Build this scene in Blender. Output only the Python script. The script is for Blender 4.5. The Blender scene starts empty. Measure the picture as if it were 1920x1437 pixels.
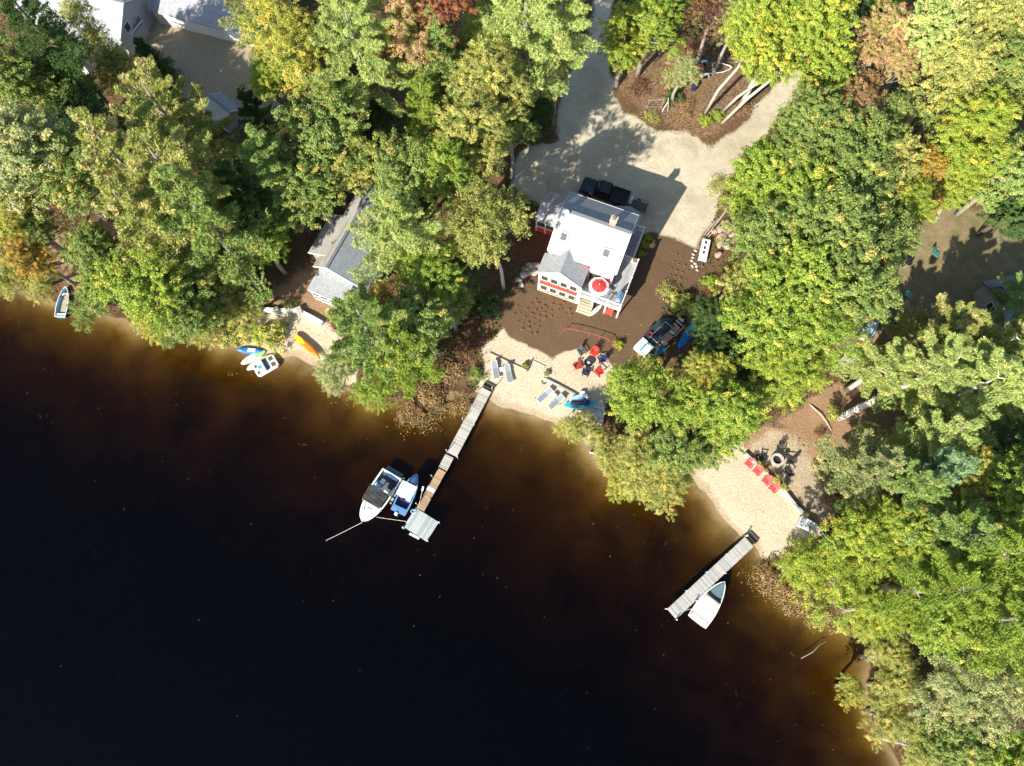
import bpy, bmesh, math, random
import numpy as np
from mathutils import Vector, Matrix

S = bpy.context.scene
COL = S.collection
R = math.radians
# ------------------------------------------------------------------ camera, sky, sun, exposure
CAM_H, FOC, CX, CY = 72.0, 1330.0, 960.0, 718.5
TILT = math.atan(400.0 / FOC)
cd = bpy.data.cameras.new('camera')
cam = bpy.data.objects.new('camera', cd)
COL.objects.link(cam)
cam.location = (0, 0, CAM_H)
cam.rotation_euler = (TILT, 0, 0)
cd.sensor_width = 36.0
cd.lens = FOC / 1920.0 * 36.0
cd.clip_start = 1.0
cd.clip_end = 3000.0
S.camera = cam

SUN_EL, SUN_AZ = R(33.0), R(38.0)      # shadows run towards (sin az, cos az)
w = bpy.data.worlds.new('World')
S.world = w
w.use_nodes = True
nt = w.node_tree
sky = nt.nodes.new('ShaderNodeTexSky')
sky.sky_type = 'NISHITA'
sky.sun_disc = False
sky.sun_elevation = SUN_EL
sky.sun_rotation = math.pi + SUN_AZ
sky.air_density = 1.0
sky.dust_density = 0.6
bg = nt.nodes['Background']
nt.links.new(sky.outputs[0], bg.inputs[0])
bg.inputs[1].default_value = 0.11
sd_ = bpy.data.lights.new('sun', 'SUN')
sd_.energy = 5.0
sd_.angle = R(0.5)
sd_.color = (1.0, 0.94, 0.84)
sun = bpy.data.objects.new('sun', sd_)
COL.objects.link(sun)
sun.rotation_euler = (math.pi / 2 - SUN_EL, 0, -SUN_AZ)
sun.location = (-60, -60, 90)
S.view_settings.view_transform = 'Standard'
S.view_settings.look = 'None'
S.view_settings.gamma = 1.0
S.view_settings.exposure = 1.1
S.view_settings.use_curve_mapping = False
S.render.engine = 'CYCLES'
S.cycles.max_bounces = 6
S.cycles.transparent_max_bounces = 8
S.cycles.volume_bounces = 0

# ------------------------------------------------------------------ site survey: photo position -> ground plan
_c, _s = math.cos(TILT), math.sin(TILT)


def W(px, py, h=0.0):
    """Site point that stands at photo position (px, py) at height h."""
    u = (px - CX) / FOC
    v = (CY - py) / FOC
    t = (CAM_H - h) / -(v * _s - _c)
    return Vector((u * t, (v * _c + _s) * t, h))


def ang(a, b, h=0.5):
    p, q = W(*a, h), W(*b, h)
    return math.atan2(q.y - p.y, q.x - p.x)


# ------------------------------------------------------------------ materials
MATS = {}


def new_mat(name):
    m = bpy.data.materials.new(name)
    m.use_nodes = True
    MATS[name] = m
    return m, m.node_tree.nodes, m.node_tree.links, m.node_tree.nodes['Principled BSDF']


def ramp(n, fac, stops, l):
    r = n.new('ShaderNodeValToRGB')
    e = r.color_ramp.elements
    e[0].position, e[0].color = stops[0][0], (*stops[0][1], 1)
    e[1].position, e[1].color = stops[-1][0], (*stops[-1][1], 1)
    for p, c in stops[1:-1]:
        x = e.new(p)
        x.color = (*c, 1)
    l.new(fac, r.inputs[0])
    return r.outputs[0]


def noise(n, l, scale, detail=4, rough=0.6, coord=None, dist=0.0):
    t = n.new('ShaderNodeTexNoise')
    t.inputs['Scale'].default_value = scale
    t.inputs['Detail'].default_value = detail
    t.inputs['Roughness'].default_value = rough
    t.inputs['Distortion'].default_value = dist
    if coord is not None:
        l.new(coord, t.inputs['Vector'])
    return t.outputs['Fac']


def coords(n, kind='Object'):
    return n.new('ShaderNodeTexCoord').outputs[kind]


def mixc(n, l, fac, a, b, mode='MIX'):
    m = n.new('ShaderNodeMix')
    m.data_type = 'RGBA'
    m.blend_type = mode
    for sock, val in ((m.inputs[0], fac), (m.inputs[6], a), (m.inputs[7], b)):
        if isinstance(val, (int, float)):
            sock.default_value = val
        elif isinstance(val, tuple):
            sock.default_value = (*val, 1)
        else:
            l.new(val, sock)
    return m.outputs[2]


def mth(n, l, op, a, b=0.0, clamp=False):
    m = n.new('ShaderNodeMath')
    m.operation = op
    m.use_clamp = clamp
    for i, val in enumerate((a, b)):
        if isinstance(val, (int, float)):
            m.inputs[i].default_value = val
        else:
            l.new(val, m.inputs[i])
    return m.outputs[0]


def bump(n, l, p, h, strength=0.3, dist=0.02):
    b = n.new('ShaderNodeBump')
    b.inputs['Strength'].default_value = strength
    b.inputs['Distance'].default_value = dist
    l.new(h, b.inputs['Height'])
    l.new(b.outputs[0], p.inputs['Normal'])


def simple(name, col, rough=0.6, var=0.25, scale=3.0, metal=0.0, spec=0.4, col2=None, bmp=0.0):
    """Plain worn surface: base colour broken up by two scales of noise."""
    m, n, l, p = new_mat(name)
    co = coords(n)
    f = noise(n, l, scale, 5, 0.65, co)
    a = tuple(max(0, c * (1 - var)) for c in col)
    b = col2 if col2 else tuple(min(1, c * (1 + var * 0.6)) for c in col)
    l.new(ramp(n, f, [(0.32, a), (0.68, b)], l), p.inputs['Base Color'])
    p.inputs['Roughness'].default_value = rough
    p.inputs['Metallic'].default_value = metal
    p.inputs['Specular IOR Level'].default_value = spec
    if bmp:
        bump(n, l, p, noise(n, l, scale * 8, 4, 0.6, co), bmp, 0.02)
    return m


def shingle(name, col, course=0.16, var=0.35, dirt=None):
    """Asphalt shingles: courses and tabs from a brick pattern in the roof's own frame, with speckle."""
    m, n, l, p = new_mat(name)
    uv = n.new('ShaderNodeUVMap').outputs[0]
    bt = n.new('ShaderNodeTexBrick')
    bt.offset = 0.5
    bt.inputs['Scale'].default_value = 1.0
    bt.inputs['Brick Width'].default_value = 0.33
    bt.inputs['Row Height'].default_value = course
    bt.inputs['Mortar Size'].default_value = 0.012
    bt.inputs['Mortar Smooth'].default_value = 0.2
    bt.inputs['Color1'].default_value = (*[c * (1 - var * 0.5) for c in col], 1)
    bt.inputs['Color2'].default_value = (*[c * (1 + var * 0.4) for c in col], 1)
    bt.inputs['Mortar'].default_value = (*[c * 0.55 for c in col], 1)
    l.new(uv, bt.inputs['Vector'])
    sp = noise(n, l, 22.0, 3, 0.7, uv)
    c = mixc(n, l, 1.0, bt.outputs['Color'], ramp(n, sp, [(0.3, (0.7, 0.7, 0.7)), (0.7, (1.12, 1.12, 1.12))], l), 'MULTIPLY')
    if dirt:
        d = noise(n, l, 0.5, 5, 0.65, uv, 0.6)
        fac = mth(n, l, 'MULTIPLY', ramp(n, d, [(0.45, (0, 0, 0)), (0.7, (1, 1, 1))], l), 0.75)
        c = mixc(n, l, fac, c, dirt)
    l.new(c, p.inputs['Base Color'])
    p.inputs['Roughness'].default_value = 0.9
    bump(n, l, p, bt.outputs['Fac'], -0.5, 0.02)
    return m


def siding(name, col, pitch=0.12, axis='Z'):
    m, n, l, p = new_mat(name)
    co = coords(n)
    sx = n.new('ShaderNodeSeparateXYZ')
    l.new(co, sx.inputs[0])
    z = mth(n, l, 'FRACT', mth(n, l, 'DIVIDE', sx.outputs[axis], pitch))
    f = noise(n, l, 1.5, 5, 0.6, co)
    base = ramp(n, f, [(0.3, tuple(c * 0.85 for c in col)), (0.7, tuple(min(1, c * 1.08) for c in col))], l)
    edge = ramp(n, z, [(0.0, (0.55, 0.55, 0.55)), (0.12, (1, 1, 1))], l)
    l.new(mixc(n, l, 1.0, base, edge, 'MULTIPLY'), p.inputs['Base Color'])
    p.inputs['Roughness'].default_value = 0.6
    bump(n, l, p, z, 0.4, 0.02)
    return m


def wood(name, col, col2, rough=0.8, along='X'):
    m, n, l, p = new_mat(name)
    co = coords(n)
    mp = n.new('ShaderNodeMapping')
    sc = {'X': (1.2, 14, 14), 'Y': (14, 1.2, 14), 'Z': (14, 14, 1.2)}[along]
    mp.inputs['Scale'].default_value = sc
    l.new(co, mp.inputs[0])
    f = noise(n, l, 1.0, 6, 0.65, mp.outputs[0])
    oi = n.new('ShaderNodeObjectInfo')
    c = ramp(n, f, [(0.25, col), (0.75, col2)], l)
    v = ramp(n, oi.outputs['Random'], [(0.0, (0.72, 0.72, 0.74)), (0.5, (1, 1, 1)), (1.0, (1.1, 1.06, 1.0))], l)
    l.new(mixc(n, l, 1.0, c, v, 'MULTIPLY'), p.inputs['Base Color'])
    p.inputs['Roughness'].default_value = rough
    bump(n, l, p, f, 0.25, 0.01)
    return m


def glassy(name, col, rough=0.08):
    m, n, l, p = new_mat(name)
    l.new(ramp(n, noise(n, l, 1.3, 2, 0.5, coords(n)), [(0.3, tuple(c * 0.6 for c in col)), (0.7, col)], l), p.inputs['Base Color'])
    p.inputs['Roughness'].default_value = rough
    p.inputs['Specular IOR Level'].default_value = 0.6
    return m


# ------------------------------------------------------------------ mesh builder
class MB:
    def __init__(s):
        s.v, s.f, s.uv = [], [], {}

    def add(s, vs, fs):
        o = len(s.v)
        s.v += [tuple(v) for v in vs]
        s.f += [tuple(i + o for i in f) for f in fs]
        return s

    def box(s, c, d, rz=0.0, rx=0.0, ry=0.0):
        m = Matrix.Translation(c) @ Matrix.Rotation(rz, 4, 'Z') @ Matrix.Rotation(ry, 4, 'Y') @ Matrix.Rotation(rx, 4, 'X')
        x, y, z = d[0] / 2, d[1] / 2, d[2] / 2
        vs = [m @ Vector(p) for p in ((-x, -y, -z), (x, -y, -z), (x, y, -z), (-x, y, -z), (-x, -y, z), (x, -y, z), (x, y, z), (-x, y, z))]
        return s.add(vs, [(0, 3, 2, 1), (4, 5, 6, 7), (0, 1, 5, 4), (1, 2, 6, 5), (2, 3, 7, 6), (3, 0, 4, 7)])

    def bar(s, p, q, w_, h_):
        """Box-section bar from p to q."""
        p, q = Vector(p), Vector(q)
        d = q - p
        L = d.length
        z = d.normalized()
        up = Vector((0, 0, 1)) if abs(z.z) < 0.95 else Vector((1, 0, 0))
        x = up.cross(z).normalized()
        y = z.cross(x)
        vs = []
        for e in (p, q):
            for a, b in ((-1, -1), (1, -1), (1, 1), (-1, 1)):
                vs.append(e + x * a * w_ / 2 + y * b * h_ / 2)
        return s.add(vs, [(3, 2, 1, 0), (4, 5, 6, 7), (0, 1, 5, 4), (1, 2, 6, 5), (2, 3, 7, 6), (3, 0, 4, 7)])

    def tube(s, pts, rad, n=8, cap=True):
        pts = [Vector(p) for p in pts]
        if isinstance(rad, (int, float)):
            rad = [rad] * len(pts)
        o = len(s.v)
        prev = None
        for i, p in enumerate(pts):
            d = (pts[min(i + 1, len(pts) - 1)] - pts[max(i - 1, 0)])
            d = d.normalized() if d.length > 1e-6 else Vector((0, 0, 1))
            if prev is None:
                a = Vector((0, 0, 1)) if abs(d.z) < 0.9 else Vector((1, 0, 0))
                prev = d.cross(a).normalized()
            x = (prev - d * prev.dot(d)).normalized()
            y = d.cross(x)
            prev = x
            for k in range(n):
                t = 2 * math.pi * k / n
                s.v.append(tuple(p + (x * math.cos(t) + y * math.sin(t)) * rad[i]))
        for i in range(len(pts) - 1):
            for k in range(n):
                a, b = o + i * n + k, o + i * n + (k + 1) % n
                s.f.append((a, b, b + n, a + n))
        if cap:
            s.f.append(tuple(o + k for k in range(n))[::-1])
            s.f.append(tuple(o + (len(pts) - 1) * n + k for k in range(n)))
        return s

    def lathe(s, prof, c=(0, 0, 0), n=16, cap0=False, cap1=False):
        o = len(s.v)
        for r_, z in prof:
            for k in range(n):
                t = 2 * math.pi * k / n
                s.v.append((c[0] + r_ * math.cos(t), c[1] + r_ * math.sin(t), c[2] + z))
        for i in range(len(prof) - 1):
            for k in range(n):
                a, b = o + i * n + k, o + i * n + (k + 1) % n
                s.f.append((a, b, b + n, a + n))
        if cap0:
            s.f.append(tuple(o + k for k in range(n))[::-1])
        if cap1:
            s.f.append(tuple(o + (len(prof) - 1) * n + k for k in range(n)))
        return s

    def prism(s, pts, z0, z1):
        n = len(pts)
        vs = [(x, y, z0) for x, y in pts] + [(x, y, z1) for x, y in pts]
        fs = [tuple(range(n))[::-1], tuple(range(n, 2 * n))]
        fs += [(i, (i + 1) % n, (i + 1) % n + n, i + n) for i in range(n)]
        return s.add(vs, fs)

    def rings(s, outline, levels, cap0=True, cap1=True):
        """Stack of scaled copies of one plan outline: (sx, sy, z[, dx])."""
        o = len(s.v)
        n = len(outline)
        for lv in levels:
            dx = lv[3] if len(lv) > 3 else 0.0
            for x, y in outline:
                zz = lv[2](x * lv[0] + dx) if callable(lv[2]) else lv[2]
                s.v.append((x * lv[0] + dx, y * lv[1], zz))
        for i in range(len(levels) - 1):
            for k in range(n):
                a, b = o + i * n + k, o + i * n + (k + 1) % n
                s.f.append((a, b, b + n, a + n))
        if cap0:
            s.f.append(tuple(o + k for k in range(n))[::-1])
        if cap1:
            s.f.append(tuple(o + (len(levels) - 1) * n + k for k in range(n)))
        return s

    def slab(s, quad, t):
        """A roof plane or panel: quad of 3-D points thickened downwards by t."""
        q = [Vector(p) for p in quad]
        n = len(q)
        vs = q + [p - Vector((0, 0, t)) for p in q]
        fs = [tuple(range(n)), tuple(range(n, 2 * n))[::-1]]
        fs += [(i, i + n, (i + 1) % n + n, (i + 1) % n) for i in range(n)]
        o = len(s.v)
        s.add(vs, fs)
        e = (q[1] - q[0]).normalized()
        nn = (q[1] - q[0]).cross(q[2] - q[1]).normalized()
        g = nn.cross(e)
        for i, p in enumerate(vs):
            d = p - q[0]
            s.uv[o + i] = (d.dot(e), d.dot(g))
        return s

    def mesh(s, name, mat, smooth=False):
        me = bpy.data.meshes.new(name)
        me.from_pydata(s.v, [], s.f)
        if s.uv:
            uvl = me.uv_layers.new(name='UVMap')
            for lp in me.loops:
                uvl.data[lp.index].uv = s.uv.get(lp.vertex_index, (0, 0))
        me.materials.append(mat if not isinstance(mat, str) else MATS[mat])
        if smooth:
            me.polygons.foreach_set('use_smooth', [True] * len(me.polygons))
        me.update()
        return me

    def build(s, name, mat, parent=None, loc=(0, 0, 0), rz=0.0, smooth=False, bev=0.0, fix=True):
        me = s.mesh(name, mat, smooth)
        if fix or bev:
            bm = bmesh.new()
            bm.from_mesh(me)
            bmesh.ops.recalc_face_normals(bm, faces=bm.faces)
            if bev:
                es = [e for e in bm.edges if len(e.link_faces) == 2 and e.calc_face_angle(0) > 0.6]
                bmesh.ops.bevel(bm, geom=es, offset=bev, segments=2, profile=0.6, affect='EDGES', clamp_overlap=True)
            bm.to_mesh(me)
            bm.free()
        o = bpy.data.objects.new(name, me)
        COL.objects.link(o)
        if parent is not None:
            o.parent = parent
        o.location = loc
        o.rotation_euler = (0, 0, rz)
        return o


def tag(o, label=None, cat=None, group=None, kind=None):
    if label:
        o['label'] = label
    if cat:
        o['category'] = cat
    if group:
        o['group'] = group
    if kind:
        o['kind'] = kind
    return o


def thing(name, label, cat, loc, rz=0.0, group=None):
    o = bpy.data.objects.new(name, None)
    o.empty_display_size = 0.3
    COL.objects.link(o)
    o.location = loc
    o.rotation_euler = (0, 0, rz)
    return tag(o, label, cat, group)


def copy_tree(o, parent=None):
    c = o.copy()
    COL.objects.link(c)
    if parent is not None:
        c.parent = parent
    for ch in list(o.children):
        copy_tree(ch, c)
    return c


def again(o, label, loc, rz, group=None, scale=None):
    c = copy_tree(o)
    c.location = loc
    c.rotation_euler = (0, 0, rz)
    c['label'] = label
    if group:
        c['group'] = group
    if scale:
        c.scale = (scale,) * 3
    return c


def part(src, parent, loc, rz=0.0):
    """One more piece sharing the mesh of src."""
    c = src.copy()
    COL.objects.link(c)
    c.parent = parent
    c.location = loc
    c.rotation_euler = (0, 0, rz)
    return c


rng = random.Random(7)
# ------------------------------------------------------------------ terrain: shoreline, land, lakebed, water
SHORE_PX = [(-900, 430), (-300, 500), (0, 535), (90, 560), (140, 572), (200, 590), (260, 618), (330, 612), (400, 640), (450, 652),
            (520, 668), (560, 676), (600, 692), (640, 722), (700, 742), (780, 748), (850, 738), (905, 738), (935, 757),
            (1000, 776), (1020, 790), (1080, 812), (1105, 845), (1140, 872), (1200, 890), (1265, 888), (1290, 886),
            (1325, 922), (1362, 980), (1395, 1006), (1420, 1030), (1450, 1080), (1490, 1125), (1560, 1160), (1615, 1190),
            (1640, 1230), (1625, 1300), (1650, 1360), (1690, 1437), (1720, 1520), (1800, 1700)]
SHORE = np.array([W(*p)[:2] for p in SHORE_PX])
LAND = np.vstack([SHORE, [(900, -200), (900, 900), (-900, 900), (-900, SHORE[0][1])]])


def in_poly(P, poly):
    x, y = P[:, 0], P[:, 1]
    r = np.zeros(len(P), bool)
    n = len(poly)
    for i in range(n):
        x0, y0 = poly[i]
        x1, y1 = poly[(i + 1) % n]
        if y0 == y1:
            continue
        c = ((y0 > y) != (y1 > y)) & (x < (x1 - x0) * (y - y0) / (y1 - y0) + x0)
        r ^= c
    return r


def seg_dist(P, line, closed=False):
    d = np.full(len(P), 1e9)
    n = len(line)
    for i in range(n if closed else n - 1):
        a, b = line[i], line[(i + 1) % n]
        ab = b - a
        t = np.clip(((P - a) @ ab) / max(ab @ ab, 1e-9), 0, 1)
        q = a + t[:, None] * ab
        d = np.minimum(d, np.hypot(P[:, 0] - q[:, 0], P[:, 1] - q[:, 1]))
    return d


def sdf(P, poly):
    d = seg_dist(P, poly, True)
    return np.where(in_poly(P, poly), d, -d)


def vnoise(P, scale, seed):
    """Smooth value noise on the plan, -1..1."""
    q = P / scale
    i = np.floor(q).astype(np.int64)
    f = q - i
    f = f * f * (3 - 2 * f)

    def h(a, b):
        k = (a * 374761393 + b * 668265263 + seed * 974711) & 0x7fffffff
        k = (k ^ (k >> 13)) * 1274126177 & 0x7fffffff
        return (k & 0xffff) / 32767.5 - 1
    a, b = i[:, 0], i[:, 1]
    v0 = h(a, b) * (1 - f[:, 0]) + h(a + 1, b) * f[:, 0]
    v1 = h(a, b + 1) * (1 - f[:, 0]) + h(a + 1, b + 1) * f[:, 0]
    return v0 * (1 - f[:, 1]) + v1 * f[:, 1]


def shore_sd(P):
    d = seg_dist(P, SHORE)
    sd = np.where(in_poly(P, LAND), d, -d)
    return sd + 0.35 * vnoise(P, 2.1, 3) + 0.2 * vnoise(P, 0.9, 4)


def height(P):
    sd = shore_sd(P)
    up = 0.6 * (1 - np.exp(-np.maximum(sd, 0) / 5.0)) + 0.04 * vnoise(P, 1.7, 9) * np.clip(sd / 4, 0, 1)
    d = np.maximum(-sd, 0)
    dn = -(0.5 * (1 - np.exp(-d / 4.2)) + 0.017 * d + 0.0009 * np.maximum(d - 7, 0) ** 2) + 0.06 * vnoise(P, 2.5, 11) * np.clip(d / 5, 0, 1)
    return np.where(sd > 0, up, np.maximum(dn, -9.0))


def gz(x, y):
    return float(height(np.array([[x, y]]))[0])


def G(px, py):
    """Ground point at a photo position."""
    p = W(px, py, 0.5)
    for _ in range(3):
        p = W(px, py, gz(p.x, p.y))
    return p


def poly(px, h=0.55):
    return np.array([W(*p, h)[:2] for p in px])


AREAS = {
    'drive': poly([(1052, 165), (1085, 112), (1108, 60), (1115, -40), (1150, -40), (1146, 75), (1144, 130), (1152, 188), (1172, 213), (1226, 240),
                   (1290, 252), (1330, 276), (1400, 228), (1448, 160), (1500, 105), (1570, 50), (1640, -30), (1690, -30), (1590, 80), (1540, 140),
                   (1468, 205), (1442, 252), (1392, 290), (1368, 340), (1350, 370), (1338, 410), (1315, 450), (1303, 466), (1255, 446),
                   (1222, 440), (1180, 470), (1040, 400), (955, 350), (972, 285), (1048, 262), (1045, 205)]),
    'mulch': poly([(1190, 445), (1222, 438), (1255, 446), (1300, 466), (1312, 520), (1285, 548), (1250, 570), (1236, 605), (1210, 640),
                   (1180, 665), (1152, 692), (1135, 664), (1110, 657), (1080, 654), (1052, 660), (1036, 670), (1010, 656), (985, 644),
                   (958, 632), (938, 612), (925, 585), (955, 550), (990, 525), (1000, 470), (1020, 420), (1040, 400), (1180, 470)]),
    'beach': poly([(905, 655), (945, 608), (985, 644), (1010, 656), (1036, 670), (1052, 660), (1080, 654), (1110, 657), (1140, 666),
                   (1155, 695), (1150, 730), (1130, 775), (1100, 830), (1000, 840), (900, 800), (890, 740), (900, 700), (915, 680)]),
    'island': poly([(1140, 75), (1152, 150), (1160, 190), (1228, 240), (1330, 275), (1395, 235), (1440, 160), (1400, 100), (1300, 90), (1230, 60)]),
    'yard2': poly([(1395, 852), (1400, 825), (1440, 790), (1490, 805), (1550, 890), (1570, 975), (1535, 995), (1508, 968), (1451, 905)]),
    'beach2': poly([(1280, 875), (1320, 840), (1390, 830), (1397, 850), (1451, 905), (1508, 970), (1530, 992), (1520, 1022),
                    (1450, 1040), (1380, 1060), (1300, 960), (1255, 900)]),
    'beach3': poly([(478, 590), (540, 578), (600, 600), (660, 650), (665, 715), (600, 730), (540, 720), (470, 700), (440, 660)]),
    'needles': poly([(1440, 795), (1475, 770), (1530, 735), (1600, 712), (1690, 770), (1680, 850), (1600, 880), (1545, 900), (1490, 815)]),
    'needles2': poly([(500, 585), (520, 545), (575, 500), (640, 560), (620, 600), (540, 580)]),
    'lawn': poly([(1640, 470), (1690, 420), (1790, 380), (1960, 420), (1990, 620), (1700, 650), (1600, 690), (1570, 650)]),
    'yard': poly([(210, 95), (280, -40), (520, -60), (540, 110), (520, 230), (440, 260), (370, 200), (300, 130)]),
    'bank': poly([(60, 470), (110, 430), (220, 390), (260, 430), (200, 520), (130, 560)]),
}


def axis(lo, hi, step, far):
    a = list(np.arange(lo, hi + 1e-6, step))
    s_, x = step, hi
    up, dn = [], []
    while x < far:
        s_ *= 1.35
        x += s_
        up.append(x)
    s_, x = step, lo
    while x > -far:
        s_ *= 1.35
        x -= s_
        dn.append(x)
    return np.array(dn[::-1] + a + up)


gx = axis(-68, 68, 0.3, 700)
gy = axis(-19, 77, 0.3, 700)
GX, GY = np.meshgrid(gx, gy)
PP = np.stack([GX.ravel(), GY.ravel()], 1)
SD = shore_sd(PP)
HZ = height(PP)
wob = 0.5 * vnoise(PP, 1.6, 21) + 0.3 * vnoise(PP, 0.7, 22)


def weight(names, soft=0.5):
    wgt = np.zeros(len(PP))
    for k in names:
        wgt = np.maximum(wgt, np.clip(0.5 + (sdf(PP, AREAS[k]) + wob * soft) / (2 * soft), 0, 1))
    return wgt


W_SAND = np.maximum(weight(['drive'], 0.7), weight(['beach', 'beach2', 'beach3'], 0.5))
W_BEACH = weight(['beach', 'beach2', 'beach3'], 0.6)
W_MULCH = weight(['mulch'], 0.5)
W_NEED = np.maximum(weight(['needles', 'needles2'], 1.2), 0.7 * weight(['bank'], 1.5))
W_NEED = np.maximum(W_NEED, 0.45 * weight(['island'], 1.2))
W_LAWN = np.maximum(weight(['lawn'], 1.2), 0)
W_YARD = weight(['yard'], 1.5)
W_Y2 = weight(['yard2'], 1.0)
W_NEED = np.maximum(W_NEED, W_Y2)
W_SAND = np.maximum(W_SAND, 0.52 * W_Y2)
IS_DRIVE = sdf(PP, AREAS['drive']) + wob > 0
IS_MULCH = W_MULCH > 0.5

m, n, l, p = new_mat('ground')
geo = n.new('ShaderNodeNewGeometry').outputs['Position']


def attr(n, name):
    a = n.new('ShaderNodeAttribute')
    a.attribute_name = name
    return a.outputs['Fac']


f1 = noise(n, l, 0.9, 6, 0.7, geo)
f2 = noise(n, l, 6.0, 5, 0.75, geo)
f3 = noise(n, l, 22.0, 3, 0.7, geo)
f4 = noise(n, l, 0.25, 4, 0.6, geo, 0.5)
litter = mixc(n, l, ramp(n, f2, [(0.35, (0, 0, 0)), (0.65, (1, 1, 1))], l), (0.045, 0.026, 0.015), (0.20, 0.115, 0.06))
litter = mixc(n, l, ramp(n, f3, [(0.56, (0, 0, 0)), (0.72, (1, 1, 1))], l), litter, (0.30, 0.16, 0.085))
litter = mixc(n, l, ramp(n, f1, [(0.5, (0, 0, 0)), (0.68, (0.8, 0.8, 0.8))], l), litter, (0.07, 0.085, 0.025))
sand = mixc(n, l, ramp(n, f1, [(0.3, (0, 0, 0)), (0.7, (1, 1, 1))], l), (0.45, 0.395, 0.28), (0.60, 0.54, 0.40))
sand = mixc(n, l, ramp(n, f3, [(0.36, (1, 1, 1)), (0.5, (0, 0, 0))], l), sand, (0.33, 0.275, 0.18))
sand = mixc(n, l, ramp(n, f4, [(0.45, (0, 0, 0)), (0.72, (0.75, 0.75, 0.75))], l), sand, (0.34, 0.275, 0.18))
beach = mixc(n, l, ramp(n, f2, [(0.35, (0, 0, 0)), (0.65, (1, 1, 1))], l), (0.41, 0.325, 0.21), (0.60, 0.52, 0.38))
beach = mixc(n, l, ramp(n, f3, [(0.33, (1, 1, 1)), (0.43, (0, 0, 0))], l), beach, (0.19, 0.12, 0.06))
mulch = mixc(n, l, ramp(n, f3, [(0.38, (0, 0, 0)), (0.66, (1, 1, 1))], l), (0.080, 0.050, 0.029), (0.170, 0.110, 0.065))
mulch = mixc(n, l, ramp(n, f1, [(0.45, (0, 0, 0)), (0.75, (0.4, 0.4, 0.4))], l), mulch, (0.15, 0.09, 0.05))
need = mixc(n, l, ramp(n, f2, [(0.3, (0, 0, 0)), (0.7, (1, 1, 1))], l), (0.19, 0.105, 0.058), (0.38, 0.255, 0.15))
lawn = mixc(n, l, ramp(n, f1, [(0.38, (0, 0, 0)), (0.62, (1, 1, 1))], l), (0.18, 0.15, 0.065), (0.29, 0.21, 0.125))
lawn = mixc(n, l, ramp(n, f3, [(0.4, (0, 0, 0)), (0.7, (0.6, 0.6, 0.6))], l), lawn, (0.10, 0.10, 0.04))
yard = mixc(n, l, ramp(n, f2, [(0.35, (0, 0, 0)), (0.65, (1, 1, 1))], l), (0.25, 0.195, 0.12), (0.42, 0.34, 0.225))
edge = mth(n, l, 'MULTIPLY', mth(n, l, 'SUBTRACT', f2, 0.5), 0.9)
c = litter
for nm, col in (('w_yard', yard), ('w_lawn', lawn), ('w_need', need), ('w_sand', sand), ('w_beach', beach), ('w_mulch', mulch)):
    a = mth(n, l, 'ADD', attr(n, nm), edge)
    c = mixc(n, l, ramp(n, a, [(0.36, (0, 0, 0)), (0.64, (1, 1, 1))], l), c, col)
# lakebed: sand that gives way to dark weed and silt in patches, wet sand line at the edge
bed = mixc(n, l, ramp(n, f2, [(0.3, (0, 0, 0)), (0.7, (1, 1, 1))], l), (0.25, 0.185, 0.10), (0.38, 0.30, 0.18))
wd = mth(n, l, 'ADD', f4, mth(n, l, 'MULTIPLY', mth(n, l, 'SUBTRACT', f2, 0.5), 0.55))
bed = mixc(n, l, ramp(n, wd, [(0.45, (0, 0, 0)), (0.66, (0.62, 0.62, 0.62))], l), bed, (0.085, 0.055, 0.03))
c = mixc(n, l, ramp(n, attr(n, 'w_bed'), [(0.4, (0, 0, 0)), (0.6, (1, 1, 1))], l), c, bed)
wet = ramp(n, attr(n, 'w_wet'), [(0.3, (1, 1, 1)), (0.8, (0.78, 0.72, 0.66))], l)
c = mixc(n, l, 1.0, c, wet, 'MULTIPLY')
l.new(c, p.inputs['Base Color'])
p.inputs['Roughness'].default_value = 0.95
p.inputs['Specular IOR Level'].default_value = 0.1
f5 = noise(n, l, 3.2, 3, 0.6, geo, 0.8)
hb = mth(n, l, 'ADD', mth(n, l, 'ADD', f2, mth(n, l, 'MULTIPLY', f5, 1.1)), mth(n, l, 'MULTIPLY', f3, 0.6))
bump(n, l, p, hb, 0.7, 0.06)

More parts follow.
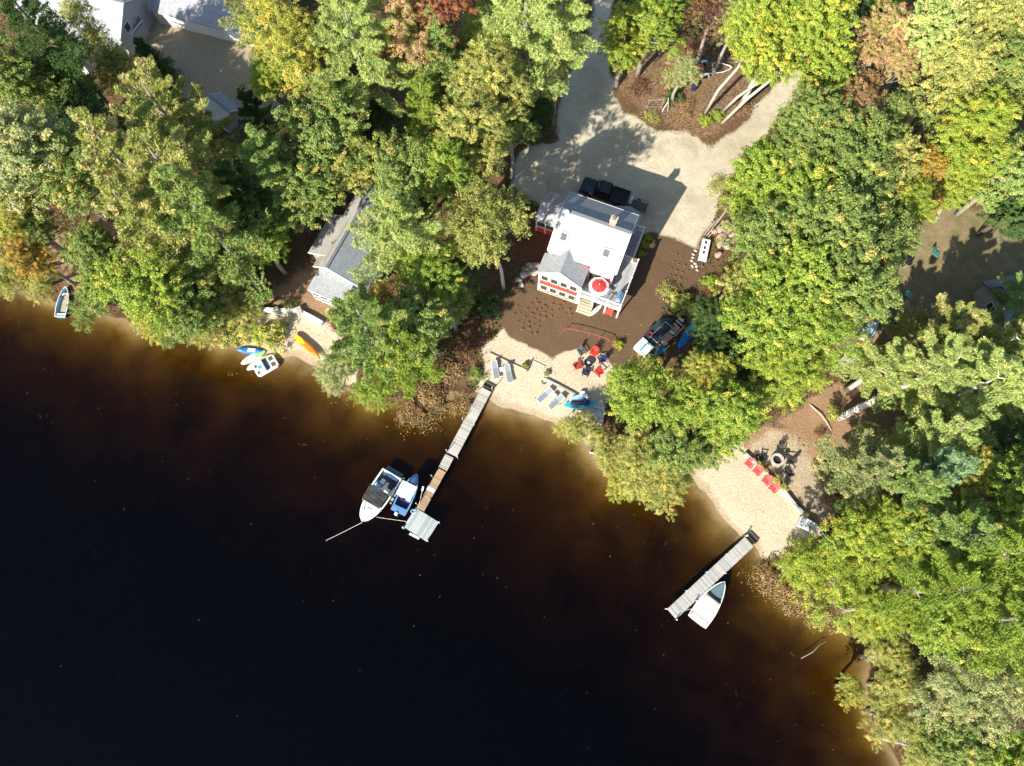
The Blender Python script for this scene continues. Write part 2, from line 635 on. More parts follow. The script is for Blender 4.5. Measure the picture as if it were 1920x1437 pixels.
nxg, nyg = len(gx), len(gy)
idx = np.arange(nxg * nyg).reshape(nyg, nxg)
quads = np.stack([idx[:-1, :-1], idx[:-1, 1:], idx[1:, 1:], idx[1:, :-1]], -1).reshape(-1, 4)
qc = quads[:, 0]
kind_of = np.where(SD[quads].max(1) < 0, 'lakebed', np.where(IS_DRIVE[qc], 'driveway', np.where(IS_MULCH[qc], 'mulch_bed', np.where(W_BEACH[qc] > 0.5, 'beach', np.where(W_LAWN[qc] > 0.5, 'lawn', 'forest_floor')))))
V3 = np.column_stack([PP, HZ])
for nm in ('forest_floor', 'driveway', 'mulch_bed', 'beach', 'lawn', 'lakebed'):
    q = quads[kind_of == nm]
    used, inv = np.unique(q, return_inverse=True)
    me = bpy.data.meshes.new(nm)
    me.from_pydata(V3[used].tolist(), [], inv.reshape(-1, 4).tolist())
    for an, arr in (('w_sand', W_SAND), ('w_beach', W_BEACH), ('w_mulch', W_MULCH), ('w_need', W_NEED), ('w_lawn', W_LAWN), ('w_yard', W_YARD),
                    ('w_bed', np.clip(0.5 - SD * 1.2, 0, 1)), ('w_wet', np.clip(1 - np.abs(SD - 0.2) / 0.9, 0, 1))):
        at = me.attributes.new(an, 'FLOAT', 'POINT')
        at.data.foreach_set('value', arr[used].astype(np.float32))
    me.polygons.foreach_set('use_smooth', [True] * len(me.polygons))
    me.materials.append(MATS['ground'])
    o = bpy.data.objects.new(nm, me)
    COL.objects.link(o)
    o['kind'] = 'structure'
    o['label'] = {'forest_floor': 'brown leaf litter of the forest floor under the trees', 'driveway': 'pale sandy driveway looping behind the red house',
                  'mulch_bed': 'dark brown mulch bed round the red house', 'beach': 'tan sand beaches at the water edge',
                  'lawn': 'thin tan lawn beside the right hand cottage', 'lakebed': 'sandy lakebed seen through the shallows'}[nm]

# water: a closed body, clear but stained with tannin, so the bed fades from amber to black with depth
m, n, l, p = new_mat('lake_water')
n.remove(p)
out = n['Material Output']
tr = n.new('ShaderNodeBsdfTransparent')
gl = n.new('ShaderNodeBsdfGlossy')
gl.inputs['Roughness'].default_value = 0.04
gi = n.new('ShaderNodeNewGeometry')
dt = n.new('ShaderNodeVectorMath')
dt.operation = 'DOT_PRODUCT'
l.new(gi.outputs['Incoming'], dt.inputs[0])
l.new(gi.outputs['Normal'], dt.inputs[1])
cs = mth(n, l, 'ABSOLUTE', dt.outputs['Value'])
fr_ = mth(n, l, 'ADD', 0.014, mth(n, l, 'MULTIPLY', 0.98, mth(n, l, 'POWER', mth(n, l, 'SUBTRACT', 1.0, cs, True), 5.0)), True)
mx = n.new('ShaderNodeMixShader')
l.new(fr_, mx.inputs[0])
l.new(tr.outputs[0], mx.inputs[1])
l.new(gl.outputs[0], mx.inputs[2])
l.new(mx.outputs[0], out.inputs['Surface'])
geo = n.new('ShaderNodeNewGeometry').outputs['Position']
b = n.new('ShaderNodeBump')
b.inputs['Strength'].default_value = 0.12
b.inputs['Distance'].default_value = 0.05
l.new(noise(n, l, 0.8, 3, 0.55, geo), b.inputs['Height'])
l.new(b.outputs[0], gl.inputs['Normal'])
va = n.new('ShaderNodeVolumeAbsorption')
va.inputs['Color'].default_value = (0.515, 0.39, 0.0, 1)
va.inputs['Density'].default_value = 4.5
l.new(va.outputs[0], out.inputs['Volume'])
o = MB().box((0, 0, -15), (1300, 1300, 30)).build('lake_water', m)
tag(o, 'dark tannin stained lake, amber in the shallows and black where deep', kind='structure')
# ------------------------------------------------------------------ trees
def leaf_mat(name, base, accent, acc=0.12, trans=0.30, hue=0.012):
    """Leaves: own colour varies leaf by leaf and spray by spray, some sprays already turned."""
    m, n, l, p = new_mat('leaf_' + name)
    r1, r2 = attr(n, 'leaf_r'), attr(n, 'spray_r')
    turned = ramp(n, r2, [(max(0.01, 1 - acc - 0.08), (0, 0, 0)), (min(0.99, 1 - acc + 0.08), (1, 1, 1))], l)
    c = mixc(n, l, turned, base, accent)
    v = ramp(n, r1, [(0.0, (0.70, 0.73, 0.68)), (0.5, (1, 1, 1)), (1.0, (1.30, 1.26, 1.18))], l)
    c = mixc(n, l, 1.0, c, v, 'MULTIPLY')
    v2 = ramp(n, mth(n, l, 'FRACT', mth(n, l, 'MULTIPLY', r2, 7.31)), [(0.0, (0.74, 0.8, 0.78)), (1.0, (1.25, 1.18, 1.1))], l)
    c = mixc(n, l, 1.0, c, v2, 'MULTIPLY')
    l.new(c, p.inputs['Base Color'])
    p.inputs['Roughness'].default_value = 0.55
    p.inputs['Specular IOR Level'].default_value = 0.25
    t = n.new('ShaderNodeBsdfTranslucent')
    l.new(mixc(n, l, 1.0, c, (1.25, 1.2, 0.55), 'MULTIPLY'), t.inputs[0])
    mx = n.new('ShaderNodeMixShader')
    mx.inputs[0].default_value = trans
    l.new(p.outputs[0], mx.inputs[1])
    l.new(t.outputs[0], mx.inputs[2])
    l.new(mx.outputs[0], n['Material Output'].inputs['Surface'])
    return m


PAL = {}
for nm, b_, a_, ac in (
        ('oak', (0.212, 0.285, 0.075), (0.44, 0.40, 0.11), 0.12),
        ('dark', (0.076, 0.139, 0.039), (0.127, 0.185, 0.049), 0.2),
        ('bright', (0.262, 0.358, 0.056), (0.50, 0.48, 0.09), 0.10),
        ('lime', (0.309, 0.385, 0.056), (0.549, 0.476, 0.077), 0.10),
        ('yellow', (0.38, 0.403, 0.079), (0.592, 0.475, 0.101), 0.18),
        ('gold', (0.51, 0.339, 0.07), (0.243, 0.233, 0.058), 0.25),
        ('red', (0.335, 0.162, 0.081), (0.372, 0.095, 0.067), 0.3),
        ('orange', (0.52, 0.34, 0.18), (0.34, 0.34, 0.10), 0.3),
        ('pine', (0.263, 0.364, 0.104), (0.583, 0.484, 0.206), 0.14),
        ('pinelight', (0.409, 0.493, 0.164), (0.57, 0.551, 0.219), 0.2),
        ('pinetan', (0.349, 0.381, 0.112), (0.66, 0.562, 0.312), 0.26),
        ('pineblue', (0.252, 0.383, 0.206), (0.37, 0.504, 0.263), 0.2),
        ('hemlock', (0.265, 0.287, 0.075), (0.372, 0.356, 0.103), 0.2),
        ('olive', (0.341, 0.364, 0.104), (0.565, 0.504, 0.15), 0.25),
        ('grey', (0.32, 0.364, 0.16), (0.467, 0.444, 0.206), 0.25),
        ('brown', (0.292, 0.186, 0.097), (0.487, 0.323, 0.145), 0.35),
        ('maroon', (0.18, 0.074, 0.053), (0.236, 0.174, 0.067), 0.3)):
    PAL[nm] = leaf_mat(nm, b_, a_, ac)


def bark(name, c1, c2, sc=6):
    m, n, l, p = new_mat('bark_' + name)
    co = coords(n)
    mp = n.new('ShaderNodeMapping')
    mp.inputs['Scale'].default_value = (sc, sc, sc * 0.25)
    l.new(co, mp.inputs[0])
    f = noise(n, l, 1.0, 6, 0.7, mp.outputs[0])
    l.new(ramp(n, f, [(0.3, c1), (0.7, c2)], l), p.inputs['Base Color'])
    p.inputs['Roughness'].default_value = 0.9
    bump(n, l, p, f, 0.6, 0.03)


bark('grey', (0.16, 0.135, 0.11), (0.36, 0.32, 0.27))
bark('dark', (0.06, 0.045, 0.035), (0.16, 0.12, 0.095))
bark('pale', (0.34, 0.30, 0.24), (0.60, 0.55, 0.47))
m, n, l, p = new_mat('bark_birch')
co = coords(n)
mp = n.new('ShaderNodeMapping')
mp.inputs['Scale'].default_value = (1.5, 1.5, 5.0)
l.new(co, mp.inputs[0])
f = noise(n, l, 1.2, 5, 0.7, mp.outputs[0])
l.new(ramp(n, f, [(0.38, (0.06, 0.055, 0.05)), (0.47, (0.55, 0.53, 0.50)), (0.7, (0.78, 0.76, 0.73))], l), p.inputs['Base Color'])
p.inputs['Roughness'].default_value = 0.75


def leaf_mesh(name, P, N, r1, r2, ln, wd, droop=None, rs=None):
    """One two-triangle folded leaf per row of P, facing N."""
    k = len(P)
    rs = rs or np.random.RandomState(1)
    N = N / np.linalg.norm(N, axis=1, keepdims=True)
    if droop is None:
        T = rs.normal(size=(k, 3))
    else:
        T = droop
    T = T - N * (T * N).sum(1, keepdims=True)
    T /= np.linalg.norm(T, axis=1, keepdims=True) + 1e-9
    B = np.cross(N, T)
    ln = (ln * rs.uniform(0.7, 1.3, k))[:, None]
    wd = (wd * rs.uniform(0.7, 1.3, k))[:, None]
    a = P - T * ln * 0.5
    b = P + B * wd * 0.5 - N * wd * 0.12
    c = P + T * ln * 0.5
    d = P - B * wd * 0.5 - N * wd * 0.12
    V = np.stack([a, b, c, d], 1).reshape(-1, 3)
    F = np.arange(k * 4).reshape(-1, 4)
    me = bpy.data.meshes.new(name)
    me.vertices.add(k * 4)
    me.vertices.foreach_set('co', V.astype(np.float32).ravel())
    me.loops.add(k * 4)
    me.loops.foreach_set('vertex_index', F.ravel().astype(np.int32))
    me.polygons.add(k)
    me.polygons.foreach_set('loop_start', (np.arange(k) * 4).astype(np.int32))
    me.polygons.foreach_set('loop_total', np.full(k, 4, np.int32))
    for an, v in (('leaf_r', r1), ('spray_r', r2)):
        at = me.attributes.new(an, 'FLOAT', 'POINT')
        at.data.foreach_set('value', np.repeat(v, 4).astype(np.float32))
    me.update(calc_edges=True)
    return me


def dirs(rs, k, up=0.0):
    d = rs.normal(size=(k, 3))
    d[:, 2] += up
    return d / np.linalg.norm(d, axis=1, keepdims=True)


def crown_broad(seed, nlobe=11, nclump=300, per=90, rz=0.8, leaf=0.175, cl=0.54, R0=5.0, lobe_r=0.42, open_=0.0):
    """Broadleaf crown of radius R0: lobes on limbs, sprays on the lobes, leaves in the sprays."""
    rs = np.random.RandomState(seed)
    ld = dirs(rs, nlobe, 0.35)
    lr = rs.uniform(0.42, 0.72, nlobe)
    L = ld * lr[:, None] * R0
    L[:, 2] *= rz
    L[0] = (0, 0, 0.45 * R0 * rz)
    LR = rs.uniform(lobe_r * 0.72, lobe_r * 1.25, nlobe) * R0
    pick = rs.choice(nlobe, nclump, p=(LR ** 2) / (LR ** 2).sum())
    cd_ = dirs(rs, nclump, 0.45)
    C = L[pick] + cd_ * (LR[pick] * rs.uniform(0.6, 1.2, nclump))[:, None] * np.array([1, 1, 0.85])
    CR = rs.uniform(0.6, 1.35, nclump) * cl * R0 / 5
    ci = np.repeat(np.arange(nclump), per)
    d = dirs(rs, len(ci), 0.25)
    rr = rs.uniform(0.2, 1.0, len(ci)) ** 0.6
    ax = cd_ * np.array([1, 1, 0.5]) + rs.normal(size=(nclump, 3)) * 0.35
    ax /= np.linalg.norm(ax, axis=1, keepdims=True)
    P = C[ci] + d * (CR[ci] * rr)[:, None] * np.array([0.72, 0.72, 0.42]) + ax[ci] * (CR[ci] * rs.uniform(-1.0, 1.25, len(ci)))[:, None]
    out = C[ci] - L[pick][ci]
    out /= np.linalg.norm(out, axis=1, keepdims=True) + 1e-6
    N = d * 0.55 + out * 0.45 + np.array([0, 0, 0.55]) + rs.normal(size=P.shape) * 0.48
    keep = rs.uniform(size=len(P)) > open_
    P, N, ci = P[keep], N[keep], ci[keep]
    r1 = rs.uniform(size=len(P))
    r2 = rs.uniform(size=nclump)[ci]
    return leaf_mesh('leaf_crown', P, N, r1, r2, leaf, leaf * 0.72, None, rs), L


def crown_pine(seed, H=13.0, R0=4.6, nw=12, nb=6, tufts=9, per=13, needle=0.42, droop=0.10, top=0.0, sw=0.24):
    """White pine crown: whorls of long boughs, each bough feathered with upturned needle tufts."""
    rs = np.random.RandomState(seed)
    P, D, r1, r2 = [], [], [], []
    boughs = []
    for i in range(nw):
        t = i / (nw - 1)
        z = H * (0.02 + 0.96 * t)
        rad = R0 * ((1 - t) ** 0.75 * 0.92 + 0.10) * (0.72 + 0.28 * math.sin(min(1, t * 4 + .3) * 1.57))
        for j in range(nb if t < 0.85 else 4):
            a = 2 * math.pi * (j + rs.uniform(-0.35, 0.35)) / nb + i * 0.9
            ln = rad * rs.uniform(0.62, 1.18)
            up = rs.uniform(-0.06, 0.22) + 0.35 * t
            v2 = rs.uniform()
            dirv = np.array([math.cos(a), math.sin(a), 0])
            side = np.array([-math.sin(a), math.cos(a), 0])
            pts = []
            for s_ in np.linspace(0.22, 1.0, tufts):
                q = dirv * ln * s_ + np.array([0, 0, z + ln * (up * s_ - droop * s_ * s_ * 1.2 + 0.13 * s_ ** 4)])
                pts.append((q, dirv))
                w_ = ln * sw * (1 - abs(s_ - 0.55)) * (1.05 - 0.35 * s_)
                for sg in (-1, 1):
                    for k in (0.45, 1.0):
                        if rs.uniform() < 0.93:
                            q2 = q + side * sg * w_ * k * rs.uniform(0.7, 1.2) + dirv * w_ * 0.6 * k + np.array([0, 0, rs.uniform(-0.1, 0.12)])
                            pts.append((q2, (dirv * 0.6 + side * sg * 0.8)))
            boughs.append((np.array([0, 0, z]), dirv * ln * 0.9 + np.array([0, 0, z + ln * (up - droop)])))
            for q, dv in pts:
                d = dirs(rs, per, 0.0) * 0.75 + dv * 0.7 + np.array([0, 0, 0.55])
                d /= np.linalg.norm(d, axis=1, keepdims=True)
                P.append(q + d * needle * 0.42 + rs.normal(size=(per, 3)) * 0.05)
                D.append(d)
                r1.append(rs.uniform(size=per))
                r2.append(np.full(per, (v2 * 0.5 + 0.5 * rs.uniform()) % 1.0))
    P, D = np.vstack(P), np.vstack(D)
    N = np.cross(D, rs.normal(size=D.shape))
    N[:, 2] = np.abs(N[:, 2]) + 0.3
    return leaf_mesh('needle_crown', P, N, np.concatenate(r1), np.concatenate(r2), needle, needle * 0.2, D, rs), boughs


def crown_shrub(seed, R0=1.6, rz=0.62, nclump=70, per=44, leaf=0.17, open_=0.0):
    rs = np.random.RandomState(seed)
    d = dirs(rs, nclump, 0.5)
    wob_ = 1 + 0.35 * np.sin(np.arctan2(d[:, 1], d[:, 0]) * 3 + seed) * rs.uniform(0.3, 1, nclump)
    C = d * (R0 * rs.uniform(0.35, 0.95, nclump) * wob_)[:, None] * np.array([1, 1, rz])
    C[:, 2] = np.abs(C[:, 2]) + 0.1
    ci = np.repeat(np.arange(nclump), per)
    e = dirs(rs, len(ci), 0.3)
    P = C[ci] + e * (rs.uniform(0.3, 1, len(ci)) ** 0.6 * 0.36 * R0 / 1.6)[:, None]
    N = e * 0.6 + d[ci] * 0.3 + np.array([0, 0, 0.5]) + rs.normal(size=P.shape) * 0.4
    keep = rs.uniform(size=len(P)) > open_
    P, N, ci = P[keep], N[keep], ci[keep]
    return leaf_mesh('shrub_crown', P, N, rs.uniform(size=len(P)), rs.uniform(size=nclump)[ci], leaf, leaf * 0.6, None, rs), None


PROTO = {
    'oak': [crown_broad(s, 13, 520, 80, leaf=0.19, cl=0.44) for s in (11, 12, 13)],
    'maple': [crown_broad(s, 14, 540, 104, 0.95, 0.14, 0.42, lobe_r=0.36) for s in (21, 22, 23)],
    'airy': [crown_broad(s, 13, 380, 66, 0.9, 0.165, 0.46, lobe_r=0.36, open_=0.15) for s in (31, 32)],
    'round': [crown_broad(41, 22, 800, 44, 0.85, 0.165, 0.36, lobe_r=0.30)],
    'pine': [crown_pine(s, nw=10, nb=5, tufts=11, per=15, needle=0.34) for s in (51, 52, 53)],
    'bigpine': [crown_pine(s, 12.0, 6.4, 8, 6, 16, 17, 0.36, 0.12, sw=0.19) for s in (61, 62)],
    'starpine': [crown_pine(s, 11.0, 6.8, 6, 8, 19, 19, 0.34, 0.10, sw=0.13) for s in (63, 64)],
    'fir': [crown_pine(71, 12.0, 3.6, 16, 8, 8, 12, 0.30, 0.16)],
    'willow': [crown_broad(s, 11, 460, 90, 0.75, 0.135, 0.46, lobe_r=0.42) for s in (81, 82)],
    'shrub': [crown_shrub(s) for s in (91, 92, 93)],
    'brush': [crown_shrub(s, 1.6, 0.5, 60, 26, 0.13, 0.25) for s in (95, 96)],
}
COUNT = {}


def put_leaves(kind, pal, parent, loc, scale, rz, name='crown'):
    i = COUNT.get(kind, 0)
    COUNT[kind] = i + 1
    me, limbs = PROTO[kind][i % len(PROTO[kind])]
    if not me.materials:
        me.materials.append(PAL['oak'])
    o = bpy.data.objects.new(name, me)
    COL.objects.link(o)
    o.parent = parent
    o.location = loc
    o.scale = scale
    o.rotation_euler = (0, 0, rz)
    o.material_slots[0].link = 'OBJECT'
    o.material_slots[0].material = PAL[pal]
    return o, limbs


def tree(kind, pal, px, py, zc, rad, label, bk='grey', base=None, group=None, flat=1.0, name=None):
    """A tree whose crown stands at photo position (px, py), its middle zc above the lake, with crown radius rad."""
    c = W(px, py, zc)
    if base:
        b_ = G(*base)
    else:
        b_ = Vector((c.x + rng.uniform(-.5, .5), c.y + rng.uniform(-.5, .5), 0))
        b_.z = max(gz(b_.x, b_.y), -0.4)
    conifer = kind in ('pine', 'bigpine', 'starpine', 'fir')
    root = thing(name or {'pine': 'pine_tree', 'bigpine': 'pine_tree', 'starpine': 'pine_tree', 'fir': 'fir_tree', 'oak': 'oak_tree', 'maple': 'maple_tree'}.get(kind, 'broadleaf_tree'),
                 label, 'tree', b_ - Vector((0, 0, 0.05)), 0, group)
    rz = rng.uniform(0, 6.28)
    lc = c - b_
    if conifer:
        R0, H0 = {'pine': (4.6, 13.0), 'bigpine': (6.2, 10.0), 'starpine': (6.8, 11.0), 'fir': (3.6, 12.0)}[kind]
        k = rad / R0
        kz = min(k * 1.1, (zc * 0.72) / (H0 * 0.42)) * flat
        cz = lc.z - H0 * kz * 0.42
        o, limbs = put_leaves(kind, pal, root, (lc.x, lc.y, cz), (k, k, kz), rz)
        top = cz + H0 * kz * 0.97
        tm = MB()
        r0 = 0.10 + 0.05 * rad
        tm.tube([(0, 0, -0.3), (lc.x * 0.5, lc.y * 0.5, lc.z * 0.5), (lc.x, lc.y, cz + 0.5 * (top - cz)), (lc.x, lc.y, top)], [r0 * 1.2, r0, r0 * 0.6, 0.03], 8)
        cr, sr = math.cos(rz), math.sin(rz)
        for a_, e_ in limbs[::2]:
            f = lambda q: (lc.x + k * (q[0] * cr - q[1] * sr), lc.y + k * (q[0] * sr + q[1] * cr), cz + kz * q[2])
            tm.tube([f(a_), f(e_)], [0.075, 0.02], 4, False)
    else:
        k = rad / 5.0
        kz = min(k, zc / 5.0) * flat
        o, limbs = put_leaves(kind, pal, root, tuple(lc), (k, k, kz), rz)
        tm = MB()
        r0 = (0.08 + 0.045 * rad) * (0.62 if bk == 'pale' and base else 1.0)
        fork = Vector((lc.x * 0.75, lc.y * 0.75, lc.z * 0.62))
        mid = Vector((lc.x * 0.35 + rng.uniform(-.2, .2), lc.y * 0.35 + rng.uniform(-.2, .2), lc.z * 0.32))
        tm.tube([(0, 0, -0.3), mid, fork, lc + Vector((0, 0, rad * 0.25 * flat))], [r0 * 1.25, r0, r0 * 0.75, r0 * 0.3], 8)
        cr, sr = math.cos(rz), math.sin(rz)
        for q in limbs:
            e_ = Vector((lc.x + k * (q[0] * cr - q[1] * sr) * 1.15, lc.y + k * (q[0] * sr + q[1] * cr) * 1.15, lc.z + kz * q[2] * 1.1))
            md = fork.lerp(e_, 0.55) + Vector((rng.uniform(-.3, .3), rng.uniform(-.3, .3), 0.25))
            tm.tube([fork.lerp(lc, rng.uniform(0, .6)), md, e_], [r0 * 0.45, r0 * 0.26, 0.03], 5, False)
    tm.build('trunk', 'bark_' + bk, root, smooth=True, fix=False)
    return root


def shrub(kind, pal, px, py, rad, label, group=None, tall=1.0, name='shrub', cat='shrub'):
    p_ = G(px, py)
    p_.z = max(p_.z, -0.3)
    root = thing(name, label, cat, p_, rng.uniform(0, 6.28), group)
    k = rad / 1.6
    put_leaves(kind, pal, root, (0, 0, 0), (k, k, k * tall), rng.uniform(0, 6.28), 'foliage')
    tm = MB()
    for _ in range(5):
        a = rng.uniform(0, 6.28)
        tm.tube([(0, 0, -0.1), (math.cos(a) * rad * 0.55, math.sin(a) * rad * 0.55, rad * 0.45 * tall)], [0.04, 0.012], 4, False)
    tm.build('stem', 'bark_dark', root, fix=False)
    return root


T = tree
# --- far left bank, top to bottom
T('pine', 'dark', 70, 55, 17, 3.4, 'tall dark thin pine with bare trunk in front of the white roof', 'dark', base=(132, 130))
T('airy', 'olive', 165, 45, 13, 3.0, 'thin airy tree standing against the white roofed house', 'dark', base=(205, 100))
T('airy', 'oak', 112, 88, 12, 3.6, 'thin airy tree over the white porch roof, right of the dark thin pine', 'dark')
T('oak', 'oak', 25, 150, 12, 4.8, 'yellow green oak at the left edge below the dark thin pine')
T('oak', 'oak', 105, 165, 8, 4.2, 'oak left of the large tan pine, touching the left edge oak')
T('oak', 'grey', 70, 285, 13, 6.0, 'broad grey green oak on the left edge, largest crown of the bank')
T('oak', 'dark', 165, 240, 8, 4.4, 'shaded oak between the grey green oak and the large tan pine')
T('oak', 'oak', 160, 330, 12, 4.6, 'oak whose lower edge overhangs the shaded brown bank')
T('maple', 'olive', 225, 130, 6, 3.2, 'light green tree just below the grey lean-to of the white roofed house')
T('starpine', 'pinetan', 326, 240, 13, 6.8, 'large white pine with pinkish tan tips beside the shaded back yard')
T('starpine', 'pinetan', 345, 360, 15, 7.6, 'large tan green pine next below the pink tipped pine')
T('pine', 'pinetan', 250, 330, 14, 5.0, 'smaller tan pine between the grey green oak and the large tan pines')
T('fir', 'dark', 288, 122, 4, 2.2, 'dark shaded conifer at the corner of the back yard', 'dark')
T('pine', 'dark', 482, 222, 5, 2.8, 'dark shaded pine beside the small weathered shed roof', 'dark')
T('maple', 'yellow', 15, 395, 10, 3.8, 'yellow green tree on the left edge above the gold tree')
T('maple', 'gold', 58, 482, 7, 2.7, 'small gold leaved tree on the bank above the moored rowing boat')
T('willow', 'olive', 25, 520, 5, 3.2, 'olive shore tree in the left corner of the bank', base=(22, 515))
T('willow', 'olive', 80, 532, 4, 2.3, 'low olive tree over the water left of the rowing boat', base=(84, 535))
T('maple', 'oak', 70, 430, 8, 2.6, 'thin green tree right behind the gold tree')
T('oak', 'oak', 178, 470, 9, 3.4, 'green tree right behind the bow of the rowing boat')
T('oak', 'oak', 212, 545, 8, 3.3, 'green tree leaning over the water right of the rowing boat', base=(205, 560))
T('pine', 'pinetan', 300, 450, 12, 5.2, 'tan green pine behind the shoreline oaks of the left bank')
T('pine', 'pine', 400, 430, 13, 5.2, 'green pine left of the bright green maple and the grey cottage')
T('oak', 'bright', 270, 545, 10, 4.6, 'bright oak in the middle of the left shoreline', base=(290, 565))
T('oak', 'oak', 355, 540, 7, 4.8, 'full oak of the left shoreline, next to the bare grey branches', base=(365, 580))
T('willow', 'yellow', 275, 600, 6, 2.8, 'yellowing tree overhanging the water on the left shoreline', base=(285, 588))
T('oak', 'oak', 350, 590, 7, 3.2, 'low oak dipping its branches into the lake on the left shoreline', base=(345, 585))
T('maple', 'bright', 495, 455, 7, 3.2, 'bright green maple at the left corner of the grey cottage')
T('pine', 'dark', 470, 385, 10, 4.0, 'dark pine behind the bright green maple by the cottage', 'dark')
T('pine', 'pine', 520, 330, 12, 4.0, 'dark green pine between the tan pine and the cottage oak', 'dark')
T('oak', 'oak', 605, 265, 13, 5.0, 'oak behind the grey cottage, upper crown of the pair')
T('oak', 'oak', 580, 350, 11, 4.2, 'oak overhanging the left roof of the grey cottage')
T('oak', 'olive', 664, 305, 11, 3.0, 'oak touching the far end of the grey cottage roof')
T('willow', 'olive', 445, 590, 4, 2.6, 'olive tree on the shore left of the white retaining wall')
T('airy', 'olive', 420, 560, 4.5, 2.6, 'half bare tree with pale grey branches left of the white retaining wall', 'pale')
# --- behind the cottage and along the top
T('maple', 'yellow', 535, 60, 13, 4.8, 'yellow green maple beside the back yard at the top')
T('maple', 'yellow', 575, 135, 13, 4.8, 'yellow green maple at the right edge of the back yard')
T('maple', 'lime', 508, 150, 11, 2.8, 'small yellow maple overhanging the back yard')
T('pine', 'grey', 462, 15, 10, 3.6, 'grey green tree covering the end of the long white roof', 'dark')
T('starpine', 'pinelight', 670, 100, 17, 5.8, 'pale green pine with plume like boughs beside the yellow maples')
T('pine', 'pinelight', 655, 30, 15, 4.4, 'pale pine at the top edge behind the plumed pine')
T('maple', 'orange', 770, 50, 17, 4.2, 'orange maple at the top edge', )
T('maple', 'red', 845, 22, 18, 3.4, 'red leaved maple at the top edge right of the orange maple')
T('maple', 'gold', 745, 112, 14, 2.6, 'gold leaved tree just below the orange maple')
T('maple', 'lime', 895, 95, 10, 2.8, 'yellow green maple between the red maple and the pale top pines')
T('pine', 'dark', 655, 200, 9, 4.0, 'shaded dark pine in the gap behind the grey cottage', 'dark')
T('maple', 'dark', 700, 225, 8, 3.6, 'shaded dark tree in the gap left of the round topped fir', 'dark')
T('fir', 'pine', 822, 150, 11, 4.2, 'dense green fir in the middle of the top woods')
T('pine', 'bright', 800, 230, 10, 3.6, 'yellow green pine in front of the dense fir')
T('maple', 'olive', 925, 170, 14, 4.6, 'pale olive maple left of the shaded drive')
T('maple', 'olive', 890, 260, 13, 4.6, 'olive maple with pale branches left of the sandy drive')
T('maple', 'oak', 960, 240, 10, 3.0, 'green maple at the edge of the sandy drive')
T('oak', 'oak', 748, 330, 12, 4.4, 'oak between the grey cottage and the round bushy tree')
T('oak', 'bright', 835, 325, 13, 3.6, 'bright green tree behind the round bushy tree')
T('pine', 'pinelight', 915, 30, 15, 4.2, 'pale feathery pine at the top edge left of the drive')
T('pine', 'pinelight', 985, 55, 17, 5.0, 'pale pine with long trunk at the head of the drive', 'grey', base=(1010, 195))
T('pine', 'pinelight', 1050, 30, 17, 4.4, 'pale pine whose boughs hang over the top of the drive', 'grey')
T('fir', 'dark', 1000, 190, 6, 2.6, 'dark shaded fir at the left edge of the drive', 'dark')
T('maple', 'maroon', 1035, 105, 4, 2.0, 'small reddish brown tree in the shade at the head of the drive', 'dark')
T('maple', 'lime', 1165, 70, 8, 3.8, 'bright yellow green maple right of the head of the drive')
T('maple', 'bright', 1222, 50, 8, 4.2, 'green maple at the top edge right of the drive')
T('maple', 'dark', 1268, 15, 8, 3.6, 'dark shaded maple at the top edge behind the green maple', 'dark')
T('airy', 'grey', 1280, 135, 6, 2.6, 'pale grey green sapling on the drive island')
T('airy', 'maroon', 1335, 25, 9, 3.2, 'reddish brown tree at the top edge behind the drive island')
T('airy', 'grey', 1380, 40, 9, 3.0, 'greyish tree between the reddish tree and the large yellow oak')
# --- drive island: tall trunks leaning away under one big yellow oak crown
T('oak', 'lime', 1425, 55, 16, 4.4, 'yellow green oak on a straight trunk, left one of the drive island clump', 'pale', base=(1322, 212), name='oak_tree')
T('oak', 'lime', 1470, 95, 16, 4.2, 'yellow green oak on a slim straight trunk in the middle of the drive island clump', 'pale', base=(1352, 210))
T('oak', 'lime', 1525, 60, 17, 4.6, 'yellow green oak on the thick forked pale trunk at the sandy drive', 'pale', base=(1353, 230))
T('oak', 'lime', 1480, 20, 15, 4.4, 'yellow green oak at the top edge behind the drive island', 'pale')
# --- right woods, top
T('maple', 'orange', 1655, 70, 14, 3.3, 'pinkish orange maple in the upper right woods, upper part of the pair')
T('maple', 'orange', 1680, 120, 13, 2.9, 'pinkish orange maple next below its twin in the upper right woods')
T('airy', 'dark', 1600, 25, 11, 3.8, 'dark tree at the top edge left of the orange maples', 'dark')
T('maple', 'bright', 1650, 15, 12, 3.0, 'green tree at the top edge above the orange maples')
T('oak', 'pinelight', 1745, 55, 15, 4.4, 'pale green oak right of the upper orange maple')
T('oak', 'olive', 1790, 130, 15, 4.6, 'pale olive oak with bare twigs right of the lower orange maple', 'pale')
T('oak', 'olive', 1840, 40, 15, 4.8, 'pale olive oak in the top right corner')
T('oak', 'oak', 1885, 120, 14, 4.8, 'green oak on the right edge below the corner oak')
T('oak', 'oak', 1775, 195, 12, 3.8, 'shaded green oak above the bright yellow maple')
T('maple', 'lime', 1820, 250, 13, 4.8, 'bright yellow green maple on a leaning pale trunk at the lawn', 'pale', base=(1757, 414))
T('maple', 'lime', 1800, 330, 9, 4.2, 'bright yellow green maple next below the upper bright maple')
T('oak', 'pine', 1890, 325, 9, 4.6, 'green oak on the right edge below the bright maples')
T('oak', 'dark', 1900, 395, 6, 3.6, 'dark oak over the shaded lawn at the right edge', 'dark')
T('oak', 'bright', 1545, 142, 13, 3.4, 'green tree right of the drive where it leaves the clearing')
T('oak', 'oak', 1518, 232, 13, 4.0, 'green tree on the right side of the sandy drive')
T('maple', 'brown', 1590, 200, 12, 3.6, 'brownish green tree below the orange maples')
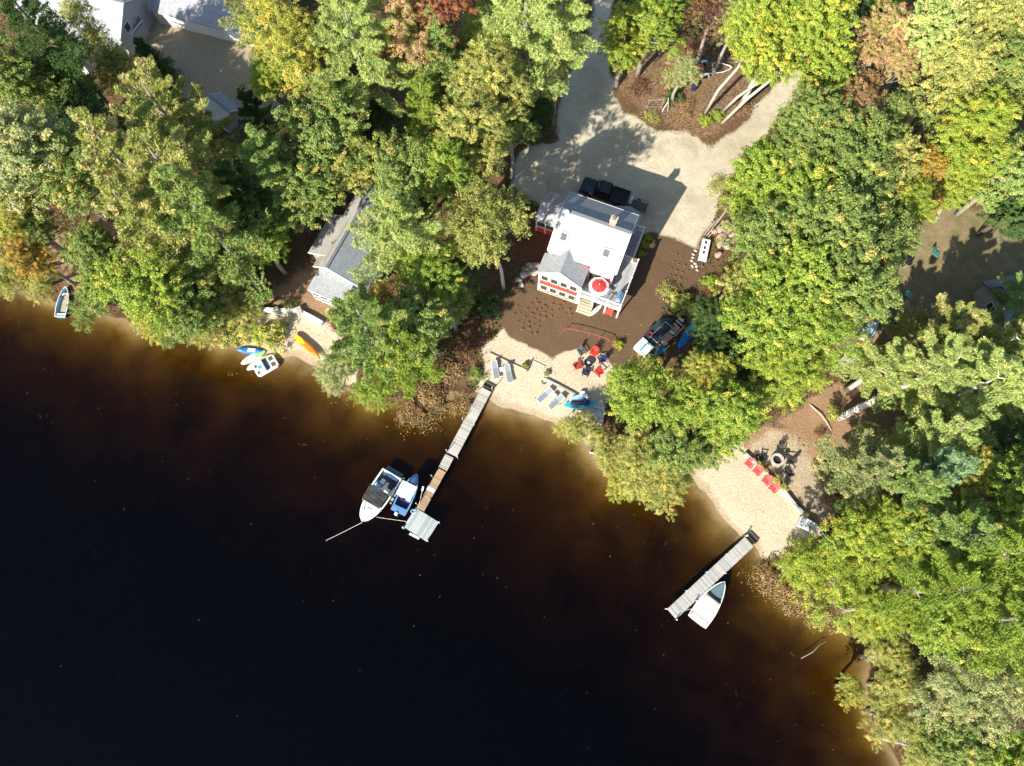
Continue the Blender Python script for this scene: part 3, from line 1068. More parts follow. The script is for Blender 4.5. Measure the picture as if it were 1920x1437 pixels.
T('airy', 'oak', 1665, 215, 12, 3.6, 'green tree below the lower orange maple')
T('oak', 'oak', 1570, 275, 13, 4.6, 'dull green oak in the middle of the upper right woods')
T('maple', 'brown', 1622, 162, 12, 1.8, 'small rusty tree left below the orange maples')
T('oak', 'bright', 1425, 340, 11, 4.4, 'bright green oak at the right edge of the sandy parking area')
T('oak', 'oak', 1480, 300, 12, 3.8, 'green oak next to the pale bare twigs by the drive', 'pale')
T('oak', 'bright', 1500, 370, 13, 4.6, 'bright green oak right of the parking area')
T('oak', 'oak', 1590, 350, 13, 4.8, 'broad green oak in the centre of the right woods')
T('oak', 'olive', 1670, 310, 12, 3.6, 'olive tree left of the bright yellow maples')
T('maple', 'gold', 1725, 320, 11, 2.6, 'gold brown tree squeezed between the green woods and the bright maples')
T('maple', 'lime', 1690, 385, 11, 3.0, 'pale lime tree left of the fallen pale trunk at the lawn')
T('maple', 'gold', 1738, 385, 9, 1.7, 'small orange gold tree at the edge of the lawn')
# --- right woods, middle
T('oak', 'bright', 1430, 405, 9, 3.4, 'bright tree above the heap of rocks')
T('oak', 'oak', 1445, 455, 12, 4.4, 'oak right of the heap of rocks')
T('oak', 'oak', 1540, 440, 14, 4.8, 'tall oak in the heart of the right woods')
T('oak', 'oak', 1620, 440, 12, 4.4, 'oak at the left edge of the lawn')
T('oak', 'olive', 1418, 540, 9, 3.6, 'olive oak right of the white dock section lying on the ground')
T('oak', 'bright', 1485, 545, 13, 4.8, 'bright oak in the heart of the right woods, below the tall oak')
T('oak', 'oak', 1585, 520, 14, 4.8, 'oak with glossy dark crown left of the lawn chairs', )
T('oak', 'oak', 1628, 538, 12, 2.9, 'oak overhanging the stored boat beside the lawn')
T('oak', 'bright', 1420, 620, 12, 4.2, 'bright oak between the trailer of scrap and the woods')
T('maple', 'bright', 1515, 630, 12, 4.6, 'yellow green tree left of the stored boat')
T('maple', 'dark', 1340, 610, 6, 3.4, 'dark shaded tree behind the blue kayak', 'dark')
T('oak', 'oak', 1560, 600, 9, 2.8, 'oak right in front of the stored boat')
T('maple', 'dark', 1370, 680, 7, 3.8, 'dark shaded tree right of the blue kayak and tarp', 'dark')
T('maple', 'lime', 1460, 700, 11, 3.8, 'lime tree at the top of the right hand beach yard')
T('maple', 'yellow', 1325, 715, 9, 2.9, 'small yellowing tree behind the round shore tree')
T('maple', 'bright', 1300, 770, 9, 3.8, 'bright tree between the small yellowing tree and the lake')
T('round', 'bright', 1200, 735, 9, 3.9, 'round bright green tree beside the fire pit terrace')
T('oak', 'bright', 1372, 772, 10, 3.9, 'bright oak at the upper end of the right hand beach')
T('oak', 'oak', 1322, 832, 7, 3.0, 'oak at the water left of the right hand beach')
T('willow', 'olive', 1185, 860, 5, 3.4, 'olive willow on the shore below the round bright tree', base=(1195, 856))
T('willow', 'olive', 1255, 910, 4.5, 2.9, 'pale olive willow leaning out over the water left of the right hand beach', base=(1248, 878))
T('oak', 'oak', 1260, 830, 8, 3.2, 'green shore oak behind the olive willows')
T('willow', 'olive', 1070, 795, 2.6, 1.9, 'low olive bush tree on the sand beside the aluminium boat')
T('willow', 'olive', 1105, 805, 2.4, 1.5, 'small olive bush tree hiding the stern side of the paddleboards')
T('willow', 'olive', 1128, 848, 3.2, 2.3, 'low olive tree hanging over the water above the white driftwood', base=(1135, 842))
T('willow', 'yellow', 1160, 905, 3.0, 2.0, 'yellowish willow over the water below the white driftwood', base=(1172, 880))
T('willow', 'olive', 1212, 905, 3.6, 2.4, 'olive willow between the yellowish willow and the pale outer willow', base=(1212, 882))
T('willow', 'bright', 705, 735, 3.0, 2.2, 'low bright tree over the water left of the dry brown shrubs', base=(710, 730))
T('willow', 'olive', 1640, 1190, 3.2, 2.3, 'olive shore tree between the lime tree and the highest lower right willow', base=(1655, 1180))
T('willow', 'oak', 166, 590, 3.0, 1.9, 'low green tree over the water right beside the rowing boat', base=(165, 575))
T('willow', 'oak', 320, 622, 3.0, 2.3, 'lowest green tree dipping into the water at the left shoreline oaks', base=(325, 605))
T('willow', 'olive', 385, 622, 3.0, 2.0, 'olive tree over the water between the left oaks and the shrubs', base=(392, 618))
# --- centre
T('round', 'hemlock', 918, 416, 14.5, 4.7, 'round bushy olive green tree left of the red house', 'pale', base=(945, 542))
T('bigpine', 'pinelight', 745, 448, 13, 4.9, 'pale green pine covering the right roof of the grey cottage')
T('maple', 'bright', 800, 520, 11, 4.0, 'green maple right of the pale cottage pine')
T('maple', 'gold', 715, 575, 12, 2.0, 'small tree with gold leaves in the middle of the shore pines')
T('oak', 'oak', 790, 600, 11, 3.9, 'green oak between the cottage pines and the mulch bed')
T('starpine', 'pine', 690, 620, 13, 5.6, 'feathery green pine leaning over the lake in front of the grey cottage', base=(690, 650))
T('pine', 'bright', 760, 670, 9, 3.8, 'bright pine at the water edge left of the long dock', base=(770, 700))
T('willow', 'grey', 640, 705, 6, 2.7, 'grey green shore tree right of the orange kayak', base=(655, 700))
T('maple', 'oak', 840, 560, 8, 2.8, 'shaded green tree at the left edge of the mulch bed')
T('maple', 'dark', 870, 500, 5, 2.8, 'dark shaded tree below the round bushy tree', 'dark')
# --- right hand cottage pines and the lower right corner
T('bigpine', 'pinetan', 1755, 640, 6, 5.0, 'tan tipped pine in front of the flag and the right hand cottage', 'pale')
T('bigpine', 'pinelight', 1650, 690, 8, 3.6, 'yellow green pine left of the tan tipped pines, above the grey platform', 'pale')
T('bigpine', 'pinetan', 1838, 668, 6.5, 5.0, 'tan tipped pine covering the roof of the right hand cottage', 'pale')
T('bigpine', 'pinelight', 1738, 704, 9, 4.6, 'yellow green tree on the leaning white birch trunk at the reddish yard', 'birch', base=(1572, 784))
T('bigpine', 'pinelight', 1790, 745, 8, 6.0, 'pale broad pine with bare grey boughs on the right', 'pale')
T('bigpine', 'pinelight', 1890, 720, 9, 5.2, 'pale pine on the right edge', 'pale')
T('pine', 'pinelight', 1730, 830, 8, 4.2, 'pale pine right of the reddish yard')
T('bigpine', 'pine', 1925, 560, 6, 3.3, 'bright green pine at the right edge over the cottage')
T('bigpine', 'grey', 1620, 885, 8, 4.2, 'grey green pine right of the fire ring chairs')
T('pine', 'pineblue', 1740, 890, 9, 3.6, 'blue green pine in the lower right woods')
T('pine', 'pine', 1680, 925, 9, 3.8, 'green pine next to the blue green pine')
T('maple', 'yellow', 1820, 875, 10, 3.2, 'yellow tree between the blue green pine and the dark right edge')
T('maple', 'dark', 1895, 850, 8, 3.8, 'dark shaded tree at the right edge below the pale pines', 'dark')
T('oak', 'bright', 1890, 930, 11, 4.2, 'bright green oak at the right edge')
T('maple', 'lime', 1600, 1010, 8, 4.0, 'yellow maple beside the white storage box of the right beach')
T('maple', 'orange', 1488, 1036, 1.6, 1.0, 'small orange leaved tree in front of the white storage box')
T('maple', 'lime', 1680, 990, 9, 3.6, 'yellow green maple right of the storage box maple')
T('willow', 'lime', 1560, 1085, 6, 4.2, 'lime yellow tree on the shore right of the covered boat')
T('willow', 'lime', 1478, 1060, 2, 1.5, 'small lime shrub tree at the land end of the right dock')
T('willow', 'lime', 1635, 1140, 6, 3.0, 'lime tree at the bend of the lower right shore')
T('bigpine', 'pine', 1770, 1010, 11, 4.6, 'green pine in the middle of the lower right woods')
T('bigpine', 'bright', 1860, 1040, 13, 5.0, 'bright pine on the right edge of the lower woods')
T('bigpine', 'bright', 1760, 1110, 11, 4.6, 'bright flat topped pine above the grey green willow')
T('bigpine', 'bright', 1890, 1160, 13, 5.0, 'bright spreading pine at the lower right edge')
T('oak', 'bright', 1800, 1190, 9, 3.6, 'bright oak below the spreading pines')
T('willow', 'olive', 1665, 1235, 4.5, 2.4, 'olive willow on the lower right shore, highest of the three')
T('willow', 'yellow', 1597, 1300, 3, 1.5, 'small yellowish willow standing out in the water at lower right')
T('willow', 'olive', 1680, 1290, 4.5, 2.6, 'olive willow behind the small willow in the water')
T('willow', 'olive', 1665, 1350, 4, 2.5, 'olive willow at the water edge below the small willow')
T('willow', 'olive', 1710, 1400, 4.5, 2.6, 'olive willow at the bottom edge')
T('willow', 'grey', 1780, 1290, 8, 4.0, 'grey green willow in the lower right corner woods, left one')
T('willow', 'grey', 1860, 1310, 8, 4.4, 'grey green willow on the lower right edge')
T('oak', 'oak', 1790, 1390, 7, 3.4, 'green tree at the bottom right')
T('oak', 'bright', 1870, 1415, 7, 3.8, 'yellow green tree in the bottom right corner')

# --- shrubs along the shore and clearings
B = shrub
B('shrub', 'olive', 515, 635, 1.9, 'rounded shrub between the pedal boat and the white retaining wall', tall=1.3)
B('shrub', 'lime', 490, 625, 1.3, 'yellowing shrub over the pale paddleboards', tall=1.3)
B('shrub', 'olive', 440, 625, 1.9, 'olive shrub at the water left of the pedal boat')
B('brush', 'maroon', 870, 655, 1.9, 'maroon shrub left of the sunbathing beach')
B('brush', 'brown', 835, 695, 2.3, 'dry brown shrub at the land end of the long dock')
B('shrub', 'oak', 895, 705, 1.0, 'small green shrub beside the first sun lounger')
B('brush', 'brown', 800, 735, 2.2, 'dry brown shrub in the shallows left of the long dock')
B('brush', 'brown', 870, 765, 1.6, 'dry brown shrub touching the long dock')
B('shrub', 'dark', 915, 575, 1.7, 'dark shaded shrub at the left edge of the mulch bed')
B('brush', 'maroon', 880, 610, 1.8, 'shaded brown shrub left of the mulch bed')
B('brush', 'brown', 770, 775, 1.7, 'thin brown water plant farthest left of the long dock')
B('brush', 'brown', 1440, 1080, 2.0, 'dry brown shrub in the water right of the right dock')
B('brush', 'brown', 1480, 1115, 1.9, 'dry brown shrub in the water below the lime tree')
B('brush', 'olive', 1530, 1150, 1.6, 'olive water shrub at the bend of the shore')
B('brush', 'brown', 1640, 1180, 1.8, 'brown shrub between the lime tree and the olive willows')
B('shrub', 'grey', 1555, 885, 1.8, 'grey green shrub at the right edge of the fire ring clearing')
B('brush', 'brown', 1570, 935, 1.9, 'brown shrub behind the white storage box')
B('shrub', 'olive', 1270, 570, 1.5, 'olive shrub at the corner of the mulch bed above the tarp')
B('brush', 'olive', 1300, 590, 1.6, 'dry olive shrub above the blue kayak')
B('brush', 'olive', 1250, 545, 1.3, 'small dry shrub at the right edge of the mulch bed')
B('shrub', 'bright', 1330, 530, 1.0, 'small green shrub below the white dock section')
B('shrub', 'bright', 1322, 228, 0.9, 'low green bush at the foot of the straight trunk on the drive island')
B('shrub', 'bright', 1345, 218, 0.9, 'low green bush at the foot of the slim trunk on the drive island')
B('brush', 'maroon', 1195, 168, 1.6, 'dry reddish shrub at the left edge of the drive island')
B('brush', 'olive', 1222, 222, 1.3, 'low dry shrub at the lower left edge of the drive island')
B('brush', 'brown', 1285, 205, 1.5, 'low brown shrub between the sawhorse and the straight trunk')
B('shrub', 'dark', 1262, 185, 1.2, 'dark green bush behind the white sawhorse')
B('brush', 'brown', 1390, 205, 1.4, 'low brown shrub beside the sandy track, right of the forked trunk')
B('brush', 'olive', 1262, 152, 1.8, 'sparse olive shrub in the middle of the drive island')
B('brush', 'maroon', 1300, 100, 2.2, 'reddish shrub at the back of the drive island')
B('brush', 'olive', 1370, 385, 1.9, 'dry shrub at the right edge of the parking area')
B('brush', 'olive', 1345, 350, 1.5, 'low dry shrub at the bend of the parking area')
B('shrub', 'lime', 1160, 648, 0.6, 'upright lime shrub between the fire pit and the ribbed storage box', tall=1.6)
B('shrub', 'olive', 1220, 680, 1.3, 'leafy shrub in front of the ribbed storage box')
B('shrub', 'bright', 1150, 715, 0.9, 'small shrub at the edge of the fire pit terrace')
B('brush', 'olive', 1045, 752, 0.7, 'weedy tuft between the second pair of sun loungers')
B('shrub', 'oak', 1030, 420, 1.0, 'leafy shrub in front of the screened porch')
B('brush', 'maroon', 1540, 812, 0.9, 'small brown shrub beside the thin leaning pole')
B('shrub', 'olive', 1565, 775, 1.0, 'small shrub at the foot of the white birch trunk')
B('shrub', 'olive', 545, 575, 1.0, 'small shrub in front of the lattice porch of the grey cottage')
B('shrub', 'olive', 480, 580, 1.2, 'shrub behind the left end of the white retaining wall')
# ------------------------------------------------------------------ shared materials for built things
simple('red_paint', (0.55, 0.045, 0.028), 0.55, 0.2, 1.5)
siding('red_siding', (0.58, 0.05, 0.03), 0.14)
simple('white_paint', (0.66, 0.66, 0.65), 0.5, 0.08, 1.2)
simple('white_vinyl', (0.68, 0.68, 0.68), 0.35, 0.05, 2.0)
siding('white_siding', (0.62, 0.62, 0.61), 0.12)
siding('grey_siding', (0.36, 0.38, 0.38), 0.14)
simple('concrete', (0.42, 0.39, 0.34), 0.9, 0.25, 3.0, bmp=0.3)
simple('dark_metal', (0.03, 0.03, 0.032), 0.45, 0.3, 4.0)
simple('aluminium', (0.60, 0.62, 0.61), 0.4, 0.2, 2.0, metal=0.2)
simple('galvanised', (0.40, 0.42, 0.42), 0.5, 0.2, 4.0, metal=0.5)
simple('black_rubber', (0.018, 0.018, 0.018), 0.8, 0.3, 6.0)
simple('black_paint', (0.010, 0.011, 0.014), 0.15, 0.2, 2.0, spec=0.6)
simple('black_cloth', (0.030, 0.033, 0.032), 0.85, 0.35, 2.0, bmp=0.2)
simple('black_plastic', (0.035, 0.037, 0.036), 0.55, 0.2, 5.0)
simple('grey_plastic', (0.11, 0.12, 0.115), 0.6, 0.25, 4.0)
simple('red_plastic', (0.62, 0.035, 0.030), 0.4, 0.15, 3.0)
simple('pink_plastic', (0.70, 0.085, 0.080), 0.5, 0.15, 3.0)
simple('gelcoat', (0.82, 0.82, 0.80), 0.2, 0.05, 1.0, spec=0.5)
simple('cream_canvas', (0.50, 0.485, 0.44), 0.8, 0.08, 2.0)
simple('teal_canvas', (0.10, 0.155, 0.17), 0.8, 0.15, 2.0)
simple('blue_hull', (0.095, 0.22, 0.38), 0.3, 0.15, 1.2, spec=0.5)
simple('lightblue', (0.30, 0.48, 0.62), 0.45, 0.15, 1.5)
simple('blue_plastic', (0.02, 0.17, 0.50), 0.35, 0.2, 1.5)
simple('cyan_plastic', (0.03, 0.36, 0.58), 0.4, 0.2, 1.5)
simple('navy', (0.012, 0.02, 0.085), 0.6, 0.3, 2.0)
simple('orange_plastic', (0.80, 0.17, 0.02), 0.35, 0.15, 1.2, col2=(0.85, 0.30, 0.03))
simple('yellow_plastic', (0.80, 0.48, 0.02), 0.35, 0.15, 1.5)
simple('pale_board', (0.58, 0.62, 0.52), 0.4, 0.06, 1.0)
simple('lime_board', (0.30, 0.58, 0.16), 0.4, 0.1, 1.0)
simple('grey_mesh', (0.20, 0.225, 0.25), 0.85, 0.12, 5.0)
simple('canvas_red', (0.60, 0.035, 0.035), 0.8, 0.12, 1.5)
simple('canvas_white', (0.78, 0.76, 0.76), 0.8, 0.06, 1.5)
simple('brick', (0.48, 0.25, 0.17), 0.85, 0.3, 5.0)
simple('rope', (0.62, 0.58, 0.50), 0.9, 0.1, 6.0)
simple('rust', (0.28, 0.14, 0.09), 0.85, 0.4, 3.0)
simple('panel_pink', (0.42, 0.22, 0.16), 0.8, 0.3, 3.0)
simple('soil', (0.05, 0.033, 0.022), 0.95, 0.3, 9.0)
simple('skin_pink', (0.62, 0.40, 0.34), 0.7, 0.2, 4.0)
simple('tarp', (0.022, 0.040, 0.042), 0.5, 0.4, 1.5)
simple('boulder_pale', (0.46, 0.41, 0.34), 0.9, 0.35, 2.0, bmp=0.4)
simple('boulder_warm', (0.36, 0.26, 0.19), 0.9, 0.35, 2.0, bmp=0.4)
simple('teal_paint', (0.10, 0.36, 0.34), 0.6, 0.2, 3.0)
simple('mint_metal', (0.62, 0.72, 0.70), 0.5, 0.12, 2.0)
simple('bucket_blue', (0.05, 0.20, 0.46), 0.5, 0.2, 3.0)
glassy('window_glass', (0.06, 0.075, 0.05))
glassy('skylight_glass', (0.10, 0.13, 0.14))
glassy('car_glass', (0.012, 0.014, 0.02), 0.05)
glassy('screen_mesh', (0.05, 0.06, 0.05), 0.6)
shingle('roof_pale', (0.35, 0.365, 0.375), 0.16, 0.3)
shingle('roof_stained', (0.40, 0.38, 0.345), 0.15, 0.3, dirt=(0.20, 0.17, 0.12))
shingle('roof_grey', (0.25, 0.28, 0.30), 0.15, 0.3)
shingle('roof_teal', (0.17, 0.24, 0.25), 0.15, 0.3)
wood('wood_weathered', (0.30, 0.295, 0.27), (0.50, 0.49, 0.45))
wood('wood_white', (0.34, 0.33, 0.28), (0.52, 0.50, 0.43))
wood('wood_tan', (0.30, 0.19, 0.105), (0.45, 0.31, 0.18))
wood('wood_new', (0.50, 0.40, 0.26), (0.66, 0.56, 0.40))
wood('wood_dark', (0.07, 0.055, 0.042), (0.15, 0.12, 0.09))
wood('wood_green', (0.36, 0.40, 0.39), (0.52, 0.56, 0.54))
wood('deck_grey', (0.27, 0.285, 0.28), (0.40, 0.41, 0.40), along='Y')
wood('step_wood', (0.42, 0.38, 0.25), (0.60, 0.55, 0.38))

# ------------------------------------------------------------------ the red house
HA = R(-21.6)
hp = W(1184, 437, 9.2)
house = thing('red_house', 'red and white lake house with pale shingled gable roofs and a wrap around deck', 'house', (hp.x, hp.y, 0), HA)
Z0 = 0.45
# main roof: ridge along x from -7.35 to 0 at 9.2 ; lake eave y -3.55 z 6.5 ; rear eave y 3.15 z 7.2
rs_ = MB().slab([(-7.4, -3.45, 6.574), (0.0, -3.45, 6.574), (0.0, 0.0, 9.2), (-7.4, 0.0, 9.2)], 0.16)
roof_main = rs_.build('roof', 'roof_pale', house, fix=False)
MB().slab([(0.0, 3.2, 7.36), (-7.4, 3.2, 7.36), (-7.4, 0.0, 9.197), (0.0, 0.0, 9.197)], 0.16).build('roof', 'roof_pale', house, fix=False)
MB().bar((-7.42, 0, 9.21), (0.02, 0, 9.21), 0.34, 0.07).build('ridge_cap', 'roof_pale', house)
for x in (-7.43, 0.03):
    MB().bar((x, -3.47, 6.51), (x, 0, 9.14), 0.05, 0.2).build('rake_board', 'white_paint', house)
    MB().bar((x, 3.22, 7.30), (x, 0, 9.14), 0.05, 0.2).build('rake_board', 'white_paint', house)
MB().box((-3.7, -3.49, 6.48), (7.4, 0.05, 0.2)).build('fascia', 'white_paint', house)
MB().box((-3.7, 3.24, 7.26), (7.4, 0.05, 0.2)).build('fascia', 'white_paint', house)


def gable_wall(x0, x1, ylo, zlo, yhi, zhi, zr, yr=0.0):
    return [(x0, ylo, Z0), (x0, yhi, Z0), (x0, yhi, zhi), (x0, yr, zr), (x0, ylo, zlo)]


mb = MB()
prof = [(-3.25, Z0), (2.9, Z0), (2.9, 7.36), (0, 9.0), (-3.25, 6.55)]
n_ = len(prof)
vs = [(-7.1, y, z) for y, z in prof] + [(-0.3, y, z) for y, z in prof]
mb.add(vs, [tuple(range(n_)), tuple(range(n_, 2 * n_))[::-1]] + [(i, i + n_, (i + 1) % n_ + n_, (i + 1) % n_) for i in range(n_) if i not in (2, 3)])
mb.build('wall', 'red_siding', house)
for x in (-7.1, -0.3):
    for y in (-3.25, 2.9):
        MB().box((x, y, (Z0 + 6.3) / 2 + 0.1), (0.2, 0.2, 6.3 - Z0)).build('corner_board', 'white_paint', house)


def window(par, c, w_, h_, face, trim='white_paint', glass='window_glass', bars=False, name='window', t=0.11):
    """face: 'S' looks to the lake (-y), 'E' right (+x), 'W' left, 'N' rear."""
    f = MB()
    d = 0.07
    if face in 'SN':
        sgn = -1 if face == 'S' else 1
        y = c[1] + sgn * d / 2
        f.box((c[0], y, c[2] + h_ / 2 + t / 2), (w_ + 2 * t, d, t)).box((c[0], y, c[2] - h_ / 2 - t / 2), (w_ + 2 * t, d + 0.03, t))
        f.box((c[0] - w_ / 2 - t / 2, y, c[2]), (t, d, h_)).box((c[0] + w_ / 2 + t / 2, y, c[2]), (t, d, h_))
        if bars:
            f.box((c[0], y, c[2]), (w_, d * 0.7, 0.05))
        fo = f.build(name, trim, par)
        MB().box((c[0], c[1] + sgn * 0.02, c[2]), (w_, 0.03, h_)).build('pane', glass, fo)
    else:
        sgn = 1 if face == 'E' else -1
        x = c[0] + sgn * d / 2
        f.box((x, c[1], c[2] + h_ / 2 + t / 2), (d, w_ + 2 * t, t)).box((x, c[1], c[2] - h_ / 2 - t / 2), (d + 0.03, w_ + 2 * t, t))
        f.box((x, c[1] - w_ / 2 - t / 2, c[2]), (d, t, h_)).box((x, c[1] + w_ / 2 + t / 2, c[2]), (d, t, h_))
        if bars:
            f.box((x, c[1], c[2]), (d * 0.7, w_, 0.05))
        fo = f.build(name, trim, par)
        MB().box((c[0] + sgn * 0.02, c[1], c[2]), (0.03, w_, h_)).build('pane', glass, fo)
    return fo


# lake addition: gable towards the lake
mb = MB()
ap = [(-7.5, Z0), (-3.05, Z0), (-3.05, 5.3), (-5.3, 6.85), (-7.5, 5.3)]
vs = [(x, -5.3, z) for x, z in ap] + [(x, -3.26, z) for x, z in ap]
mb.add(vs, [tuple(range(5)), tuple(range(5, 10))[::-1]] + [(i, i + 5, (i + 1) % 5 + 5, (i + 1) % 5) for i in (0, 1, 4)])
mb.build('wall', 'red_siding', house)
MB().add([(-7.42, -5.33, 4.9), (-3.13, -5.33, 4.9), (-3.13, -5.33, 5.32), (-5.3, -5.33, 6.83), (-7.42, -5.33, 5.32),
          (-7.42, -5.30, 4.9), (-3.13, -5.30, 4.9), (-3.13, -5.30, 5.32), (-5.3, -5.30, 6.83), (-7.42, -5.30, 5.32)],
         [(0, 1, 2, 3, 4), (9, 8, 7, 6, 5)] + [(i, i + 5, (i + 1) % 5 + 5, (i + 1) % 5) for i in range(5)]).build('gable_panel', 'white_siding', house)
for x in (-7.47, -3.08):
    MB().box((x, -5.30, 2.85), (0.2, 0.14, 4.8)).build('corner_board', 'white_paint', house)
MB().box((-5.28, -5.32, 4.66), (4.2, 0.06, 0.26)).build('trim_board', 'white_paint', house)
MB().box((-5.28, -5.34, 0.62), (4.5, 0.10, 0.16)).build('trim_board', 'step_wood', house)
for zc, hh in ((4.02, 1.02), (1.68, 1.02)):
    MB().box((-5.28, -5.315, zc), (4.02, 0.05, hh + 0.14)).build('trim_panel', 'white_paint', house)
    for i in range(4):
        window(house, (-5.28 + (i - 1.5) * 1.06, -5.335, zc), 0.72, hh, 'S', t=0.06)
MB().slab([(-7.72, -5.62, 5.36), (-5.3, -5.62, 7.05), (-5.3, -2.72, 7.05), (-7.72, -3.3, 5.36)][::-1], 0.14).build('roof', 'roof_pale', house, fix=False)
MB().slab([(-5.3, -5.62, 7.047), (-2.82, -5.62, 5.34), (-2.82, -3.3, 5.34), (-5.3, -2.72, 7.047)][::-1], 0.14).build('roof', 'roof_pale', house, fix=False)
MB().bar((-7.74, -5.64, 5.28), (-5.3, -5.64, 6.98), 0.05, 0.2).bar((-5.3, -5.645, 6.98), (-2.8, -5.645, 5.26), 0.05, 0.2).build('rake_board', 'white_paint', house)
window(house, (-7.5, -4.3, 3.9), 0.9, 1.1, 'W')
# dark strip of rolled roofing in the valley, window pair and doors under the lake eave
for i, x in enumerate((-2.15, -1.05)):
    window(house, (x, -3.26, 5.35), 0.72, 0.9, 'S', bars=True)
MB().box((-1.6, -3.285, 5.35), (2.3, 0.03, 1.4)).build('trim_panel', 'white_paint', house)
window(house, (-1.9, -3.27, 3.95), 1.6, 1.9, 'S')
d_ = MB().box((-0.65, -3.28, 3.98), (0.8, 0.06, 2.0)).build('door', 'red_paint', house)
MB().box((-0.4, -3.33, 3.95), (0.05, 0.06, 0.14)).build('handle', 'dark_metal', d_)
for y, z in ((-1.6, 4.4), (1.4, 4.4)):
    window(house, (-0.3, y, z), 0.8, 1.2, 'E')
window(house, (-0.3, 0.2, 7.3), 0.7, 0.9, 'E')
window(house, (-5.8, 2.9, 4.6), 0.9, 1.2, 'N')
window(house, (-3.6, 2.9, 4.6), 0.9, 1.2, 'N')


def on_roof(x, y, up=0.0):
    return (x, y, 9.2 + y * (2.74 / 3.6) + up)


for x, y in ((-6.25, -2.05), (-1.66, -2.15)):
    s1 = math.atan2(2.74, 3.6)
    f = MB()
    c_ = on_roof(x, y, 0.06)
    for dx, dy, sx, sy in ((0, 0.42, 0.86, 0.1), (0, -0.42, 0.86, 0.1), (0.38, 0, 0.1, 0.84), (-0.38, 0, 0.1, 0.84)):
        f.box((c_[0] + dx, c_[1] + dy * math.cos(s1), c_[2] + dy * math.sin(s1)), (sx, sy, 0.16), rx=s1)
    fo = f.build('skylight', 'galvanised', house)
    MB().box((c_[0], c_[1], c_[2] + 0.02), (0.66, 0.74, 0.05), rx=s1).build('pane', 'skylight_glass', fo)
# chimney, vent pipe, dish
ch = MB().box((-2.05, 0.32, 9.35), (0.62, 0.62, 1.3)).build('chimney', 'brick', house)
MB().box((-2.05, 0.32, 10.04), (0.74, 0.74, 0.1)).build('cap', 'concrete', ch)
MB().lathe([(0.16, 0), (0.16, 0.28)], (-2.05, 0.32, 10.09), 10, cap1=True).build('flue', 'rust', ch)
MB().tube([(-2.1, 1.35, 8.0), (-2.1, 1.35, 9.5)], 0.07, 8).build('vent_pipe', 'white_paint', house)
dish = MB().lathe([(0.0, 0.0), (0.22, 0.03), (0.38, 0.11), (0.42, 0.15)], (0, 0, 0), 18, cap0=True).build('satellite_dish', 'galvanised', house, loc=(-6.85, -0.35, 9.35))
dish.rotation_euler = (R(50), 0, R(20))
MB().tube([(0, 0, -0.5), (0, 0, 0.02)], 0.03, 6).build('bracket', 'dark_metal', dish)
# screened porch on the left
mb = MB()
pp = [(1.35, Z0), (4.75, Z0), (4.75, 3.2), (3.05, 4.0), (1.35, 3.2)]
MB().slab([(-10.45, 1.05, 3.22), (-7.12, 1.05, 3.22), (-7.12, 3.05, 4.15), (-10.45, 3.05, 4.15)], 0.1).build('roof', 'roof_pale', house, fix=False)
MB().slab([(-7.12, 5.05, 3.22), (-10.45, 5.05, 3.22), (-10.45, 3.05, 4.147), (-7.12, 3.05, 4.147)], 0.1).build('roof', 'roof_stained', house, fix=False)
MB().box((-8.7, 1.35, 1.1), (3.2, 0.1, 1.2)).box((-10.3, 3.05, 1.1), (0.1, 3.3, 1.2)).box((-8.7, 4.75, 1.1), (3.2, 0.1, 1.2)).build('wall', 'red_siding', house)
for x, y in ((-10.3, 1.35), (-9.25, 1.33), (-8.2, 1.33), (-7.2, 1.35), (-10.3, 4.75), (-8.7, 4.76), (-10.31, 3.05)):
    MB().box((x, y, 1.9), (0.14, 0.14, 2.7)).build('post', 'white_paint', house)
MB().box((-8.7, 1.32, 3.1), (3.3, 0.12, 0.16)).box((-8.7, 1.31, 1.74), (3.2, 0.14, 0.1)).build('rail', 'white_paint', house)
MB().box((-8.7, 1.36, 2.4), (3.1, 0.03, 1.25)).box((-10.29, 3.05, 2.4), (0.03, 3.2, 1.25)).build('screen', 'screen_mesh', house)
MB().box((-8.7, 3.05, 0.55), (3.2, 3.4, 0.1)).build('floor', 'deck_grey', house)
# entry porch at the rear right
MB().slab([(-2.75, 2.95, 3.9), (-1.2, 2.95, 4.5), (-1.2, 5.75, 4.5), (-2.75, 5.55, 3.9)][::-1], 0.12).build('roof', 'roof_pale', house, fix=False)
MB().slab([(-1.2, 2.95, 4.497), (0.32, 2.95, 3.9), (0.32, 5.55, 3.9), (-1.2, 5.75, 4.497)][::-1], 0.12).build('roof', 'roof_pale', house, fix=False)
MB().box((-1.2, 4.1, 2.2), (2.5, 2.4, 3.3)).build('wall', 'red_siding', house)

# deck
deck = thing('deck', 'grey wrap around deck with white railings on the right of the red house', 'deck', (hp.x, hp.y, 0), HA)
FZ = 2.95
DW = [(-2.95, 1.62, -5.32, -3.3), (-0.25, 1.62, -3.3, 0.35), (-0.25, 1.0, 0.35, 4.2)]
x = -2.9
pl = {}
while x < 1.62:
    y0 = -5.32
    y1 = -3.32 if x < -0.25 else (0.35 if x > 0.95 else 4.2)
    L_ = y1 - y0
    key = round(L_, 2)
    if key not in pl:
        pl[key] = MB().box((0, L_ / 2, 0), (0.128, L_, 0.035)).build('deck_board', 'deck_grey', deck, loc=(x, y0, FZ))
    else:
        part(pl[key], deck, (x, y0, FZ))
    x += 0.142
MB().box((-0.65, -5.37, FZ - 0.14), (4.6, 0.06, 0.26)).box((1.66, -2.5, FZ - 0.14), (0.06, 5.75, 0.26)).box((1.05, 2.3, FZ - 0.14), (0.06, 3.85, 0.26)).build('fascia', 'white_paint', deck)
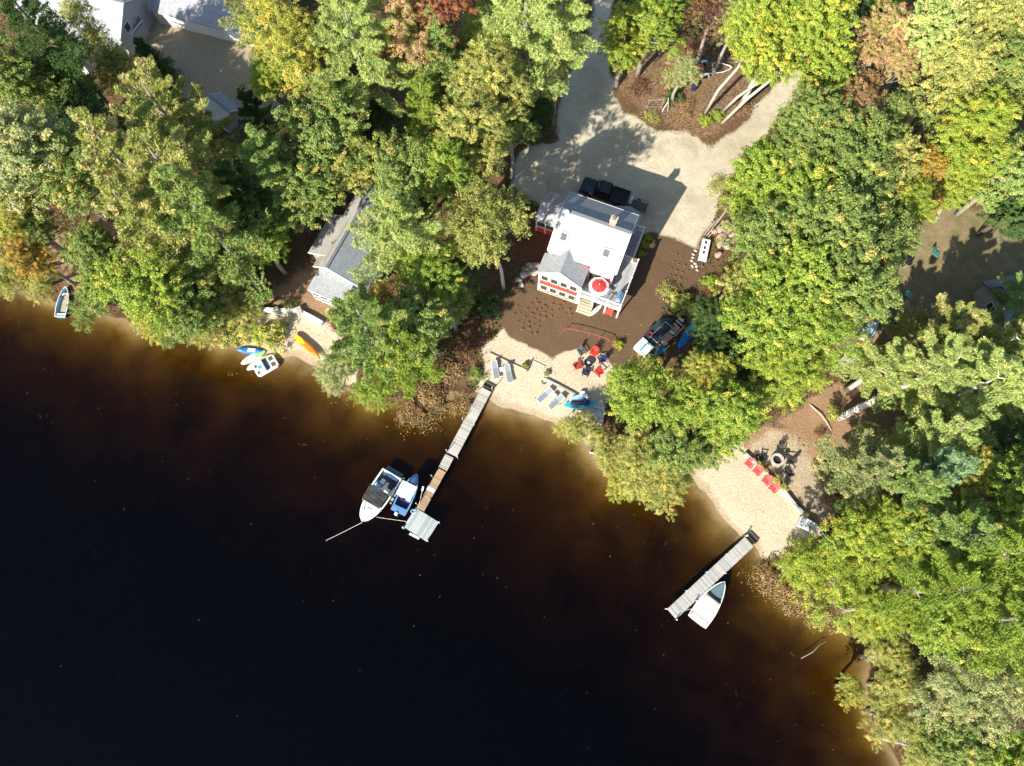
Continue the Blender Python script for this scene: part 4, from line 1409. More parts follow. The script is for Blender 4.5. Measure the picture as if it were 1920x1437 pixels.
leg0 = None
for x, y in ((-2.85, -5.25), (-1.4, -5.25), (0.1, -5.25), (1.55, -5.25), (1.55, -2.5), (1.55, 0.25), (0.92, 2.3), (0.92, 4.1)):
    if leg0 is None:
        leg0 = MB().box((0, 0, (FZ + Z0) / 2 - 0.05), (0.16, 0.16, FZ - Z0 + 0.1)).build('leg', 'white_paint', deck, loc=(x, y, 0))
    else:
        part(leg0, deck, (x, y, 0))
post0 = None
posts = [(-2.85, -5.27), (-1.37, -5.27), (0.1, -5.27), (1.57, -5.27), (1.57, -3.6), (1.57, -1.9), (1.57, 0.27), (0.95, 0.27), (0.95, 2.2), (0.95, 4.13), (-0.2, 4.13), (-0.2, 0.27)]
for x, y in posts:
    if post0 is None:
        post0 = MB().box((0, 0, FZ + 0.55), (0.11, 0.11, 1.1)).build('railing_post', 'white_vinyl', deck, loc=(x, y, 0))
        cap0 = MB().box((0, 0, FZ + 1.12), (0.17, 0.17, 0.06)).build('cap', 'white_vinyl', post0)
    else:
        q = part(post0, deck, (x, y, 0))
        part(cap0, q, (0, 0, 0))
runs = [(0, 1), (1, 2), (2, 3), (3, 4), (4, 5), (5, 6), (8, 9), (7, 8), (9, 10), (6, 7), (7, 11)]
for a, b_ in runs:
    p0, p1 = Vector((*posts[a], 0)), Vector((*posts[b_], 0))
    L_ = (p1 - p0).length
    r_ = MB().bar(p0 + Vector((0, 0, FZ + 1.02)), p1 + Vector((0, 0, FZ + 1.02)), 0.09, 0.06).bar(p0 + Vector((0, 0, FZ + 0.12)), p1 + Vector((0, 0, FZ + 0.12)), 0.06, 0.06).build('rail', 'white_vinyl', deck)
    bmb = MB()
    k = max(2, int(L_ / 0.125))
    for i in range(1, k):
        q = p0.lerp(p1, i / k)
        bmb.box((q.x, q.y, FZ + 0.56), (0.035, 0.035, 0.86))
    b2 = bmb.build('baluster', 'white_vinyl', r_, fix=False)
    b2['kind'] = 'stuff'
# white gate rails on the stairs behind the lounge corner, wooden steps below the deck
st = thing('wooden_steps', 'weathered wooden steps under the front rail of the deck', 'steps', house.matrix_basis @ Vector((0, 0, 0)), HA)
st.location = (hp.x, hp.y, 0)
step0 = None
for i in range(5):
    if step0 is None:
        step0 = MB().box((0, 0, 0), (1.5, 0.27, 0.05)).build('tread', 'step_wood', st, loc=(-2.0, -5.1, 1.5))
    else:
        part(step0, st, (-2.0, -5.1 - i * 0.26, 1.5 - i * 0.21))
for x in (-2.75, -1.25):
    MB().bar((x, -4.95, 1.5), (x, -6.25, 0.5), 0.05, 0.2).build('stringer', 'step_wood', st)


def HL(x, y, z=0.0):
    c_, s_ = math.cos(HA), math.sin(HA)
    return Vector((hp.x + x * c_ - y * s_, hp.y + x * s_ + y * c_, z))


# parasol on the deck
um_scale = 0.92
um = thing('patio_umbrella', 'red eight sided patio umbrella with white border open on the deck', 'umbrella', HL(-1.25, -4.5, FZ + 0.02), HA)
um.scale = (um_scale,) * 3
MB().tube([(0, 0, 0), (0, 0, 2.5)], 0.028, 8).build('pole', 'dark_metal', um)
MB().lathe([(0.28, 0), (0.28, 0.06), (0.05, 0.1)], (0, 0, 0), 14, cap0=True, cap1=True).build('base', 'dark_metal', um)
pan = pv = None
for i in range(8):
    a0, a1 = 2 * math.pi * i / 8, 2 * math.pi * (i + 1) / 8
    if pan is None:
        pt = lambda r_, a, z: (r_ * math.cos(a), r_ * math.sin(a), z)
        am = (a0 + a1) / 2
        pan = MB().add([pt(0.03, am, 2.52), pt(0.86, a0, 2.16), pt(0.83, am, 2.10), pt(0.86, a1, 2.16)], [(0, 1, 2), (0, 2, 3)]).build('canopy_panel', 'canvas_red', um, fix=False)
        pv = MB().add([pt(0.86, a0, 2.16), pt(1.17, a0, 1.98), pt(1.12, am, 1.93), pt(1.17, a1, 1.98), pt(0.86, a1, 2.16), pt(0.83, am, 2.10), pt(1.18, a0, 1.85), pt(1.13, am, 1.80), pt(1.18, a1, 1.85)],
                      [(0, 1, 2, 5), (5, 2, 3, 4), (1, 6, 7, 2), (2, 7, 8, 3)]).build('canopy_border', 'canvas_white', um, fix=False)
    else:
        part(pan, um, (0, 0, 0), a0)
        part(pv, um, (0, 0, 0), a0)
MB().lathe([(0.06, 2.5), (0.05, 2.58), (0.0, 2.62)], (0, 0, 0), 8, cap0=True).build('finial', 'canvas_white', um)
# table and chairs below it
tb = thing('patio_table', 'round patio table under the red umbrella', 'table', HL(-1.25, -4.35, FZ + 0.02), HA)
MB().lathe([(0.06, 0.68), (0.6, 0.68), (0.62, 0.70), (0.62, 0.72), (0.06, 0.72)], (0, 0, 0), 24).build('table_top', 'grey_plastic', tb)
for i in range(4):
    a = math.pi / 4 + i * math.pi / 2
    MB().tube([(0.5 * math.cos(a), 0.5 * math.sin(a), 0), (0.35 * math.cos(a), 0.35 * math.sin(a), 0.69)], 0.02, 6).build('leg', 'dark_metal', tb)
pc = thing('patio_chair', 'metal patio chair left of the red umbrella', 'chair', HL(-2.3, -4.6, FZ + 0.02), HA + R(-70), 'patio chairs on the deck')
MB().box((0, 0, 0.42), (0.5, 0.5, 0.03)).build('seat', 'grey_mesh', pc)
MB().box((0, 0.27, 0.72), (0.5, 0.03, 0.55), rx=R(-12)).build('backrest', 'grey_mesh', pc)
for sx in (-1, 1):
    MB().tube([(0.25 * sx, -0.22, 0), (0.25 * sx, -0.24, 0.62), (0.25 * sx, 0.27, 0.62), (0.25 * sx, 0.3, 0)], 0.018, 6).build('leg', 'dark_metal', pc)
again(pc, 'metal patio chair on the lake side of the red umbrella', HL(-1.15, -5.0, FZ + 0.02), HA + R(185), 'patio chairs on the deck')
again(pc, 'metal patio chair right of the red umbrella towards the side deck', HL(-0.1, -3.9, FZ + 0.02), HA + R(60), 'patio chairs on the deck')
# grill
gr = thing('gas_grill', 'blue covered gas grill with white side shelf in the deck corner', 'grill', HL(1.05, -4.35, FZ + 0.02), HA + R(90))
MB().box((0, 0, 0.45), (1.0, 0.5, 0.85)).build('cabinet', 'galvanised', gr, bev=0.02)
MB().tube([(-0.42, 0, 1.0), (0.42, 0, 1.0)], 0.27, 14).build('lid', 'blue_hull', gr, smooth=False)
MB().box((-0.75, 0, 0.86), (0.42, 0.45, 0.04)).build('side_shelf', 'white_paint', gr)
MB().tube([(-0.36, -0.3, 1.02), (0.36, -0.3, 1.02)], 0.02, 6).build('handle', 'aluminium', gr)
# planter on the rail
fp = thing('flower_planter', 'hanging planter of orange and yellow flowers on the deck railing', 'planter', HL(1.3, 0.05, FZ + 0.9), HA)
MB().lathe([(0.10, -0.16), (0.17, 0.0), (0.19, 0.02)], (0, 0, 0), 12, cap0=True, cap1=True).build('pot', 'wood_dark', fp)
put_leaves('shrub', 'gold', fp, (0, 0, 0.02), (0.17, 0.17, 0.2), 0, 'flowers')
# things kept under the deck
for nm, lab, cat, px, py, mat, dims in (
        ('plastic_table', 'square orange red plastic table under the deck edge', 'table', 1141, 586, 'red_plastic', None),):
    t_ = thing(nm, lab, cat, G(px, py), HA)
    MB().box((0, 0, 0.52), (0.95, 0.95, 0.05)).build('table_top', simple('faded_red', (0.50, 0.10, 0.055), 0.6, 0.15, 2.0), t_)
    for sx in (-1, 1):
        for sy in (-1, 1):
            MB().box((0.38 * sx, 0.38 * sy, 0.25), (0.06, 0.06, 0.5)).build('leg', 'faded_red', t_)
ft = [(-0.5, 0.0), (-0.42, -0.2), (-0.1, -0.32), (0.3, -0.3), (0.62, -0.12), (0.72, 0.0), (0.62, 0.12), (0.3, 0.3), (-0.1, 0.32), (-0.42, 0.2)]
BOARD = [(math.cos(t) * 1.6 * (1 if math.cos(t) > 0 else 0.95), 0.38 * math.sin(t) * (1 - 0.25 * max(0, math.cos(t)) ** 3)) for t in [2 * math.pi * i / 28 for i in range(28)]]
pb_sc = 0.62
pbd = thing('paddleboard', 'pale blue and white paddleboard standing under the deck', 'paddleboard', G(1117, 583) + Vector((0, 0, 0.1)), HA + R(65))
pbd.scale = (pb_sc,) * 3
MB().rings(BOARD, [(0.93, 0.9, 0.0), (1, 1, 0.05), (0.97, 0.92, 0.1)]).build('board', 'pale_board', pbd)
MB().box((0.15, 0, 0.112), (0.9, 0.4, 0.012)).build('deck_pad', 'lightblue', pbd)
# garden plants beside the deck
for px, py, lab in ((1214, 447, 'yellow green round shrub beside the side deck, nearest the drive'), (1209, 462, 'round shrub beside the side deck, middle one of three'),
                    (1203, 477, 'round bright shrub beside the side deck, nearest the railing corner')):
    shrub('shrub', 'lime', px, py, 0.55, lab, 'three shrubs by the side deck', tall=1.1)
# freshly planted perennials in the mulch
tufts = [(1004, 563), (1019, 563), (1036, 562), (1048, 574), (996, 571), (1008, 571), (1020, 575), (1036, 572), (1024, 579), (1057, 569), (969, 575), (988, 581), (1004, 583), (1014, 580), (1033, 583),
         (1047, 583), (1067, 582), (1020, 587), (997, 590), (1010, 593), (1021, 597), (1034, 594), (1001, 599), (990, 606), (970, 604), (980, 609), (1000, 609), (1010, 604), (1010, 614), (991, 616), (979, 618),
         (995, 627), (1005, 626), (975, 588), (964, 590), (984, 595), (1043, 598), (1059, 590), (1070, 592), (1053, 580)]
tufts2 = [(1268, 478), (1277, 485), (1262, 492), (1272, 497), (1283, 500), (1259, 505), (1268, 510), (1279, 513), (1290, 508), (1265, 520), (1275, 524), (1286, 526), (1256, 517), (1262, 531), (1274, 536), (1252, 498)]
pr = None
for grp, lst, lab in (('small perennials in the mulch before the house', tufts, 'small dry perennial tuft planted in the mulch in front of the red house'),
                      ('small perennials in the mulch right of the deck', tufts2, 'small dry perennial tuft planted in the mulch right of the deck')):
    for px, py in lst:
        g_ = G(px, py)
        if pr is None:
            pr = thing('perennial_plant', lab, 'plant', g_, 0, grp)
            put_leaves('brush', 'brown', pr, (0, 0, 0.03), (0.10, 0.10, 0.22), 0, 'foliage')
        else:
            again(pr, lab, g_, rng.uniform(0, 6), grp, rng.uniform(0.7, 1.25))
# ------------------------------------------------------------------ docks
def frame_of(a, b, h):
    """Local frame: origin at a, x axis towards b."""
    p, q = W(*a, h), W(*b, h)
    d = q - p
    return p, d.length, math.atan2(d.y, d.x)


def facing(a, b):
    """Rotation that turns a thing's front (-y) from a towards b."""
    p, q = W(*a, 0.5), W(*b, 0.5)
    return math.atan2(q.y - p.y, q.x - p.x) + math.pi / 2


def dock(name, label, secs, posts_, group=None):
    o0, _, r0 = frame_of(secs[0][0], secs[0][1], secs[0][3])
    d = thing(name, label, 'dock', (o0.x, o0.y, 0), r0, group)
    ci, si = math.cos(-r0), math.sin(-r0)
    loc = lambda P_: ((P_.x - o0.x) * ci - (P_.y - o0.y) * si, (P_.x - o0.x) * si + (P_.y - o0.y) * ci)
    for a, b_, wd, z, mat, pw, lengthwise in secs:
        p0, L_, r_ = frame_of(a, b_, z)
        x0, y0 = loc(p0)
        rr = r_ - r0
        cr, sr = math.cos(rr), math.sin(rr)
        first = None
        if not lengthwise:
            k = int(L_ / (pw + 0.018))
            for i in range(k):
                u = (i + 0.5) * L_ / k
                at = (x0 + u * cr + rng.uniform(-.006, .006), y0 + u * sr + rng.uniform(-.012, .012), z + rng.uniform(-.004, .004))
                if first is None:
                    first = MB().box((0, 0, 0), (pw, wd, 0.04)).build('plank', mat, d, loc=at, rz=rr)
                else:
                    part(first, d, at, rr + rng.uniform(-.006, .006))
        else:
            k = int(wd / (pw + 0.03))
            for i in range(k):
                v = (i + 0.5) * wd / k - wd / 2
                at = (x0 + L_ / 2 * cr - v * sr, y0 + L_ / 2 * sr + v * cr, z)
                if first is None:
                    first = MB().box((0, 0, 0), (L_, pw, 0.05)).build('plank', mat, d, loc=at, rz=rr)
                else:
                    part(first, d, at, rr)
        for s_ in (-1, 1):
            v = s_ * (wd / 2 - 0.03)
            MB().box((L_ / 2, 0, 0), (L_, 0.05, 0.16)).build('side_beam', mat, d, loc=(x0 - v * sr, y0 + v * cr, z - 0.105), rz=rr)
        for u in np.arange(0.4, L_, 1.6):
            MB().box((0, 0, 0), (0.08, wd - 0.12, 0.12)).build('cross_beam', 'wood_dark', d, loc=(x0 + u * cr, y0 + u * sr, z - 0.09), rz=rr)
    for px, py, top, rad, mat in posts_:
        q = W(px, py, 0.5)
        x, y = loc(q)
        bz = gz(q.x, q.y) - 0.3
        po = MB().tube([(0, 0, bz), (0, 0, top)], rad, 8).build('dock_post', mat, d, loc=(x, y, 0))
        MB().lathe([(rad * 1.25, 0), (rad * 1.25, 0.05), (0.0, 0.07)], (0, 0, top), 8, cap0=True).build('cap', 'white_vinyl', po)
    return d


dk = dock('long_dock', 'long narrow dock off the main beach ending in a square ribbed grey platform',
          [((912, 731), (847, 853), 1.12, 0.52, 'wood_white', 0.135, False), ((843, 855), (830, 880), 0.95, 0.52, 'wood_white', 0.135, False),
           ((829, 882), (788, 956), 0.84, 0.50, 'wood_tan', 0.13, False), ((801, 966), (778, 1002), 2.75, 0.54, 'wood_green', 0.125, True)],
          [(868, 788, 1.35, 0.045, 'galvanised'), (889, 797, 0.9, 0.045, 'galvanised'), (838, 847, 1.35, 0.045, 'galvanised'), (858, 858, 0.9, 0.045, 'galvanised'),
           (923, 731, 1.4, 0.045, 'galvanised'), (810, 894, 1.3, 0.04, 'galvanised'), (805, 938, 0.7, 0.04, 'galvanised'), (782, 946, 1.4, 0.04, 'galvanised'),
           (756, 990, 0.8, 0.07, 'white_paint'), (801, 1014, 0.8, 0.07, 'white_paint'), (823, 980, 0.8, 0.06, 'white_paint'), (902, 727, 1.1, 0.045, 'galvanised')])
dp_, dL, dr = frame_of((801, 966), (778, 1002), 0.54)
ci, si = math.cos(-dk.rotation_euler[2]), math.sin(-dk.rotation_euler[2])
q = W(808, 918, 0.53)
MB().box((0, 0, 0), (0.42, 0.86, 0.012)).build('ramp_plate', 'aluminium', dk, loc=((q.x - dk.location.x) * ci - (q.y - dk.location.y) * si, (q.x - dk.location.x) * si + (q.y - dk.location.y) * ci, 0.532))
q = W(778, 1004, 0.4)
MB().box((0, 0, 0), (0.22, 1.1, 0.12)).build('bumper', 'white_vinyl', dk, loc=((q.x - dk.location.x) * ci - (q.y - dk.location.y) * si + 0.1, (q.x - dk.location.x) * si + (q.y - dk.location.y) * ci, 0.46))
dock('grey_dock', 'weathered grey dock from the right hand beach beside the covered boat',
     [((1405, 1016), (1259, 1152), 1.22, 0.55, 'wood_weathered', 0.14, False)],
     [(1303, 1127, 1.0, 0.06, 'black_rubber'), (1267, 1162, 1.0, 0.06, 'black_rubber'), (1250, 1142, 0.62, 0.05, 'white_paint'), (1287, 1108, 0.62, 0.05, 'white_paint'),
      (1325, 1073, 0.62, 0.05, 'white_paint'), (1363, 1039, 0.62, 0.05, 'white_paint'), (1360, 1075, 0.62, 0.05, 'white_paint'), (1399, 1005, 0.9, 0.07, 'white_paint')])
for lab, px, py, rr in (('black open end frame of the long dock lying on the sand', 917, 725, dk.rotation_euler[2]), ('black end frame at the land end of the grey dock', 1410, 1009, ang((1405, 1016), (1259, 1152)))):
    q = G(px, py)
    e = thing('ramp_frame', lab, 'ramp', (q.x, q.y, max(q.z, 0.02)), rr, 'dock ramp frames')
    MB().box((0, -0.55, 0.2), (0.55, 0.06, 0.14)).box((0, 0.55, 0.2), (0.55, 0.06, 0.14)).box((-0.26, 0, 0.2), (0.06, 1.1, 0.12)).box((0.2, 0, 0.2), (0.06, 1.1, 0.12)).build('frame', 'wood_dark', e)
    MB().box((0, 0, 0.12), (0.5, 1.04, 0.03)).build('tread', 'black_rubber', e)

# ------------------------------------------------------------------ boats
def hull_outline(L_, B_, tran=0.82, k=2.2, n=16):
    """Plan of a boat: transom at x=0, bow at x=L."""
    up = []
    for i in range(n + 1):
        t = i / n
        y = B_ / 2 * (1 - t ** k) ** (0.72 if k < 3.5 else 0.62) * (tran + (1 - tran) * min(1, t * 3.2))
        up.append((t * L_, max(y, 0.012)))
    return [(x, -y) for x, y in up] + [(x, y) for x, y in reversed(up)]


def boat_body(root, L_, B_, D_, mat, inner=None, floor='white_paint', sheer=0.18, tran=0.82, k=2.2, keel=-0.25, rim=0.10, deep=0.5, rimmat=None):
    o = hull_outline(L_, B_, tran, k)
    zt = lambda f: (lambda x: keel + (D_ * f + sheer * f * (x / L_) ** 2))
    MB().rings(o, [(0.90, 0.28, keel, 0.0), (0.95, 0.72, zt(0.3)), (0.985, 0.95, zt(0.7)), (1.0, 1.0, zt(1.0)), (1.0, 1.0, lambda x: zt(1.0)(x) + 0.03)], True, False).build('hull', mat, root, smooth=False)
    s1 = 1 - 2 * rim / B_
    s2 = 1 - 2.2 * rim / L_
    gz_ = lambda x: zt(1.0)(x) + 0.03
    MB().rings(o, [(1.0, 1.0, gz_), (s2, s1, gz_, rim)], False, False).build('gunwale', rimmat or mat, root, fix=False)
    MB().rings(o, [(s2, s1, gz_, rim), (s2 * 0.99, s1 * 0.94, lambda x: gz_(x) - deep * 0.5, rim * 1.05), (s2 * 0.97, s1 * 0.85, keel + D_ - deep + 0.02, rim * 1.4)], False, True).build('interior', inner or floor, root, fix=False)
    return gz_


def boat_at(name, label, cat, stern, bow, z=0.0, group=None):
    p, L_, r_ = frame_of(stern, bow, 0.4)
    return thing(name, label, cat, (p.x, p.y, z), r_, group), L_


# white cabin boat with black top
b1, L1 = boat_at('motorboat', 'white motorboat with a black canvas top moored beside the blue boat', 'boat', (736, 889), (680, 979))
B1 = 2.45
g1 = boat_body(b1, L1, B1, 0.85, 'gelcoat', 'grey_plastic', sheer=0.25, tran=0.93, k=3.8, deep=0.55, rim=0.16)
fd = hull_outline(L1, B1, 0.93, 3.8)
bowp = [(x, y * 0.93) for x, y in fd if x > 0.60 * L1]
bowp2 = [(min(x, L1 - 0.12), y) for x, y in bowp]
MB().add([(x, y, g1(x) + 0.03) for x, y in bowp2] + [(x, y * 0.5, g1(x) + 0.10) for x, y in bowp2], [tuple(range(len(bowp2), 2 * len(bowp2)))] + [(i, i + 1, i + 1 + len(bowp2), i + len(bowp2)) for i in range(len(bowp2) - 1)]).build('foredeck', 'gelcoat', b1)
MB().tube([(0.64 * L1, -0.75, g1(0.64 * L1) + 0.16), (0.80 * L1, -0.5, g1(0.8 * L1) + 0.2), (0.89 * L1, 0, g1(0.89 * L1) + 0.22), (0.80 * L1, 0.5, g1(0.8 * L1) + 0.2), (0.64 * L1, 0.75, g1(0.64 * L1) + 0.16)], 0.016, 6).build('bow_rail', 'aluminium', b1)
MB().box((0.78 * L1, 0, g1(0.78 * L1) + 0.12), (0.5, 0.5, 0.05)).build('hatch', 'white_paint', b1, bev=0.02)
for s_ in (-1, 1):
    MB().tube([(0.66 * L1, 0.78 * s_, g1(0.66 * L1) + 0.105), (0.82 * L1, 0.42 * s_, g1(0.82 * L1) + 0.125), (0.92 * L1, 0.03 * s_, g1(0.92 * L1) + 0.12)], 0.02, 5).build('deck_seam', 'grey_mesh', b1)
    for u in (0.68, 0.76, 0.84):
        MB().box((u * L1, (0.98 - (u - 0.68) * 2.2) * s_, g1(u * L1) + 0.1), (0.16, 0.05, 0.06)).build('cleat', 'galvanised', b1)
# canvas top, slightly bellied
cx0, cx1 = 0.36 * L1, 0.66 * L1
vs, fs = [], []
for i in range(7):
    for j in range(7):
        x = cx0 + (cx1 - cx0) * i / 6
        y = (j / 6 - 0.5) * 2.2 * (1 - 0.06 * i / 6)
        vs.append((x, y, 1.72 + 0.16 * math.sin(math.pi * j / 6) + 0.03 * math.sin(i * 1.9 + j)))
for i in range(6):
    for j in range(6):
        a = i * 7 + j
        fs.append((a, a + 7, a + 8, a + 1))
cvs = MB().add(vs, fs).build('canvas_top', 'black_cloth', b1, fix=False)
sol = cvs.modifiers.new('thick', 'SOLIDIFY')
sol.thickness = 0.03
for x in (cx0 + 0.1, cx1 - 0.1):
    MB().tube([(x, -1.02, 0.6), (x, -1.02, 1.6), (x, -0.6, 1.78), (x, 0, 1.84), (x, 0.6, 1.78), (x, 1.02, 1.6), (x, 1.02, 0.6)], 0.016, 6).build('canvas_frame', 'aluminium', b1)
MB().slab([(0.62 * L1, -0.8, 0.95), (0.67 * L1, -0.7, 0.7), (0.67 * L1, 0.7, 0.7), (0.62 * L1, 0.8, 0.95)], 0.02).build('windscreen', 'car_glass', b1)
MB().box((-0.28, 0, 0.12), (0.5, 1.9, 0.06)).build('swim_platform', 'teal_canvas', b1)
MB().box((0.25, 0, 0.50), (0.4, 1.7, 0.22)).build('stern_bench', 'lightblue', b1, bev=0.03)
MB().box((1.05, 0.5, 0.42), (0.55, 0.5, 0.3)).build('engine_cover', 'black_plastic', b1, bev=0.04)
MB().box((1.75, 0.45, 0.42), (0.55, 0.5, 0.45)).build('seat', 'white_vinyl', b1, bev=0.04)
MB().box((1.75, -0.55, 0.42), (0.5, 0.5, 0.45)).build('seat', 'lightblue', b1, bev=0.04)
for lab, nm, x, y, mat, sz in (('blue and white towel heap in the cockpit of the white motorboat', 'towel', 1.6, -0.85, 'bucket_blue', (0.5, 0.3, 0.16)),
                              ('red bag at the side of the white motorboat', 'bag', 2.2, -0.8, 'red_plastic', (0.34, 0.24, 0.22)),
                              ('pale cooler between the seats of the white motorboat', 'cooler', 1.15, -0.35, 'grey_mesh', (0.5, 0.42, 0.36)),
                              ('orange life vest on the side deck of the white motorboat', 'life_vest', 3.55, -1.0, 'orange_plastic', (0.4, 0.22, 0.12))):
    q = b1.matrix_basis @ Vector((x, y, 0.46))
    cr, sr = math.cos(b1.rotation_euler[2]), math.sin(b1.rotation_euler[2])
    q = Vector((b1.location.x + x * cr - y * sr, b1.location.y + x * sr + y * cr, 0.46))
    if nm == 'life_vest':
        q.z = 0.72
    t_ = thing(nm, lab, nm.replace('_', ' '), q, b1.rotation_euler[2] + rng.uniform(-.4, .4))
    MB().box((0, 0, sz[2] / 2), sz).build('body', mat, t_, bev=0.05)
    if nm == 'cooler':
        MB().box((0, 0, sz[2] + 0.02), (sz[0] * 1.04, sz[1] * 1.04, 0.06)).build('lid', 'white_vinyl', t_, bev=0.01)
    elif nm == 'life_vest':
        MB().tube([(-0.12, -0.1, 0.12), (0, 0.0, 0.17), (0.12, -0.1, 0.12)], 0.03, 6).build('collar', 'orange_plastic', t_)
    elif nm == 'bag':
        MB().tube([(-0.1, 0, 0.2), (0, 0, 0.32), (0.1, 0, 0.2)], 0.015, 6).build('handle', 'red_plastic', t_)
    else:
        MB().box((0.1, 0.05, sz[2] + 0.03), (0.28, 0.22, 0.08)).build('fold', 'canvas_white', t_, bev=0.03)
# blue boat with white top
b2, L2 = boat_at('fishing_boat', 'small blue boat with a white top moored beside the tan dock boards', 'boat', (746, 962), (783, 889))
g2 = boat_body(b2, L2, 1.75, 0.72, 'blue_hull', 'navy', sheer=0.2, tran=0.92, k=3.2, deep=0.41, rim=0.16, rimmat='blue_hull')
fd = hull_outline(L2, 1.75, 0.92, 3.2)
bp = [(min(x, L2 - 0.1), y * 0.9) for x, y in fd if x > 0.72 * L2]
MB().add([(x, y, g2(x) + 0.025) for x, y in bp], [tuple(range(len(bp)))]).build('foredeck', 'blue_hull', b2)
MB().box((0.83 * L2, 0, g2(0.83 * L2) + 0.05), (0.6, 0.42, 0.06)).build('hatch', 'lightblue', b2, bev=0.02)
vs, fs = [], []
for i in range(6):
    for j in range(6):
        vs.append((0.35 * L2 + 1.5 * i / 5, (j / 5 - 0.5) * 1.62, 1.70 + 0.13 * math.sin(math.pi * j / 5) + 0.02 * math.sin(i * 2.2)))
for i in range(5):
    for j in range(5):
        a = i * 6 + j
        fs.append((a, a + 6, a + 7, a + 1))
cv = MB().add(vs, fs).build('canvas_top', 'canvas_white', b2, fix=False)
cv.modifiers.new('thick', 'SOLIDIFY').thickness = 0.03
for x in (0.37 * L2, 0.35 * L2 + 1.4):
    for s_ in (-1, 1):
        MB().tube([(x, 0.76 * s_, 0.5), (x, 0.78 * s_, 1.7)], 0.018, 6).build('top_pole', 'aluminium', b2)
MB().box((0.52 * L2, 0, 0.5), (0.4, 0.7, 0.6)).build('console', 'lightblue', b2, bev=0.04)
MB().box((0.09 * L2, 0, 0.42), (0.5, 1.45, 0.18)).build('stern_deck', 'blue_hull', b2, bev=0.03)
MB().box((0.40 * L2, 0.45, 0.34), (0.42, 0.42, 0.35)).build('seat', 'skin_pink', b2, bev=0.06)
MB().box((0.38 * L2, -0.35, 0.3), (0.42, 0.5, 0.3)).build('seat', 'lightblue', b2, bev=0.06)
MB().box((-0.16, 0.1, 0.35), (0.32, 0.3, 0.6)).build('outboard', 'canvas_white', b2, bev=0.06)
# bumper rail between the two boats, mooring lines, paddle
rl = thing('bumper_rail', 'floating white rail with dark pads between the two moored boats', 'rail', W(745, 920, 0.3), ang((733, 943), (757, 897)))
MB().tube([(-1.45, 0.06, 0.0), (1.45, 0.06, 0)], 0.05, 8).build('rail', 'white_vinyl', rl)
MB().tube([(-1.5, -0.06, 0.0), (1.4, -0.06, 0)], 0.045, 8).build('rail', 'aluminium', rl)
for i in range(6):
    MB().box((-1.3 + i * 0.5, 0, 0.02), (0.14, 0.22, 0.14)).build('pad', 'black_rubber', rl)
for lab, a, b_, za, zb in (('mooring line from the bow of the white motorboat out into the lake', (679, 980), (611, 1014), 0.75, 0.0), ('mooring line from the white motorboat to the dock platform', (706, 970), (762, 978), 0.7, 0.5),
                           ('mooring line from the covered boat to the grey dock', (1296, 1142), (1281, 1146), 0.5, 0.5)):
    p, q = W(*a, za), W(*b_, zb)
    mid = p.lerp(q, 0.5) - Vector((0, 0, 0.06))
    rp = MB().tube([p, mid, q], 0.02, 5).build('mooring_rope', 'rope')
    tag(rp, lab, 'rope')
pd = thing('paddle', 'white paddle propped up at the tan part of the long dock', 'paddle', W(789, 935, 0.55), ang((784, 952), (793, 917)))
MB().tube([(-1.0, 0, 0), (0.75, 0, 0.35)], 0.022, 6).build('shaft', 'white_paint', pd)
MB().box((0.95, 0, 0.40), (0.45, 0.17, 0.03), ry=-0.19).build('blade', 'white_vinyl', pd, bev=0.01)
# heap of blue rope at the platform corner
rc = thing('rope_coil', 'heap of pale blue rope at the corner between the tan dock and the platform', 'rope', W(773, 959, 0.55), 0)
for i in range(4):
    MB().tube([((0.16 + 0.03 * i) * math.cos(t * 0.7 + i) + 0.05 * i, (0.13 + 0.05 * (i % 2)) * math.sin(t * 0.7 + i), 0.03 + 0.02 * i) for t in range(10)], 0.022, 5).build('coil', 'lightblue', rc)
# covered boat at the right dock
b3, L3 = boat_at('covered_boat', 'white speedboat with cream cockpit cover and slate bow cover at the grey dock', 'boat', (1306, 1166), (1357, 1091))
B3 = 2.2
g3 = boat_body(b3, L3, B3, 0.85, 'gelcoat', 'white_vinyl', sheer=0.12, tran=0.92, k=2.5, deep=0.4, rim=0.12)
fd = hull_outline(L3, B3, 0.92, 2.5)
half = lambda x: max([abs(y) for xx, y in fd if abs(xx - x) < L3 / 14] + [0.05])


def cover(root, x0, x1, inset, zf, mat, name, nx=12, ny=9):
    vs, fs = [], []
    for i in range(nx):
        x = x0 + (x1 - x0) * i / (nx - 1)
        t = x / L3
        hw = B3 / 2 * (1 - t ** 2.5) ** 0.72 * (0.92 + 0.08 * min(1, t * 3.2)) - inset
        for j in range(ny):
            v = j / (ny - 1) * 2 - 1
            vs.append((x, v * max(hw, 0.02), g3(x) + zf(x, v)))
    for i in range(nx - 1):
        for j in range(ny - 1):
            a = i * ny + j
            fs.append((a, a + ny, a + ny + 1, a + 1))
    MB().add(vs, fs).build(name, mat, root, fix=False, smooth=True)


